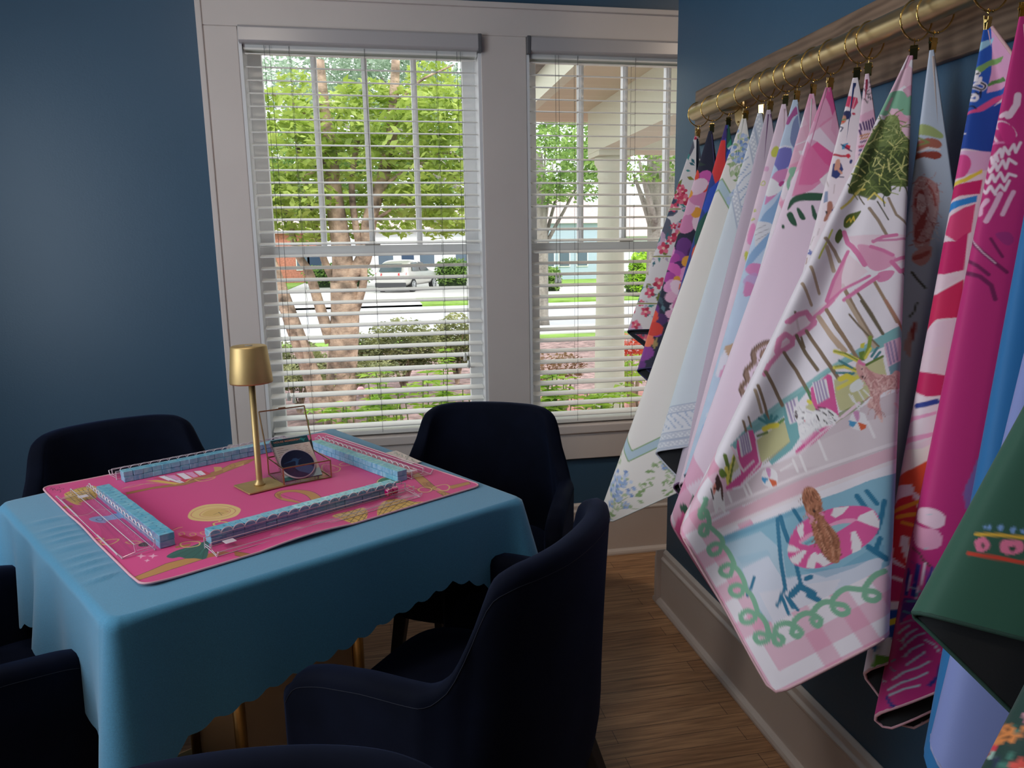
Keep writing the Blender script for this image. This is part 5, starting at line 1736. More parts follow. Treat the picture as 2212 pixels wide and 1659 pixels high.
ART[0] = '''
p c18844 1 -2.3,50.9 64.3,75.5 107.3,72.8 134.4,75.0 130.3,45.2 63.8,40.4 -4.8,28.1
l 3b2415 1.6 -2.3,50.9 64.3,75.5 107.3,72.8 134.4,75.0
l 3b2415 1.6 -4.8,28.1 63.8,40.4 130.3,45.2
p a8672c 1 180.2,41.3 196.0,7.9 209.8,-23.2 189.7,-26.1 173.1,18.4
l 3b2415 1.4 180.2,41.3 196.0,7.9 209.8,-23.2
l 3b2415 1.4 173.1,18.4 189.7,-26.1
p a8672c 1 129.2,67.4 162.7,59.2 174.2,38.8 168.2,36.3 130.3,45.2
p b0723a 1 140.3,593.5 204.0,590.8 270.6,569.9 372.8,616.5 462.4,662.8 506.4,653.6 466.5,622.0 354.6,570.2 266.0,548.0 198.9,574.6 138.0,575.3
l 3b2415 1.3 140.3,593.5 204.0,590.8 270.6,569.9 372.8,616.5 462.4,662.8
l 3b2415 1.3 138.0,575.3 198.9,574.6 266.0,548.0 354.6,570.2 466.5,622.0
p b0723a 1 2.9,592.4 21.0,586.1 19.7,568.9 1.8,569.1
p cfa35a 1 382.2,657.9 396.9,642.4 389.6,615.7 365.8,607.3
b cfa35a 1 431.5,641.0 457.0,650.2 448.6,614.1 423.8,614.1
p d62550 1 229.0,670.2 349.7,644.2 351.8,597.3 295.1,585.4 266.0,570.2
p f1e6f2 1 242.9,674.6 257.8,671.7 264.9,617.0 249.4,617.8
p f1e6f2 1 253.7,621.0 271.5,617.9 273.6,569.7 262.6,573.8
p e99ac8 1 260.2,669.2 278.8,657.8 278.8,602.4 264.1,605.5
p f1e6f2 1 285.2,667.2 302.5,660.6 301.5,594.2 283.5,597.5
p e99ac8 1 304.9,658.1 322.7,652.6 319.5,599.1 305.9,597.5
p f1e6f2 1 327.3,656.1 344.0,646.9 340.1,601.5 324.0,602.3
l 3b2415 1 257.8,671.7 270.2,568.8
l 3b2415 1 285.2,667.2 284.4,573.5
l 3b2415 1 327.3,656.1 328.7,597.4
l 3b2415 1.2 229.0,670.2 266.0,570.2 351.8,597.3
p e2bb4a 1 206.5,662.7 232.8,642.9 265.2,568.0 252.7,572.2
s dcb25c 4 277.9,572.8 303.8,591.8 327.1,567.4 347.8,561.4 332.1,546.6 307.4,549.5 302.0,578.1
s dcb25c 3 146.6,636.3 171.7,631.8 205.3,633.7 232.8,604.9 251.9,570.0
s c89aa0 2 142.8,633.1 176.6,648.7 212.7,618.4
b e6c680 1 189.0,311.2 211.4,346.3 241.4,357.8 265.7,345.1 284.7,319.1 292.3,280.7 286.5,256.9 265.8,232.0 241.9,228.8 217.0,235.8 197.4,255.9 185.2,281.6
c c9505e 1.4 194.6,307.7 216.0,335.7 246.3,340.4 272.2,317.3 280.6,280.8 274.0,258.1 250.3,242.4 222.2,249.0 200.5,271.4
c c9505e 1.2 211.1,299.9 232.3,318.8 256.4,314.3 271.4,286.7 265.9,266.4 247.6,256.6 224.9,263.0 211.6,279.0
b d9b268 1 213.6,291.6 232.7,312.4 255.0,310.8 268.0,285.5 263.9,268.5 243.6,260.7 224.4,269.1
l 3b2415 1.1 233.2,277.1 246.1,281.1 252.5,268.7
l 3b2415 1 247.7,285.2 244.6,259.6
l c9505e 1.2 261.2,283.0 263.9,268.5
l 3b2415 .8 257.8,296.0 278.9,290.9
c e0bd72 4.5 211.6,221.9 223.0,223.1 232.7,213.1 235.2,195.5 224.8,187.1 213.5,192.5 208.2,206.3
c e0bd72 4.5 180.1,181.8 188.9,198.1 200.4,203.8 206.6,195.4 197.0,184.7 181.1,170.8
c 3b2415 .8 209.6,223.9 224.8,227.7 235.5,216.6 237.1,193.5 223.4,180.2 211.1,186.6 205.4,204.9
l e0bd72 4 233.7,188.5 235.2,166.0
b e0bd72 1 226.6,233.5 229.9,233.4 225.9,220.1 222.4,221.6
c e0bd72 4 272.6,191.6 286.2,199.7 305.5,191.1 322.0,185.4 313.9,171.2 289.8,163.0 274.5,173.3
c 3b2415 .8 270.0,192.1 286.6,203.8 307.7,195.7 325.6,188.6 313.6,167.0
p e35a92 1 137.8,240.4 184.3,172.5 168.2,130.8 146.3,153.2 129.8,198.8
c e7c25e 1.4 137.0,216.0 144.3,218.5 145.0,205.9 138.8,199.3 135.3,205.9
c e7c25e 1.4 151.7,196.0 159.0,198.5 161.0,186.4 154.3,178.6 150.2,184.8
c e7c25e 1.4 171.1,189.1 177.7,189.3 178.7,178.2 172.4,171.8 169.4,177.8
p c4204e 1 129.8,198.8 141.0,202.0 145.2,178.2 158.4,179.3 164.3,153.9 164.6,134.5 146.3,153.2
l e7c25e 2 129.8,243.4 147.7,250.7 154.8,248.6
l 3b2415 1 130.2,248.2 147.1,256.5
b 1c5a4e 1 77.0,110.5 99.6,125.3 126.8,127.0 153.4,131.8 166.4,132.6 155.8,101.9 133.8,54.2 122.9,44.4 112.4,60.9 99.9,72.0 93.9,88.1 81.4,92.5
l 0f332c 1.1 152.7,123.3 119.1,112.4 85.2,97.0
l 0f332c 1.1 152.0,114.8 118.1,96.0 98.7,81.6
l 0f332c 1.1 150.4,107.4 124.5,80.8 109.7,66.2
l 0f332c 1.1 152.2,105.5 133.3,71.9 122.3,49.2
l 3f8474 1 150.9,125.1 113.8,117.9 80.4,110.4
l 3f8474 1 147.4,101.4 125.7,71.0
p b0723a 1 105.3,148.9 134.6,141.8 128.0,130.3 104.1,138.4
c e0bd72 3 120.6,158.0 136.5,153.8 149.4,137.8 141.8,120.7 125.6,123.7 116.1,137.9
c 3b2415 .8 118.8,159.8 138.2,158.7 151.7,139.2 141.6,116.3 124.0,119.1 113.5,136.1
b 3b1d14 1 56.3,212.7 69.6,217.6 68.6,190.9 56.7,198.5
c e0bd72 3.5 1.8,277.7 15.7,286.9 36.2,275.4 27.5,260.7 12.7,257.3
c e0bd72 3.5 1.0,311.5 14.9,302.0 10.2,292.5 0.5,295.8
c d9b268 3 42.2,245.7 57.1,239.8 64.1,223.2 50.0,223.7
s c9a8a0 2.2 -0.4,518.2 11.7,488.5 31.2,485.6 56.8,506.2 88.7,467.2
s 3b2415 .8 1.6,521.9 13.2,495.0 33.0,493.0
b 93a8d8 1 24.5,447.2 38.9,454.8 61.4,443.0 73.1,448.1 92.6,433.7 86.1,406.1 71.5,404.3 52.1,407.7 43.7,394.6 31.9,406.8 23.6,428.3
l 3b2415 .9 70.6,439.1 89.6,423.0
l 3b2415 .9 69.1,423.7 83.1,409.2
c 3b2415 1.5 34.3,431.5 43.2,436.8 45.6,423.3 37.5,414.1
p f3b0cc 1 35.0,154.9 41.4,153.5 46.9,161.7 44.9,149.9 49.5,140.2 42.6,142.1 37.1,134.3 39.1,145.7
p f3b0cc 1 51.2,138.4 58.6,136.0 63.9,142.6 61.4,133.2 66.9,125.8 59.3,126.7 53.7,119.0 55.3,129.2
p f3b0cc 1 39.2,121.3 43.2,119.7 46.9,124.3 45.8,117.1 47.6,112.0 43.4,113.0 40.0,108.3 41.2,115.2
s 3a0f22 1.3 10.3,756.9 17.3,771.1 15.3,747.5 21.4,763.9 21.0,745.8 23.8,735.7 26.3,750.2 29.1,741.5 26.3,719.1 22.2,715.0
s 3a0f22 1.2 31.2,742.2 36.2,748.5 38.4,741.9 34.8,735.6
l 3a0f22 1 13.2,775.3 33.5,768.7 33.3,757.3
l 3a0f22 1 10.7,738.2 18.0,727.7
b d8b155 1 27.8,690.0 42.8,708.9 65.1,721.2 99.7,711.3 89.6,653.2 75.1,600.6 54.0,602.8 35.1,590.4 25.9,632.0
b d8b155 1 23.0,667.9 27.0,637.3 35.1,590.4 39.1,573.6 28.5,584.6 21.6,636.5
l 2b1c12 1.3 32.4,698.9 33.1,605.1
l 2b1c12 1.3 42.1,705.5 41.7,596.2
l 2b1c12 1.3 51.3,709.9 50.6,599.9
l 2b1c12 1.3 61.8,713.2 59.5,603.6
l 2b1c12 1.3 71.4,711.8 66.2,603.2
l 2b1c12 1.3 80.9,710.5 72.9,602.8
l 2b1c12 1.3 90.6,709.1 81.4,620.6
l 2b1c12 1.3 24.1,666.8 99.7,699.6
l 2b1c12 1.3 22.8,648.3 93.7,670.0
l 2b1c12 1.3 26.6,635.2 88.2,647.7
l 2b1c12 1.3 30.7,617.9 81.4,620.6
l 2b1c12 1.3 29.5,685.5 85.5,711.6
p c18844 1 713.7,188.8 742.5,199.8 725.7,144.2 698.8,63.1 683.2,50.6 678.8,86.8
p b0723a 1 699.3,125.2 716.2,115.2 698.8,63.1 683.2,50.6 678.8,86.8
l 3b2415 1.4 713.7,188.8 678.8,86.8 683.2,50.6
l 3b2415 1.4 742.5,199.8 725.7,144.2 698.8,63.1
c 3b2415 1 702.1,110.0 711.2,109.6 705.6,95.8 696.3,95.2
p c18844 1 681.8,43.5 693.6,38.3 694.2,11.1 694.1,-16.3 667.7,-19.8
l 3b2415 1.4 681.8,43.5 667.7,-19.8
l 3b2415 1.4 693.6,38.3 694.2,11.1 694.1,-16.3
c 3b2415 1 682.6,23.1 689.4,21.6 684.3,10.2 677.0,10.9
p c18844 1 727.8,53.4 786.1,45.1 777.9,27.8 763.3,28.1 719.4,30.0
l 3b2415 1.2 727.8,53.4 786.1,45.1 777.9,27.8
l 3b2415 1.2 719.4,30.0 776.6,26.2
c e0bd72 3.4 658.6,86.2 675.6,93.2 688.0,83.1 683.8,64.3 666.2,54.1 654.1,66.7
c e0bd72 3.4 689.2,68.8 710.6,75.7 730.5,69.8 727.6,50.6 709.6,33.0 694.3,39.1
c 3b2415 .8 655.8,87.7 678.1,99.3 692.8,86.9 686.0,62.0 663.8,48.3 649.5,63.1
s e0bd72 3 696.7,68.2 697.2,53.2 694.6,34.4 706.5,29.1
s e0bd72 2.5 646.7,135.1 661.8,134.2 658.7,107.9 660.9,83.9
b c18844 1 390.3,302.2 408.5,322.5 430.8,319.3 453.3,295.8 466.7,261.9 464.1,218.7 454.3,188.5 438.7,178.6 428.6,172.3 421.3,177.3 410.8,201.0 398.0,227.2 387.1,264.8
b dd4189 1 404.3,298.7 422.8,303.3 438.5,287.0 444.6,252.7 437.1,213.0 422.2,178.9 410.8,201.0 406.7,237.9 396.7,271.0
c 3b2415 1.3 389.9,302.6 409.9,325.3 432.2,322.2 454.8,298.6 468.6,264.1 465.9,220.8 454.9,187.8 437.7,175.6 420.4,175.6 398.0,227.2 385.4,262.6
c 3b2415 1.2 404.3,298.7 422.8,303.3 438.5,287.0 444.6,252.7 437.1,213.0 421.8,179.3
l a8672c 7 400.3,305.6 391.5,273.7
b dcb254 1 418.1,77.0 459.8,75.4 492.0,72.7 490.6,49.7 475.1,24.1 449.3,-6.3 428.9,-18.2 423.3,3.9 419.7,35.4
b dcb254 1 490.3,8.4 514.6,43.2 547.7,72.0 574.0,73.5 592.2,51.9 599.6,20.7 615.5,1.7 581.8,-14.0 543.7,-17.2 511.5,-13.5 481.8,-17.3
l 2b1c12 1.5 424.3,76.5 433.0,-11.6
l 2b1c12 1.5 440.9,77.0 445.2,-7.6
l 2b1c12 1.5 456.9,76.1 459.8,5.3
l 2b1c12 1.5 473.5,75.8 475.1,24.1
l 2b1c12 1.5 419.9,52.2 453.5,76.0
l 2b1c12 1.5 421.7,33.3 473.5,75.8
l 2b1c12 1.5 422.4,10.3 488.5,72.6
l 2b1c12 1.5 427.2,-5.5 488.9,51.4
l 2b1c12 1.5 431.0,-14.9 479.6,31.2
l 2b1c12 1.4 500.5,21.5 511.5,-13.5
l 2b1c12 1.4 515.6,42.1 529.3,-17.8
l 2b1c12 1.4 533.4,58.6 545.2,-15.1
l 2b1c12 1.4 551.9,70.3 559.3,-15.2
l 2b1c12 1.4 569.8,72.6 575.1,-13.2
l 2b1c12 1.4 585.8,58.6 589.0,-9.1
l 2b1c12 1.4 595.4,35.5 604.8,-2.6
l 2b1c12 1.4 485.3,-9.5 577.2,67.5
l 2b1c12 1.4 497.8,-11.0 590.1,54.2
l 2b1c12 1.4 511.5,-13.5 596.5,37.0
l 2b1c12 1.4 527.3,-15.7 601.7,18.5
l 2b1c12 1.4 548.2,-15.9 609.1,8.3
l 2b1c12 1.4 492.3,6.3 558.1,71.6
b 2f7a52 1 627.2,215.9 651.9,229.5 669.8,202.8 674.3,174.5 660.3,165.9 638.2,173.8 618.7,191.1
c e0bd72 3 624.9,215.3 653.7,232.3 667.8,217.6 645.7,196.6 619.3,186.1
c 3b2415 .8 623.3,217.0 656.4,237.6 670.2,215.1
l e0bd72 2.4 646.5,203.6 650.1,179.7
c e0bd72 2.6 597.7,447.6 616.6,445.8 622.0,413.0 619.8,388.7 599.3,367.1 578.7,371.8 568.4,387.7
c e0bd72 2.6 637.9,423.3 656.8,431.0 658.0,402.1 646.4,399.8 635.1,408.1
c c9204e 2 596.4,431.0 614.5,420.9 611.1,394.3 593.9,384.8 580.4,395.4
p c18844 1 393.6,626.9 429.5,652.5 461.0,656.6 487.7,657.1 447.2,624.6 411.1,608.4 381.3,587.7
l 3b2415 1.2 391.1,620.7 429.5,652.5 487.7,657.1
c 3b2415 1 417.9,633.5 430.8,638.1 428.1,622.8 416.5,617.0
'''
ART[15] = '''
p 1f58b8 1 5,0 0,18 10,111 154,144 185,114 120,82 62,28
p e2a6cc 1 0,18 0,79 10,111 41,108 60,100 39,77
p 9fd0e6 1 48,27 23,27 5,35 12,38 29,38 47,38
p 7ea860 1 81,58 56,57 28,59 10,71 18,74 36,66 55,69 75,67
p 5a8c48 1 54,90 45,88 28,95 29,103 43,95 52,93
p e2508e 1 128,98 84,112 56,112 42,116 48,121 79,121 105,114
p 1647a6 1 124,97 79,121 47,125 69,155 99,188 156,123 143,107
p e8b6dc 1 165,128 102,182 118,204 201,170 188,139
b e44b96 1 177,141 157,143 132,164 131,179 140,189 153,193 172,177 183,159
p f0d24a 1 205,181 190,184 151,196 125,198 128,203 152,202 184,192
p d21f6c 1 213,183 160,200 133,212 147,229 170,216 214,211 226,199
p 2c8ad8 1 239,205 213,208 176,220 151,229 157,237 178,230 203,227 217,247 247,242 260,248 257,225
p e0407a 1 217,253 196,235 175,235 160,239 187,273 211,273
p d21f6c 1 272,260 248,246 211,273 190,271 225,318 250,309 287,270
p f2d6e2 1 311,295 294,267 251,310 236,325 261,327 293,314
p d8255e 1 315,296 274,330 232,330 262,380 293,364 344,374
p f0d2e2 1 339,384 316,368 293,369 273,377 306,426 326,437 347,416
p e84a78 .9 355,361 332,361 347,424 375,396
l f6f0f6 2.5 71,48 59,45 51,63 59,68 73,66 68,77 58,80
l f6f0f6 2.5 104,97 113,102 129,101 117,127 107,122
l f6f0f6 1.6 115,66 107,94 125,86 109,114 128,112 113,137
s f4eef6 5 49,50 63,40 68,46 60,64 52,67
s 101b38 2.6 49,50 63,40 68,46 60,64 52,67
s f4eef6 4.5 63,58 56,69 60,73 57,76 54,75 59,80 62,79
s f4eef6 5 57,82 55,89 60,92 64,89 72,72 84,67 84,77 74,92
s 101b38 2.6 57,82 55,89 60,92 64,89 72,72 84,67 84,77 74,92
p ef4a92 1 103,73 96,74 93,85 99,83
s f4eef6 4 76,93 72,93 73,99 78,100 81,93
s 101b38 2 70,90 69,95 64,93 70,101
s 101b38 2.2 97,87 96,95 85,105 83,112
p f0d4e0 1 399,422 327,440 304,408 316,401 376,394
p cf1d62 1 397,418 385,395 329,444 348,469 367,460
p f2e2ea 1 403,423 368,462 348,469 386,519 405,518 451,512 438,475
l 2a3f96 8 387,465 376,469 359,473
p f0a6cc 1 426,465 391,480 366,486 368,490 394,485 434,475
p f0a6cc 1 449,494 414,504 386,512 389,517 416,512 452,503
p f6efe6 1 454,508 414,526 398,526 422,553 454,550 476,533
p e2502c 1 497,544 442,547 411,545 451,595 458,574 482,566
p f4e6ea 1 491,553 454,567 455,575 470,586 486,578
p dc2f3a 1 532,593 486,578 462,581 465,605 515,676 526,675 536,654 554,651
p f4e6ea 1 507,628 499,636 510,657 521,669 519,653 515,638
p f4e6ea 1 549,630 527,633 532,648 546,659 553,647
l f0a02c 6 503,591 482,593 458,594
l f0a02c 6 500,602 481,606 470,610
l f0a02c 5 496,612 486,621
p cf1d62 1 569,670 547,654 522,681 533,693 549,678 568,679
p c92668 1 578,684 558,677 538,695 555,717 587,705
p f0eaf4 1 594,707 555,717 565,730 599,725
p 1a4fae 1 602,716 563,726 590,769 610,761 617,743
p f0e03c 1 614,736 599,733 572,735 577,743 601,741 616,743
p e9eef6 1 631,759 610,746 592,772 607,791 644,779
p 6aa83c 1 652,788 636,773 614,784 627,804
b 2c7ac0 1 633,755 624,753 626,765 634,770 638,765
'''
ART[16] = '''
l f4d2e4 9 77,107 85,117 95,122 101,125
l f4d2e4 7 107,119 102,120 103,125
b f0c6dc 1 127,111 111,125 107,144 110,156 118,151 120,139
l f4d2e4 3 129,127 133,149
l e98abc 3 147,137 127,154
b d82f86 1 117,125 108,136 109,152 119,161 127,154
l f6dcea 4 160,156 150,161 154,171 145,164 148,172
l f6dcea 4 146,163 136,159 141,170 131,160 132,172
l f6dcea 4 130,169 120,164 124,175 112,167
l f6dcea 4 177,162 162,161 163,179 152,173 156,183
l f6dcea 4 155,182 143,175 146,187 136,178 133,189
l f6dcea 4 188,174 176,171 174,191 164,184 167,195
l f6dcea 4 166,194 155,188 158,202 148,196 143,204
l f6dcea 4 199,186 186,181 184,202 175,197 177,211
l f6dcea 4 175,208 165,203 165,213 153,205
l f0bcd8 7 190,212 201,215 207,223
l f0bcd8 7 172,214 186,224 207,237
l f0bcd8 6 158,222 169,229 186,241
l 7a1a58 5 238,237 236,272 232,296 228,315
l f3c6dc 1.5 236,238 236,273 232,296
l 7a1a58 5 264,252 252,285 248,305
l 7a1a58 6 278,271 258,301 254,320 261,340
l 7a1a58 4 217,262 219,281 220,293
b a82f7e 1 209,260 194,268 196,282 207,282
b f6d2e2 1 519,549 503,554 493,563 489,575 498,586 511,585 520,574 528,562
b f0a8c8 1 538,565 523,578 509,588 511,604 523,611 540,605 548,591
l 5a3a3a 3 556,595 549,607 550,618 546,631
l 2a2f86 7 600,651 590,638 579,622
l 2a2f86 7 591,656 576,640 561,622
l 2a2f86 6 580,665 563,650 546,633
l f4dcea 2.5 591,662 572,646 550,623
l f4dcea 2.5 574,674 553,663 532,654
l f4dcea 2 594,649 578,631
l f4dcea 2.5 580,671 560,651 541,635
b 5a2a80 1 615,661 603,656 582,670 569,680 579,684 596,680 617,680 635,689
l 4f8ea0 3 605,661 591,666
l 4f8ea0 3 590,671 572,679
l 4f8ea0 3 617,672 608,679
l b77aa0 3 631,687 613,687 598,696
l b9d0d8 2.5 643,698 631,695 620,693
l b9d0d8 2.5 644,710 629,703 615,701
l b9d0d8 2.5 650,719 635,713 619,709 608,710
l b9d0d8 2.5 653,730 637,724 620,723
l b9d0d8 2.5 656,741 642,738 623,734
l b9d0d8 2.5 686,754 665,749 642,750 624,748
l b9d0d8 2.5 702,765 677,761 653,762 636,761
l b9d0d8 2.5 704,772 678,770 656,773
l b9d0d8 2.5 613,718 605,730 605,742
l b9d0d8 2.5 598,708 593,718 592,731
l 2a2f86 6 710,774 709,785 699,796 691,803
l 2a2f86 5 644,778 628,772 610,756
b 3a2a72 1 601,703 589,712 593,731 600,723
l b9d0d8 3 686,801 686,813 693,822
b b0509a 1 393,516 379,503 402,523 423,550 446,563 451,558 424,541
b 8a6ab0 1 448,557 429,542 402,523 412,548 439,575 462,596 460,581
'''
ART[10] = '''
p d65a97 1 6,0 0,3 0,13 11,50 40,68 34,48 28,27 13,14
p e9a8c8 .9 62,48 27,28 32,49 40,68 61,67 81,71 89,72
p e9609f 1 117,95 93,93 85,132 82,138 108,154 136,164 153,162 173,145 140,114
p dfa0c4 .8 99,81 93,93 117,95 138,106 119,93
p e49ec0 .7 40,68 0,42 32,73 61,110 59,90
b 2f5b45 1 217,172 202,161 186,161 169,170 152,185 146,193 154,202 171,190 186,178 201,172 218,176
b 2f5b45 1 227,183 219,181 216,187 222,210 227,214 231,203
b 2f5b45 1 205,185 200,187 202,210 207,213 211,205
b 2f5b45 1 180,198 176,200 183,224 186,232 191,221
b 2f5b45 1 246,194 243,197 246,203 250,201
p e87fb0 .8 197,157 158,124 106,80 108,139 102,163 120,167 158,171 174,167
p f6ecf2 1 136,162 137,180 127,188 106,169 107,159
s 9a7f70 11 397,394 411,380 432,378 444,382 453,397 469,403 478,405 486,421 502,427 509,435 504,451 513,458 525,466
s 6d5548 3 396,390 409,377 431,374 449,382 458,398 472,401 486,408 492,425 510,430 515,443
b b09282 1 434,389 417,388 406,401 424,422 444,433 463,437 483,449 493,450 480,434 461,421 445,407
c 8f7364 2.5 429,388 416,393 419,408 433,411 438,399
c 8f7364 2.5 446,402 433,407 436,422 450,425 455,412
c 8f7364 2.5 465,418 453,423 458,436 472,439 476,428
b 2f5b45 1 732,572 717,562 712,567 727,578 732,578
s 2f5b45 16 747,572 750,592 742,612
p e2609c 1 805,613 780,591 753,578 748,609 746,619 784,637 798,708 818,736 814,656 813,629
'''
ART[11] = '''
p d9486e 1 45,28 22,53 25,62 37,70 57,41
l f0b8c8 1.5 37,39 46,55
l f0b8c8 1.5 30,48 42,63
l f0b8c8 1.5 25,52 38,67
b 28305e 1 54,65 45,69 46,78 53,83 59,79
b c99078 1 62,70 55,74 59,84 68,85 72,75
l e04a3c 3 68,70 63,83
l 3f9a5a 2 66,77 58,80
l 28305e 2 76,78 69,93 75,97
b c9405c 1 43,75 39,77 39,81 43,80
p 4f9fc8 1 85,122 74,125 81,134 89,131
p d9304a 1 78,126 73,132 79,141 84,131
l 28305e 2 86,121 76,143
l c03048 4 105,132 96,142 83,150
b d9304a 1 87,144 81,146 85,153 88,151
p 2f3f7c 1 114,148 102,154 104,168 116,177 123,178 128,169
b d9a088 1 107,145 101,147 106,160 112,163 118,160
l d9a088 4 112,163 110,173
l 28305e 2 116,178 110,182
b 2f3f7c 1 85,157 82,160 87,165 89,162
p 8f9fbe 1 150,190 146,193 155,211 163,210
b b07a68 1 156,213 149,215 153,228 164,237 172,244 178,242 165,228
b 28282e 1 167,226 164,229 168,234
b b07a68 1 151,227 144,230 147,239 159,247 165,250 157,237
p 2f3f7c 1 156,230 150,229 153,247 160,243
b 2f3f7c 1 183,262 177,265 184,279 187,273
l 6a78b8 3 225,281 224,294 231,284 223,287
l b08a80 3 236,293 242,302
l b9a8a8 1.2 136,161 141,185
l b9a8a8 1.2 130,187 139,202
l b9a8a8 1.2 206,261 219,272
l b9a8a8 1.2 191,252 199,262
l b9a8a8 1.2 253,300 261,321
l b9a8a8 1.2 282,344 290,354
l c06a70 1.2 94,105 96,110
'''
ART[12] = '''
l 1a1418 1.6 9,32 0,29 0,31
l 1a1418 1.6 47,40 44,49 46,56 43,55
s 1a1418 1.4 20,59 36,59 27,55 38,56 35,51 39,50 33,46 19,48 35,44 34,40 27,39
s 1a1418 1.3 34,37 32,30 38,29 31,24 22,27 15,29 24,30 28,30
s 1a1418 1.3 22,40 24,35 14,41 6,41 15,35
p e3b0ca 1 70,65 12,85 8,97 39,101 77,76
l 4a2a68 3 79,78 85,89
l 4a2a68 3 74,79 81,93
l 4a2a68 3 70,82 78,96
l 4a2a68 3 66,84 75,99
l 4a2a68 3 62,85 70,100
l 4a2a68 3 58,86 66,101
l 4a2a68 3 51,88 59,101
l 4a2a68 3 41,90 44,100
l 4a2a68 3 87,86 93,98
l c98a50 3 94,96 86,101 75,108
l c98a50 3 97,101 85,108
l 5a3a70 3 101,106 88,113
l c9507a 4 108,111 97,119
l 2f3a86 4 112,117 103,123
l 2f3a86 4 117,123 111,128
l 5a3a70 3 120,128 118,135
'''
ART[14] = '''
b aab878 1 55,130 33,139 16,160 19,167 36,157 55,145
b b56a58 1 59,163 40,160 25,167 20,178 28,182 43,176 59,180
b a04438 1 64,181 48,181 29,187 24,196 34,199 50,190 63,190
l f0e4e4 3 56,178 40,177 25,185
l 8a9a5a 3 57,148 38,168 59,167
b d6a0a0 1 76,243 66,222 56,222 42,238 40,258 49,291 61,318 72,339 80,345 92,333 87,295
b b24a48 1 75,251 63,243 61,264 62,287 73,307 89,326 86,303 73,284 79,270
b e8c4c4 1 70,249 62,255 63,275 73,284 75,267
b e4bcbc 1 59,256 48,267 55,304 69,324 76,322 62,295
l c05a54 3 55,234 48,252 49,275
l c05a54 3 92,325 81,332 67,329
b d99a94 1 98,347 83,340 68,342 75,362 89,370 100,359
b c05a54 1 99,351 81,348 71,347 77,355 96,358
l 4a4a3a 4 105,377 100,390 91,408
l 4a4a3a 3 124,451 116,445 108,430
b b24a48 1 126,474 121,464 115,461 121,483 131,497
b d9a49c .8 142,502 128,474 128,490 135,519
'''
ART[8] = '''
b b05a98 1 38,56 24,48 10,33 0,32 3,47 18,54 30,66
b 7a86b4 .9 29,86 16,59 0,51 11,92 26,123 34,108
b 7a78c4 1 74,154 78,129 61,113 38,115 36,131 43,153 59,163 69,165
l e8e8f6 4 58,111 48,111 35,118
b dc8fc0 1 86,170 66,161 49,166 49,182 68,188 84,211 105,224 114,224
b f0eef2 1 106,211 113,178 93,170 73,194 67,200 84,211
b c04a90 1 78,193 72,187 64,190 74,198
b 8fb2d8 1 149,293 126,253 95,231 67,200 65,209 93,252 108,274 128,300
b e0e0e6 1 151,292 150,259 128,264 109,278 121,302 145,327 154,316
l a9a6ae 1.5 145,278 123,274
l a9a6ae 1.5 149,289 117,284
l a9a6ae 1.5 149,302 121,294
b 8fb2d8 1 186,362 168,328 107,287 111,305 155,340
b dc8fc0 1 186,362 172,351 154,356 146,366 156,383 174,378
b c9a0d0 .8 196,391 184,375 163,377 172,406
b d98fbe 1 201,418 191,389 172,402 171,418 187,422
b e9e6f2 1 273,534 260,530 248,545 256,566 278,581 299,584
b cba98a 1 267,524 250,520 239,519 247,541 260,549
b e6a8cc 1 285,575 270,563 259,581 272,606 284,611 291,590
b 7a86d0 1 342,685 325,681 312,691 322,701 336,694
b dfe6f2 1 334,663 311,668 319,686 337,678
b 86b0e0 1 364,713 342,685 339,709 360,737 375,750
b d898d0 .9 400,793 381,761 362,748 371,774 394,809
b 9a8fc8 .8 369,743 353,722 347,731 362,744
'''
ART[7] = '''
b d0d05a 1 64,112 56,103 48,102 46,112 55,125 64,122
c c4cc5c 2 106,173 99,168 96,172 100,178
c c4cc5c 2 138,228 135,223 134,228
c c4cc5c 2 149,246 145,242 142,245
b f09ac8 1 172,286 156,258 146,254 146,271 155,289 168,300
b d0d05a 1 188,317 183,310 178,314 185,331 189,332
b e0a0c8 .8 100,133 79,140 84,150
'''
ART[9] = '''
p eab4cc .8 81,105 43,108 43,116 57,125 76,119 83,119
p eab4cc .7 47,69 16,24 22,70 49,105 51,96
b 8fc2a4 1 107,152 101,146 91,150 89,159 96,167 106,165
s 8fc2a4 7 107,164 117,176 119,191 114,203
l 5a7a50 3 162,243 163,255
b 3a4a34 1 191,282 181,270 180,275 189,287
'''
ART[3] = '''
p 1f5a4c 1 -3,0 0,6 0,42 13,101 32,76
p 3a9a80 1 32,76 8,56 0,83 26,99
p 43307a 1 11,0 2,0 23,51 50,66
p 2a52c0 1 50,66 23,51 38,93 61,87
p e23c3c 1 78,124 60,82 43,71 32,76 62,157 85,161
p e9ecf2 1 84,126 73,121 71,128 82,140
p e9ecf2 1 31,82 0,74 2,83 27,89
p c42a3a 1 97,169 84,151 60,153 74,180
p 2a52c0 1 38,93 0,74 29,147 71,182
p e23c3c 1 90,102 47,48 27,57 66,164 99,180
p 2a52c0 1 117,172 64,153 97,203 151,254 155,218
p 1f5a4c 1 169,245 143,230 181,294 217,321 197,260
p e0603c 1 222,319 202,307 231,359 236,345
'''
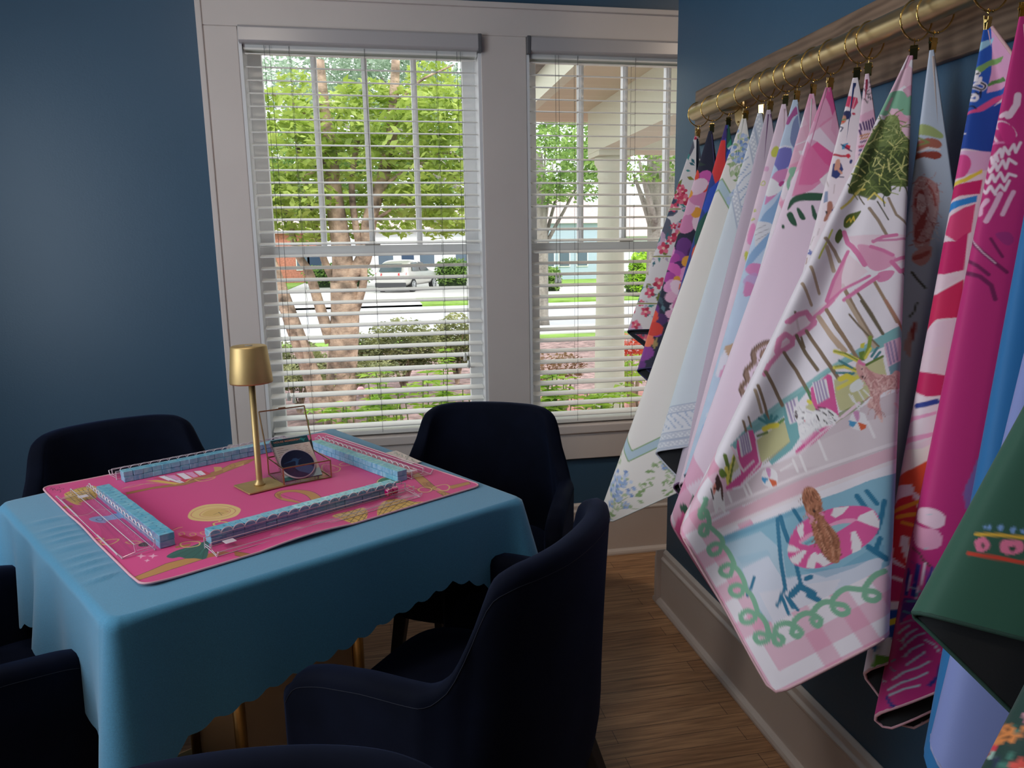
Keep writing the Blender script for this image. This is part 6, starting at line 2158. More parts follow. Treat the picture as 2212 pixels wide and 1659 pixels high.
ART[19] = '''
l eab93c 3 199,703 186,700 173,698 160,697
l d8402e 3.5 203,723 191,722 175,721 157,720
b e87aa0 1 199,713 199,709 195,705 191,705 188,708 187,712 189,716 193,719 197,719
b 2a4a40 1 194,711 192,710 191,713 193,715
b e87aa0 1 179,709 178,704 173,702 168,701 162,701 160,705 161,710 166,714 173,716 178,714
b 2a4a40 1 172,709 169,707 166,708 168,712 170,712
b 7aa2d8 1 191,695 190,691 188,692 188,695 189,696
b 7aa2d8 1 183,692 181,689 178,690 179,694 181,695
b 7aa2d8 1 173,692 171,689 168,689 169,694 171,695
b 7aa2d8 1 165,691 163,689 161,690 161,694
b 7aa2d8 1 194,695 193,692 192,693 192,696
'''
TMAT = Cv(790, 790, 1.25, '#dd4189')
for k in ART:
    draw(TMAT if k == 0 else PRN[k], ART[k])
c = PRN[13]; c.noise(.025, 30, 9)
# a twisted edge of colour on the plain mats, lettering
PRN[15].text('DESIGNS', (143, 93), (.75, .62), (-.62, .75), 13, '#101b38', wd=.02)
TMAT.text('Mahjong', (96, 724), (-.97, -.12), (.12, -.97), 15, '#3a0f22', shear=.3)
def tiger(c, o, s):
    P = lambda *q: [(o[0] + x * s, o[1] + y * s) for x, y in q]
    c.blob(P((0, 0), (20, -6), (44, 0), (56, 14), (50, 30), (30, 36), (16, 30), (4, 40), (-6, 26)), '#e08a48')
    c.blob(P((40, 6), (62, 4), (70, 16), (62, 28), (46, 26)), '#e89a58')
    c.blob(P((56, 16), (68, 16), (66, 26), (56, 26)), '#f6e8dc')
    for x in (6, 14, 22, 30, 38): c.line(P((x, 0), (x + 3, 14)), 2.4 * s, '#2a1a18')
    for x in (10, 20, 30): c.line(P((x, 32), (x - 2, 22)), 2.2 * s, '#2a1a18')
    c.line(P((-4, 26), (-20, 22), (-26, 8)), 5 * s, '#e08a48')
    c.disc(P((60, 14))[0], 1.6 * s, '#1a1212', n=8); c.disc(P((66, 20))[0], 1.8 * s, '#1a1212', n=8)
tiger(PRN[20], (508, 698), .36)
for p in ((330, 640), (560, 480), (430, 560), (250, 730), (640, 330)): tiger(PRN[20], p, .8)

def tufts(c, poly, n, cols, L, wd, seed, ang=None):
    """short painterly strokes inside a polygon"""
    g = np.random.default_rng(seed)
    P = np.array(poly, float); lo, hi = P.min(0), P.max(0)
    k = 0
    while k < n:
        p = g.uniform(lo, hi)
        ins = False
        for a, b in zip(P, np.roll(P, -1, 0)):
            if (a[1] > p[1]) != (b[1] > p[1]) and p[0] < (b[0] - a[0]) * (p[1] - a[1]) / (b[1] - a[1]) + a[0]: ins = not ins
        if not ins: continue
        a = g.uniform(0, 6.3) if ang is None else ang + g.normal() * .45
        l = L * g.uniform(.5, 1.2)
        q = p + np.array([math.cos(a), math.sin(a)]) * l
        m = (p + q) / 2 + g.uniform(-.15, .15, 2) * l
        c.line([p, m, q], wd * g.uniform(.6, 1.3), cols[int(g.integers(len(cols)))])
        k += 1
def shape(k, col, i=0):
    """outline of the i-th filled shape of that colour in design k"""
    n = 0
    for ln in ART[k].strip().splitlines():
        p = ln.split()
        if p[0] in 'bp' and p[1] == col:
            if n == i: return [[float(x) for x in q.split(',')] for q in p[3:]]
            n += 1
c = PRN[13]
tufts(c, shape(13, '6b7c46'), 150, ['#3a4a24', '#4c5c2c', '#7f8f4c', '#aab36a', '#d6d28a', '#5e6f38'], 26, 1.6, 5)
tufts(c, shape(13, '8a9a5e'), 30, ['#76874a', '#a0ad70'], 18, 1.4, 6)
tufts(c, shape(13, 'b57558'), 110, ['#8f5a40', '#a0644a', '#cf9070', '#7c4a34'], 9, 1.3, 7, 1.1)
tufts(c, shape(13, 'dea8a6'), 90, ['#c98f8e', '#efc8c4', '#b97e7e'], 13, 1.3, 8, .9)
tufts(c, shape(13, 'f6f2f6'), 60, ['#d8d4dc', '#ffffff', '#c4bec8'], 9, 1.1, 9)
tufts(PRN[16], [(480, 560), (600, 520), (760, 700), (700, 780), (560, 700)], 60, ['#4f8ea0', '#b9d0d8', '#8a3a86'], 10, 1.6, 10)
tufts(PRN[14], shape(14, 'd6a0a0'), 70, ['#b24a48', '#f0dede', '#c98a8a'], 14, 1.1, 11)
NR = {19: (420, 760), 20: (420, 420), 13: (760, 620), 15: (560, 340), 16: (600, 420), 10: (560, 300), 11: (520, 300), 4: (560, 380), 5: (500, 320)}
for k in sorted(HANG):
    nr, nphi = NR.get(k, (360, 220))
    hang_mat(k, PRN[k], nr, nphi, ring0)
# ------------------------------------------------------------------ the pink mat on the table
def table_mat(cv):
    S_ = .79
    n = 640
    def g(n):
        a = np.linspace(-S_ / 2, S_ / 2, n)
        return a
    u, v = np.meshgrid(g(n), g(n))
    rc = .022
    # squeeze the outermost points onto the rounded corners
    h = S_ / 2
    cu, cv_ = np.clip(u, -h + rc, h - rc), np.clip(v, -h + rc, h - rc)
    du, dv = u - cu, v - cv_
    L = np.hypot(du, dv)
    m = np.maximum(np.abs(du), np.abs(dv))
    s = np.where(L > 0, m / np.maximum(L, 1e-9), 1)
    U, V = cu + du * s, cv_ + dv * s
    # the edge lifts in soft waves where it rolls off the cloth
    lift = .006 * np.exp(-((V + h) / .05) ** 2) * np.clip(np.sin((U + .18) * 15), 0, 1) * (U < .05) + .004 * np.exp(-((U + h) / .04) ** 2) * np.clip(np.sin((V + .1) * 14), 0, 1)
    z = .7638 + lift
    P = np.array([-.307, 1.842]) + U[..., None] * E1 + V[..., None] * E2
    c = tl(0, 0)
    X_ = np.column_stack([P[..., 0].ravel() - c[0], P[..., 1].ravel() - c[1], z.ravel() - .7605])
    r = empty('game_mat', (c[0], c[1], .7605), label='hot pink equestrian-print game mat lying flat on the blue tablecloth', cat='game mat')
    col = cv.sample((U.ravel() + h) * 1000, (V.ravel() + h) * 1000)
    big_mesh('printed_front', X_, grid_faces(n, n), M_print, r, color=col)
    # border loop
    e = [(0, i) for i in range(0, n - 1, 6)] + [(j, n - 1) for j in range(0, n - 1, 6)] + [(n - 1, i) for i in range(n - 1, 0, -6)] + [(j, 0) for j in range(n - 1, 0, -6)]
    Q = np.array([X_.reshape(n, n, 3)[a, b] for a, b in e])
    MB().tube(Q - np.array([0, 0, .0004]), .0023, 8, closed=True).build('stitched_edge', mat('pale_pink_stitching', '#e3adb9', rough=.7, bump=(1500, .6, .001)), r, smooth=True)
    sk = MB()
    m_ = len(Q)
    v_ = [tuple(q * np.array([.994, .994, 1])) for q in Q] + [tuple(q * np.array([.994, .994, 1]) - np.array([0, 0, .0028])) for q in Q]
    sk.add(v_, [(i, (i + 1) % m_, m_ + (i + 1) % m_, m_ + i) for i in range(m_)])
    sk.build('rubber_back', M_back, r)
table_mat(TMAT)
# ------------------------------------------------------------------ garden, street and houses outside
GZ = -.60
G_mulch = mat('bark_mulch', (.30, .20, .19), rough=.95, noise=(9, .55), bump=(14, .9, .05))
G_grass = mat('lawn_green', (.22, .38, .055), rough=.9, noise=(1.2, .3), bump=(60, .6, .03))
G_walk = mat('pale_concrete', (.62, .60, .60), rough=.9, noise=(1.5, .06))
G_road = mat('grey_asphalt', (.50, .51, .54), rough=.9, noise=(.8, .08))
def strip(name, y0, y1, m, x0=-40, x1=60, z=0., zt=None, **k):
    MB().box((x0, y0, GZ - .2 + z), (x1, y1, GZ + z)).build(name, m, kind='structure', **k)
strip('garden_bed', 3.4, 15.6, G_mulch, -14, 14)
strip('lawn', 15.6, 16.9, G_grass)
strip('sidewalk', 16.9, 18.8, G_walk, z=.03)
strip('road', 18.8, 28.5, G_road, z=-.05)
strip('far_lawn', 28.5, 33, G_grass, z=.02)
strip('driveway', 33, 62, G_walk, z=.03)
strip('driveway', 28.5, 33.1, G_walk, -6.5, 1.8, z=.04)
strip('far_lawn', 40, 62, G_grass, 9.2, 60, z=.06)
strip('far_lawn', 40, 62, G_grass, -40, -5, z=.06)

def leaf_cloud(name, blobs, n, size, m, parent=None, seed=1, droop=.0, **k):
    """many separate folded leaves scattered through ellipsoids (cx, cy, cz, rx, ry, rz)"""
    g = np.random.default_rng(seed)
    B = np.array(blobs, float)
    vol = np.prod(B[:, 3:], axis=1) ** .8
    idx = g.choice(len(B), n, p=vol / vol.sum())
    d = g.normal(size=(n, 3)); d /= np.linalg.norm(d, axis=1)[:, None]
    rad = g.uniform(.25, 1, n) ** .45
    C_ = B[idx, :3] + d * rad[:, None] * B[idx, 3:]
    a = g.normal(size=(n, 3)); a[:, 2] = a[:, 2] * .4 - droop
    a /= np.linalg.norm(a, axis=1)[:, None]
    nn = g.normal(size=(n, 3)) * .6 + np.array([0, 0, .9])
    b = np.cross(nn, a); b /= np.linalg.norm(b, axis=1)[:, None]
    c = np.cross(a, b)
    s = size * g.uniform(.6, 1.25, n)[:, None]
    V = np.stack([C_ - a * s * .5, C_ + b * s * .24 + c * s * .05, C_ + a * s * .5, C_ - b * s * .24 + c * s * .05], 1).reshape(-1, 3)
    F = np.arange(4 * n).reshape(n, 4)
    return big_mesh(name, V, F, m, parent, smooth=False, **k)
def leaf_mat(name, c1, c2, tr=.45):
    m = bpy.data.materials.new(name)
    m.use_nodes = True
    t = m.node_tree; b = t.nodes['Principled BSDF']
    co = t.nodes.new('ShaderNodeTexCoord'); n = t.nodes.new('ShaderNodeTexNoise'); n.inputs['Scale'].default_value = 3.5; n.inputs['Detail'].default_value = 5
    r = t.nodes.new('ShaderNodeValToRGB')
    r.color_ramp.elements[0].position = .35; r.color_ramp.elements[0].color = (*c1, 1)
    r.color_ramp.elements[1].position = .62; r.color_ramp.elements[1].color = (*c2, 1)
    t.links.new(co.outputs['Object'], n.inputs['Vector']); t.links.new(n.outputs['Fac'], r.inputs[0]); t.links.new(r.outputs[0], b.inputs['Base Color'])
    b.inputs['Roughness'].default_value = .5
    tl_ = t.nodes.new('ShaderNodeBsdfTranslucent')
    t.links.new(r.outputs[0], tl_.inputs['Color'])
    mx = t.nodes.new('ShaderNodeMixShader'); mx.inputs[0].default_value = tr
    o = t.nodes['Material Output']
    t.links.new(b.outputs[0], mx.inputs[1]); t.links.new(tl_.outputs[0], mx.inputs[2]); t.links.new(mx.outputs[0], o.inputs['Surface'])
    return m
L_lime = leaf_mat('lime_leaf', (.24, .36, .04), (.56, .68, .17))
L_mid = leaf_mat('mid_green_leaf', (.12, .25, .05), (.42, .60, .17))
L_pale = leaf_mat('pale_grey_green_needle', (.22, .33, .22), (.50, .62, .48))
L_olive = leaf_mat('olive_azalea_leaf', (.10, .13, .04), (.50, .52, .24), .35)
L_fresh = leaf_mat('fresh_yellow_green_leaf', (.28, .48, .04), (.62, .85, .12))
M_bark = mat('flaking_bark', (.36, .26, .19), rough=.9, noise=(7, .75), bump=(22, .9, .02))
M_bark2 = mat('grey_bark', (.30, .27, .24), rough=.9, noise=(7, .35, (1, 1, .25)), bump=(16, 1, .04))

def pt(x, z, y):
    return Vector((x, y, z))
def branch(b, pts, r0, r1):
    P = [pt(*p) for p in pts]
    P = [Vector(p) for p in catmull([tuple(p) for p in P], 5)]
    n = len(P)
    b.tube(P, [r0 + (r1 - r0) * i / (n - 1) for i in range(n)], 9)
tr = empty('garden_tree', tuple(pt(-0.462, -0.51, 8.5)), label='many-stemmed tree with bright lime leaves and flaking bark right outside the left window', cat='tree')
tw = Vector(tr.location)
b = MB()
branch(b, [(-0.485, -0.647, 8.5), (-0.415, 0.034, 8.5), (-0.346, 0.619, 8.5), (-0.339, 1.037, 8.5)], .19, .15)
branch(b, [(-0.341, 0.985, 8.5), (-0.339, 1.397, 8.5), (-0.387, 1.952, 8.5), (-0.406, 2.438, 8.45), (-0.436, 2.86, 8.4), (-0.453, 3.372, 8.4)], .13, .05)
branch(b, [(-0.308, 1.037, 8.5), (-0.104, 1.291, 8.45), (-0.005, 1.745, 8.4), (0.158, 2.191, 8.4), (0.268, 2.632, 8.4), (0.315, 3.054, 8.35), (0.343, 3.371, 8.3)], .10, .045)
branch(b, [(-0.516, 0.36, 8.5), (-0.622, 0.781, 8.55), (-0.715, 1.146, 8.6), (-0.839, 1.406, 8.6), (-0.926, 1.961, 8.6)], .07, .03)
branch(b, [(-0.329, 0.459, 8.5), (-0.179, 0.827, 8.45), (-0.106, 1.138, 8.4), (-0.163, 1.596, 8.4), (-0.187, 2.092, 8.4), (-0.101, 2.579, 8.4)], .05, .03)
branch(b, [(-0.63, -0.456, 8.3), (-0.76, 0.148, 8.2), (-0.896, 0.671, 8.1), (-1.002, 1.067, 8.1), (-1.095, 1.406, 8.1)], .11, .06)
branch(b, [(-0.842, 0.619, 8.1), (-0.773, 0.428, 8.0), (-0.727, 0.176, 8.0)], .04, .03)
branch(b, [(-0.347, 0.881, 8.5), (-0.543, 1.298, 8.6), (-0.701, 2.119, 8.7), (-0.769, 2.616, 8.7)], .05, .02)
for q in ([(0.266, 2.583, 8.4), (0.524, 2.377, 8.3), (0.829, 2.429, 8.3), (1.082, 2.332, 8.3)], [(-0.406, 2.383, 8.4), (-0.663, 2.179, 8.3), (-0.945, 2.225, 8.3)], [(0.153, 2.092, 8.4), (0.615, 2.317, 8.2), (0.95, 2.114, 8.1)], [(-0.366, 2.576, 8.4), (-0.712, 2.883, 8.3), (-0.981, 3.015, 8.3)], [(0.295, 2.855, 8.3), (0.554, 3.143, 8.3), (0.959, 3.342, 8.3)], [(-0.007, 1.695, 8.4), (0.403, 1.886, 8.3), (0.798, 1.779, 8.2)]):
    branch(b, q, .022, .008)
o = b.build('trunk', M_bark, tr, smooth=True); o.matrix_parent_inverse = Matrix.Translation(-tw)
bl = []
g = np.random.default_rng(3)
for x, z, Y, r in [(-0.827, 2.402, 8.2, .5), (-0.765, 1.932, 8.2, .42), (-0.348, 2.719, 8.4, .5), (-0.075, 2.349, 8.5, .5), (0.432, 2.57, 8.3, .5), (0.771, 2.733, 8.1, .5), (0.798, 2.066, 8.1, .5), (0.507, 1.935, 8.3, .4), (0.107, 1.914, 8.7, .35), (-0.902, 2.833, 8.3, .35), (-0.518, 1.923, 8.8, .4), (0.007, 3.002, 8.6, .4), (0.935, 2.377, 7.9, .4), (0.902, 1.718, 8.0, .3), (-0.709, 1.602, 8.4, .25), (0.458, 2.991, 8.5, .35), (-1.136, 1.98, 8.2, .4), (1.1, 2.965, 8.3, .4), (-0.223, 1.665, 8.9, .2), (-0.772, 3.306, 9.2, .25), (0.764, 3.351, 9, .3), (-0.561, 1.625, 9.2, .25), (0.326, 1.726, 9.2, .3), (0.779, 1.671, 8.6, .28), (-0.968, 1.711, 8.6, .2)]:
    p = pt(x, z, Y)
    bl.append((p.x, p.y, p.z, r, r * 1.1, r * .62))
o = leaf_cloud('foliage', bl, 9500, .115, L_lime, tr, 5, .3); o.matrix_parent_inverse = Matrix.Translation(-tw)

def bush(label, x, z, Y, rx, rz, m, n, size, seed, grp=None, name='bush'):
    p = pt(x, z, Y)
    r = empty(name, (p.x, p.y, GZ), label=label, cat='bush', group=grp)
    h = p.z + rz - GZ
    s = MB()
    for k in range(5):
        a = k * 1.3
        s.tube([(0, 0, 0), (.25 * rx * math.cos(a), .25 * rx * math.sin(a), h * .35), (.5 * rx * math.cos(a), .5 * rx * math.sin(a), h * .7)], [.03, .02, .008], 6)
    s.build('stem', M_bark, r)
    bs = [(0, 0, p.z - GZ, rx, rx * .8, rz), (-.5 * rx, 0, p.z - GZ - .25 * rz, rx * .6, rx * .6, rz * .75), (.5 * rx, 0, p.z - GZ - .2 * rz, rx * .6, rx * .6, rz * .75)]
    leaf_cloud('foliage', bs, n, size, m, r, seed)
    return r
bush('round olive azalea bush standing between the trunk and the street', 0.349, 0.06, 10.5, .55, .40, L_olive, 5200, .07, 11)
bush('olive azalea bush half cut off by the right edge of the left window', 1.164, 0.062, 10.8, .36, .43, L_olive, 3600, .07, 12)
bush('low olive azalea bush around the foot of the tree, left of its trunk', -1.001, -0.005, 9.3, .42, .33, L_olive, 3200, .065, 13)
bush('small olive azalea bush right behind the tree trunk', -0.253, 0.023, 10.2, .30, .30, L_olive, 2400, .065, 14)
bush('low dark evergreen ground bush beneath the left window view', -0.533, -0.022, 8.9, .8, .18, L_olive, 3600, .06, 15)
def plant(label, x, z, Y, h, n, seed, m=None, size=.10, flower=None):
    """upright young shoots with whorls of pointed leaves"""
    g = random.Random(seed)
    p = pt(x, z, Y)
    z0 = p.z - h
    r = empty('garden_plant', (p.x, p.y, z0), label=label, cat='plant', group='fresh green plants under the windows')
    st, V, F = MB(), [], []
    size *= 1.25
    for i in range(n * 2):
        x, y = g.uniform(-.2, .2) * n / 4, g.uniform(-.12, .12)
        hh = h * g.uniform(.6, 1)
        st.tube([(x, y, 0), (x + g.uniform(-.03, .03), y, hh)], .004, 5)
        z = hh
        while z > hh * .25:
            for k in range(5):
                a = g.uniform(0, 6.28)
                L_ = size * g.uniform(.7, 1.2)
                d = Vector((math.cos(a), math.sin(a), .25)); q = Vector((-math.sin(a), math.cos(a), 0))
                c = Vector((x, y, z)); o = len(V)
                V += [c, c + d * L_ * .45 + q * L_ * .17, c + d * L_ + Vector((0, 0, -L_ * .25)), c + d * L_ * .45 - q * L_ * .17]
                F.append((o, o + 1, o + 2, o + 3))
            z -= size * .55
    # roots reach the ground
    st.tube([(0, 0, 0), (0, 0, GZ - z0 + .0)], .012, 5)
    st.build('stem', mat('green_stem', (.2, .25, .06), rough=.7), r)
    MB().add(V, F).build('leaves', m or L_fresh, r)
    if flower:
        f = MB()
        for k in range(3):
            f.lathe([(.001, 0), (.02, .01), (.026, .03), (.014, .045), (.001, .04)], (g.uniform(-.1, .1), g.uniform(-.05, .05), h * g.uniform(.8, 1)), 8)
        f.build('flower', flower, r, smooth=True)
M_pinkfl = mat('pink_petal', (.85, .45, .5), rough=.6)
plant('fresh green plant low in the middle of the left window, tallest of that clump', 0.129, 0.613, 4.6, .38, 5, 1, size=.085)
plant('fresh green plant with pale pink buds in the middle of the left window', -0.023, 0.431, 4.9, .30, 4, 2, size=.08, flower=M_pinkfl)
plant('bright shoot standing tall by the right edge of the left window', 0.467, 0.714, 5.0, .45, 1, 3, size=.07)
plant('fresh green plant at the lower right corner of the left window', 0.513, 0.481, 4.7, .26, 4, 4, size=.085)
plant('low green clump just above the table corner in the left window', -0.167, 0.373, 4.8, .16, 6, 5, size=.085)
plant('fresh green plant at the lower left corner of the right window', 1.116, 0.568, 4.6, .36, 4, 6, size=.085)
plant('low lime plant along the sill of the right window', 1.246, 0.471, 4.5, .22, 7, 7, size=.085)
plant('broad lime leaves in front of the porch column', 1.425, 0.459, 4.3, .16, 3, 8, size=.12)
bush('small rust-leaved shrub low behind the plants in the right window', 1.647, 0.278, 6.6, .3, .14, leaf_mat('rust_leaf', (.25, .10, .06), (.45, .30, .16), .3), 700, .05, 16)
bush('red-flowered shrub right of the porch column', 2.928, 0.258, 8.0, .22, .16, leaf_mat('red_flower', (.75, .10, .08), (.85, .25, .12), .3), 600, .06, 17)
bush('lime shrub below the red flowers right of the porch column', 2.69, 0.118, 7.2, .28, .16, L_fresh, 900, .05, 18)

# porch of the house on the right: beams, soffit and column
M_porch = mat('cream_porch_paint', (.66, .655, .52), rough=.6)
M_soff = mat('buff_soffit', (.62, .54, .40), rough=.7)
po = empty('porch', (2.0, 6, GZ), label='cream porch with a round column and deep eaves outside the right window', cat='porch')
def pobj(b, name, m, **k):
    o = b.build(name, m, po, **k); o.matrix_parent_inverse = Matrix.Translation((-2.0, -6, -GZ)); return o
cx, cy = pt(2.047, 1.104, 6.2).x, 6.2
ctop = pt(2.039, 2.124, 6.2).z
zb = GZ
Rb = 34 / 1570 * 6.3
prof = [(Rb * 1.35, 0), (Rb * 1.35, .08), (Rb * 1.15, .12), (Rb * 1.02, .16), (Rb, .3), (Rb * .97, 1.0), (Rb * .80, ctop - zb - .22), (Rb * .80, ctop - zb - .18), (Rb * .9, ctop - zb - .16), (Rb * .82, ctop - zb - .13), (Rb * .86, ctop - zb - .09), (Rb * 1.05, ctop - zb - .05), (Rb * 1.05, ctop - zb)]
pobj(MB().lathe(prof, (cx, cy, zb), 32), 'column', M_porch, smooth=True)
# cap block
pobj(MB().box((cx - Rb * 1.15, cy - Rb * 1.15, ctop), (cx + Rb * 1.15, cy + Rb * 1.15, ctop + .04)), 'capital', M_porch)
# beam running away from the house side (along x) and one coming towards the window wall (along y)
bz = ctop + .04
pobj(MB().box((cx - .16, 3.25, bz), (cx + .16, cy + .16, bz + .36)), 'beam', M_porch)
pobj(MB().box((cx + .15, cy - .155, bz + .002), (cx + 5, cy + .155, bz + .358)), 'beam', M_porch)
pobj(MB().box((cx - .62, 3.25, bz + .36), (cx + 5, cy + .62, bz + .42)), 'soffit', M_soff)
pobj(MB().box((cx - .70, 3.25, bz + .36), (cx - .62, cy + .70, bz + .56)).box((cx - .70, cy + .62, bz + .36), (cx + 5, cy + .70, bz + .56)), 'fascia', M_porch)
v = [(cx - .80, 3.25, bz + .56), (cx + 5, 3.25, bz + .56), (cx + 5, cy + .80, bz + .56), (cx - .80, cy + .80, bz + .56), (cx + 2.0, 3.25, bz + 1.6), (cx + 5, 3.25, bz + 1.6), (cx + 5, cy - 1.6, bz + 1.6), (cx + 2.0, cy - 1.6, bz + 1.6)]
pobj(MB().add(v, [(3, 2, 1, 0), (4, 5, 6, 7), (0, 4, 7, 3), (3, 7, 6, 2), (0, 1, 5, 4), (1, 2, 6, 5)]), 'roof', mat('grey_shingle', (.25, .22, .21), rough=.9, noise=(12, .3)))
MB().box((1.85, 4.2, GZ), (3.6, 9.5, GZ + .06)).build('brick_path', mat('pink_brick', (.45, .20, .17), rough=.9, noise=(8, .2)), kind='structure')
pt_ = empty('plant_pot', (pt(2.076, 0.176, 5.4).x, 5.4, GZ + .06), label='dark grey planter pot right of the porch column', cat='pot')
MB().lathe([(.10, 0), (.15, .35), (.16, .36), (.16, .39), (.14, .39), (.13, .35), (0, .35)], (0, 0, 0), 20).build('pot', mat('grey_pot', (.16, .17, .19), rough=.7), pt_, smooth=True)

# old trunk beyond the porch, trees behind the street
def far_tree(label, x, z, Y, r, blobs, n, size, m, seed, bark=M_bark2):
    base = pt(x, z, Y); base.z = GZ
    t_ = empty('street_tree', tuple(base), label=label, cat='tree')
    top = max([pt(q[0], q[1], q[2]).z for q in blobs] + [base.z + 4]) - base.z
    s = MB()
    s.tube([(0, 0, 0), (0, 0, .3), (.1 * r, 0, top * .4), (-.2 * r, 0, top * .8)], [r * 1.3, r * 1.05, r, r * (.85 if r > .3 else .5)], 14)
    for q in blobs[:5]:
        p = pt(q[0], q[1], q[2]) - base
        s.tube([(0, 0, top * .35), (p.x * .5, p.y * .5, (p.z + top * .35) * .5), tuple(p)], [r * .4, r * .22, r * .08], 7)
    s.build('trunk', bark, t_, smooth=True)
    bs = []
    for q in blobs:
        p = pt(q[0], q[1], q[2]) - base
        bs.append((p.x, p.y, p.z, q[3], q[3], q[3] * q[4]))
    leaf_cloud('foliage', bs, n, size, m, t_, seed, .2)
far_tree('thick grey-barked tree trunk beyond the porch column in the right window', 6.313, 0.325, 15.5, .36, [(5.558, 3.209, 15, 1.0, .5), (6.659, 4.767, 16, 1.6, .6), (5.643, 2.933, 15.5, .5, .5), (6.791, 3.358, 15, 1.2, .5)], 2600, .15, L_mid, 21)
far_tree('light green tree seen between the window edge and the porch in the right window', 4.38, 1.161, 19, .16, [(4.71, 3.636, 19, 1.5, .55), (5.48, 4.368, 20, 1.2, .5), (5.392, 3.056, 19, 1.1, .4), (4.773, 4.957, 20, 1.0, .5), (5.705, 3.642, 19, .9, .6), (4.333, 2.823, 19, .8, .4)], 4200, .18, L_mid, 22)
far_tree('pale feathery conifer high behind the lime tree', 6.156, 1.483, 34, .35, [(-3.628, 8.424, 34, 2.4, .4), (-1.76, 9.687, 36, 3.0, .5), (1.539, 8.967, 36, 3.2, .5), (3.616, 9.601, 35, 2.6, .5), (-0.074, 10.081, 35, 3.0, .4), (7.171, 8.182, 30, 2.4, .4)], 11000, .26, L_pale, 23)
far_tree('broad green tree across the street behind the left window', 7.54, 0.993, 42, .4, [(-3.718, 6.58, 44, 4.0, .7), (-0.879, 8.16, 46, 4.5, .7), (2.235, 6.617, 44, 4.0, .7), (4.735, 7.63, 42, 4.0, .8), (-2.588, 4.292, 44, 3.0, .4), (-6.059, 5.316, 44, 3.0, .7)], 9000, .55, L_mid, 24)
for lb, x0, x1, Y, hh, m in (('clipped hedge behind the parked car', 3.635, 5.634, 44, 1.7, L_mid), ('low dark hedge left of the parked car', -4.229, -0.168, 47, 1.5, L_mid), ('rounded yellow-green shrub right of the porch column', 10.87, 11.809, 30, 1.9, L_fresh), ('hedge beside the blue-grey house in the right window', 8.012, 9.252, 36, 1.2, L_mid), ('dark foundation hedge right of the column', 11.614, 13.222, 33, 1.0, L_mid)):
    a, c = pt(x0, 0, Y), pt(x1, 0, Y)
    r = empty('hedge', ((a.x + c.x) / 2, Y, GZ), label=lb, cat='hedge')
    w_ = (c.x - a.x) / 2
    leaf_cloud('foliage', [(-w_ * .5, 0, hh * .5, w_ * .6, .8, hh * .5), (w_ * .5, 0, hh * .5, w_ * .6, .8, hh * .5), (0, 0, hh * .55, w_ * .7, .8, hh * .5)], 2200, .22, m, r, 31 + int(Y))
    MB().box((-w_ * .8, -.3, 0), (w_ * .8, .3, hh * .7)).build('stems', mat('hedge_shade', (.03, .05, .02), rough=1.), r)  # solid dark box, its colour stands in for the shade inside the hedge

def house(label, x0, x1, Y, hz, wallm, roofm, wins, roof_h=2.2, door=None):
    a, c = pt(x0, 0, Y), pt(x1, 0, Y)
    r = empty('house', ((a.x + c.x) / 2, Y, GZ), label=label, cat='house')
    w_ = (c.x - a.x) / 2; D = 7
    MB().box((-w_, 0, 0), (w_, D, hz)).build('walls', wallm, r)
    e = .35
    MB().add([(-w_ - e, -e, hz), (w_ + e, -e, hz), (w_ + e, D + e, hz), (-w_ - e, D + e, hz), (-w_ * .75, D / 2, hz + roof_h), (w_ * .75, D / 2, hz + roof_h)], [(3, 2, 1, 0), (0, 1, 5, 4), (1, 2, 5), (2, 3, 4, 5), (3, 0, 4)]).build('roof', roofm, r)
    for x, z, ww, wh in wins:
        f_ = MB().box((x - ww / 2 - .07, -.06, z - .07), (x + ww / 2 + .07, .0, z + wh + .07)).build('window_frame', M_sash, r)
        MB().box((x - ww / 2, -.08, z), (x + ww / 2, -.06, z + wh)).build('window_pane', mat('dark_window', (.10, .14, .19), rough=.15), f_)
    if door:
        MB().box((door - .5, -.08, 0), (door + .5, 0, 2.1)).build('front_door', mat('dark_blue_door', (.03, .06, .12), rough=.4), r)
M_siding = mat('blue_grey_siding', (.44, .53, .66), rough=.7, noise=(3, .08, (.2, .2, 12)))
M_white = mat('white_siding', (.72, .74, .76), rough=.7, noise=(3, .05, (.2, .2, 12)))
M_brick = mat('red_brick', (.52, .20, .15), rough=.9, noise=(9, .25))
M_shin = mat('pinkish_shingle', (.52, .42, .41), rough=.9, noise=(6, .1))
house('blue-grey sided house behind the light tree in the right window', 10.868, 15.61, 50, 3.9, M_siding, M_shin, [(-1.2, 1.0, .7, 1.4), (-.1, 1.0, .7, 1.4), (1.2, 1.0, .7, 1.4)], 2.6)
house('white house with a pinkish roof right of the porch column', 18.119, 26.02, 52, 3.0, M_white, M_shin, [(-2.6, .9, .9, 1.4), (-1.0, .9, .9, 1.4)], 2.4, -1.8)
house('red brick house at the left edge of the left window', -9.377, -3.864, 56, 3.6, M_brick, M_shin, [(1.6, 1.0, .9, 1.4)], 2.0, 2.4)
house('pale grey house behind the parked car in the left window', -1.324, 9.851, 62, 3.8, M_white, M_shin, [(-3.2, 1.0, 1.2, 1.6), (.2, 1.0, 1.2, 1.6), (3.2, 1.2, 1.2, 1.4)], 2.2, -1.4)

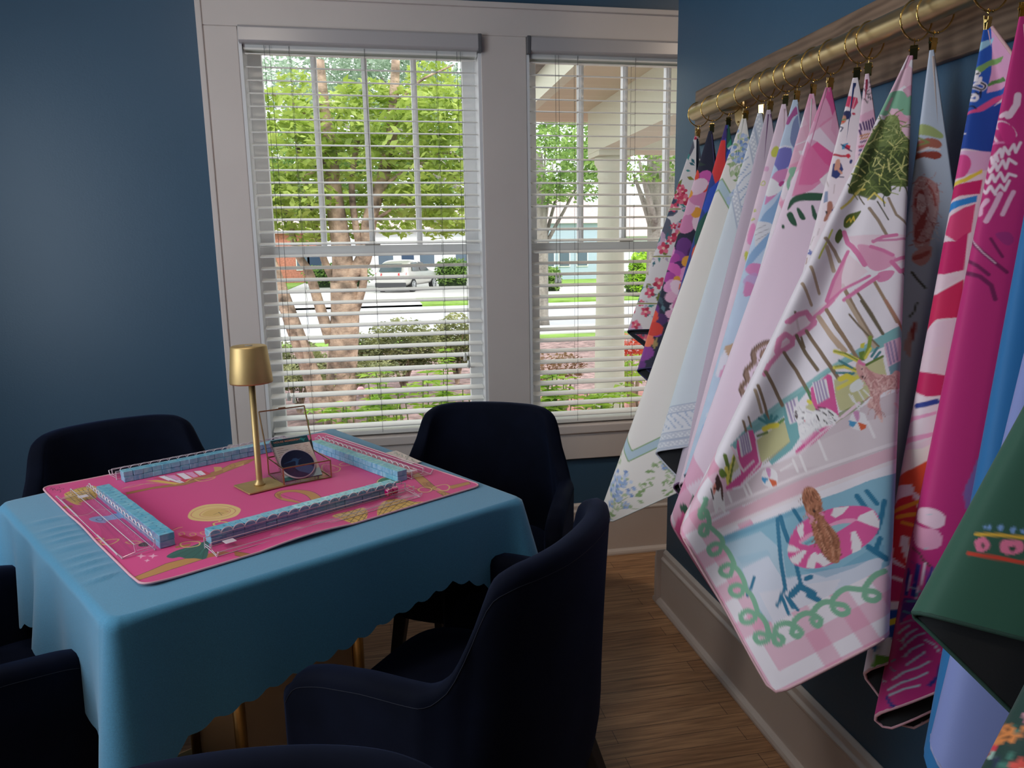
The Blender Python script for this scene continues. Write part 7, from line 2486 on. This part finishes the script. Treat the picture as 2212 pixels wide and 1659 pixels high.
# silver car parked across the street
def car():
    p = pt(0.815, -0.083, 38.0)
    r = empty('parked_car', (p.x, 38.0, GZ + .04), math.radians(-26), label='silver hatchback-style car parked across the street, seen from its left rear', cat='car')
    M_car = mat('silver_car_paint', (.62, .60, .57), rough=.25, metal=.35, coat=.6)
    M_gl = mat('dark_car_glass', (.05, .08, .09), rough=.08)
    M_tire = mat('black_tyre', (.015, .015, .016), rough=.8)
    # length along +y (front), origin at rear centre; side profile rings
    ys = [0, .08, .3, .75, 1.2, 2.0, 2.7, 3.3, 3.9, 4.4, 4.62]
    top = [.98, 1.08, 1.42, 1.60, 1.66, 1.66, 1.56, 1.18, 1.02, .92, .74]
    hw = [.78, .86, .91, .93, .94, .94, .94, .93, .91, .85, .68]
    v, f = [], []
    for y, t, h in zip(ys, top, hw):
        belt = min(t - .02, 1.02 if y > .25 else .98)
        cab = h * (.78 if t > 1.2 else .9)
        L_ = [(-h * .9, .28), (-h, .5), (-h, .8), (-h * .97, belt), (-cab, t - .06), (-cab * .8, t), (cab * .8, t), (cab, t - .06), (h * .97, belt), (h, .8), (h, .5), (h * .9, .28)]
        v += [(x, y, z) for x, z in L_]
    n = 12
    for i in range(len(ys) - 1):
        for k in range(n):
            f.append((i * n + k, i * n + (k + 1) % n, (i + 1) * n + (k + 1) % n, (i + 1) * n + k))
    f += [tuple(range(n))[::-1], tuple((len(ys) - 1) * n + k for k in range(n))]
    MB().add(v, f).build('body', M_car, r, smooth=True, subd=2)
    gl = MB()
    gl.add([(-.62, -.0, 1.06), (.62, -.0, 1.06), (.56, .30, 1.46), (-.56, .30, 1.46)], [(0, 1, 2, 3)])
    for s in (-1, 1):
        gl.add([(s * .935, .75, 1.08), (s * .935, 1.75, 1.06), (s * .77, 1.7, 1.52), (s * .76, 1.0, 1.5)], [(0, 1, 2, 3)])
        gl.add([(s * .94, 1.82, 1.06), (s * .935, 3.0, 1.05), (s * .80, 2.5, 1.48), (s * .785, 1.80, 1.54)], [(0, 1, 2, 3)])
    gl.build('window_glass', M_gl, r)
    for s in (-1, 1):
        MB().add([(s * .45, -.02, .86), (s * .86, .10, .88), (s * .86, .16, 1.0), (s * .45, .0, .98)], [(0, 1, 2, 3)]).build('tail_light', mat('red_tail_light', (.65, .03, .03), rough=.2), r)
        for y in (.86, 3.72):
            w_ = MB()
            N_ = 24
            vv = []
            for xx, rr in ((s * .74, .33), (s * .94, .345), (s * .955, .31), (s * .94, .22)):
                vv += [(xx, y + rr * math.cos(2 * PI * k / N_), .34 + rr * math.sin(2 * PI * k / N_)) for k in range(N_)]
            ff = [(i * N_ + k, i * N_ + (k + 1) % N_, (i + 1) * N_ + (k + 1) % N_, (i + 1) * N_ + k) for i in range(3) for k in range(N_)]
            wo_ = w_.add(vv, ff + [tuple(range(N_))]).build('wheel', M_tire, r)
            h_ = MB()
            for k in range(10):
                a = 2 * PI * k / 10
                h_.tube([(s * .935, y, .34), (s * .945, y + .22 * math.cos(a), .34 + .22 * math.sin(a))], .022, 5)
            h_.tube([(s * .94, y + .225 * math.cos(2 * PI * k / 20), .34 + .225 * math.sin(2 * PI * k / 20)) for k in range(20)], .018, 5, closed=True)
            h_.build('rim', mat('silver_rim', (.55, .56, .58), rough=.3, metal=.8), wo_)
    MB().box((-.84, -.05, .26), (.84, .1, .5)).build('rear_bumper', mat('dark_bumper', (.05, .05, .055), rough=.6), r, bevel=.03)
    MB().box((-.25, -.03, .70), (.25, .02, .82)).build('number_plate', mat('plate_white', (.6, .62, .66), rough=.5), r)
car()
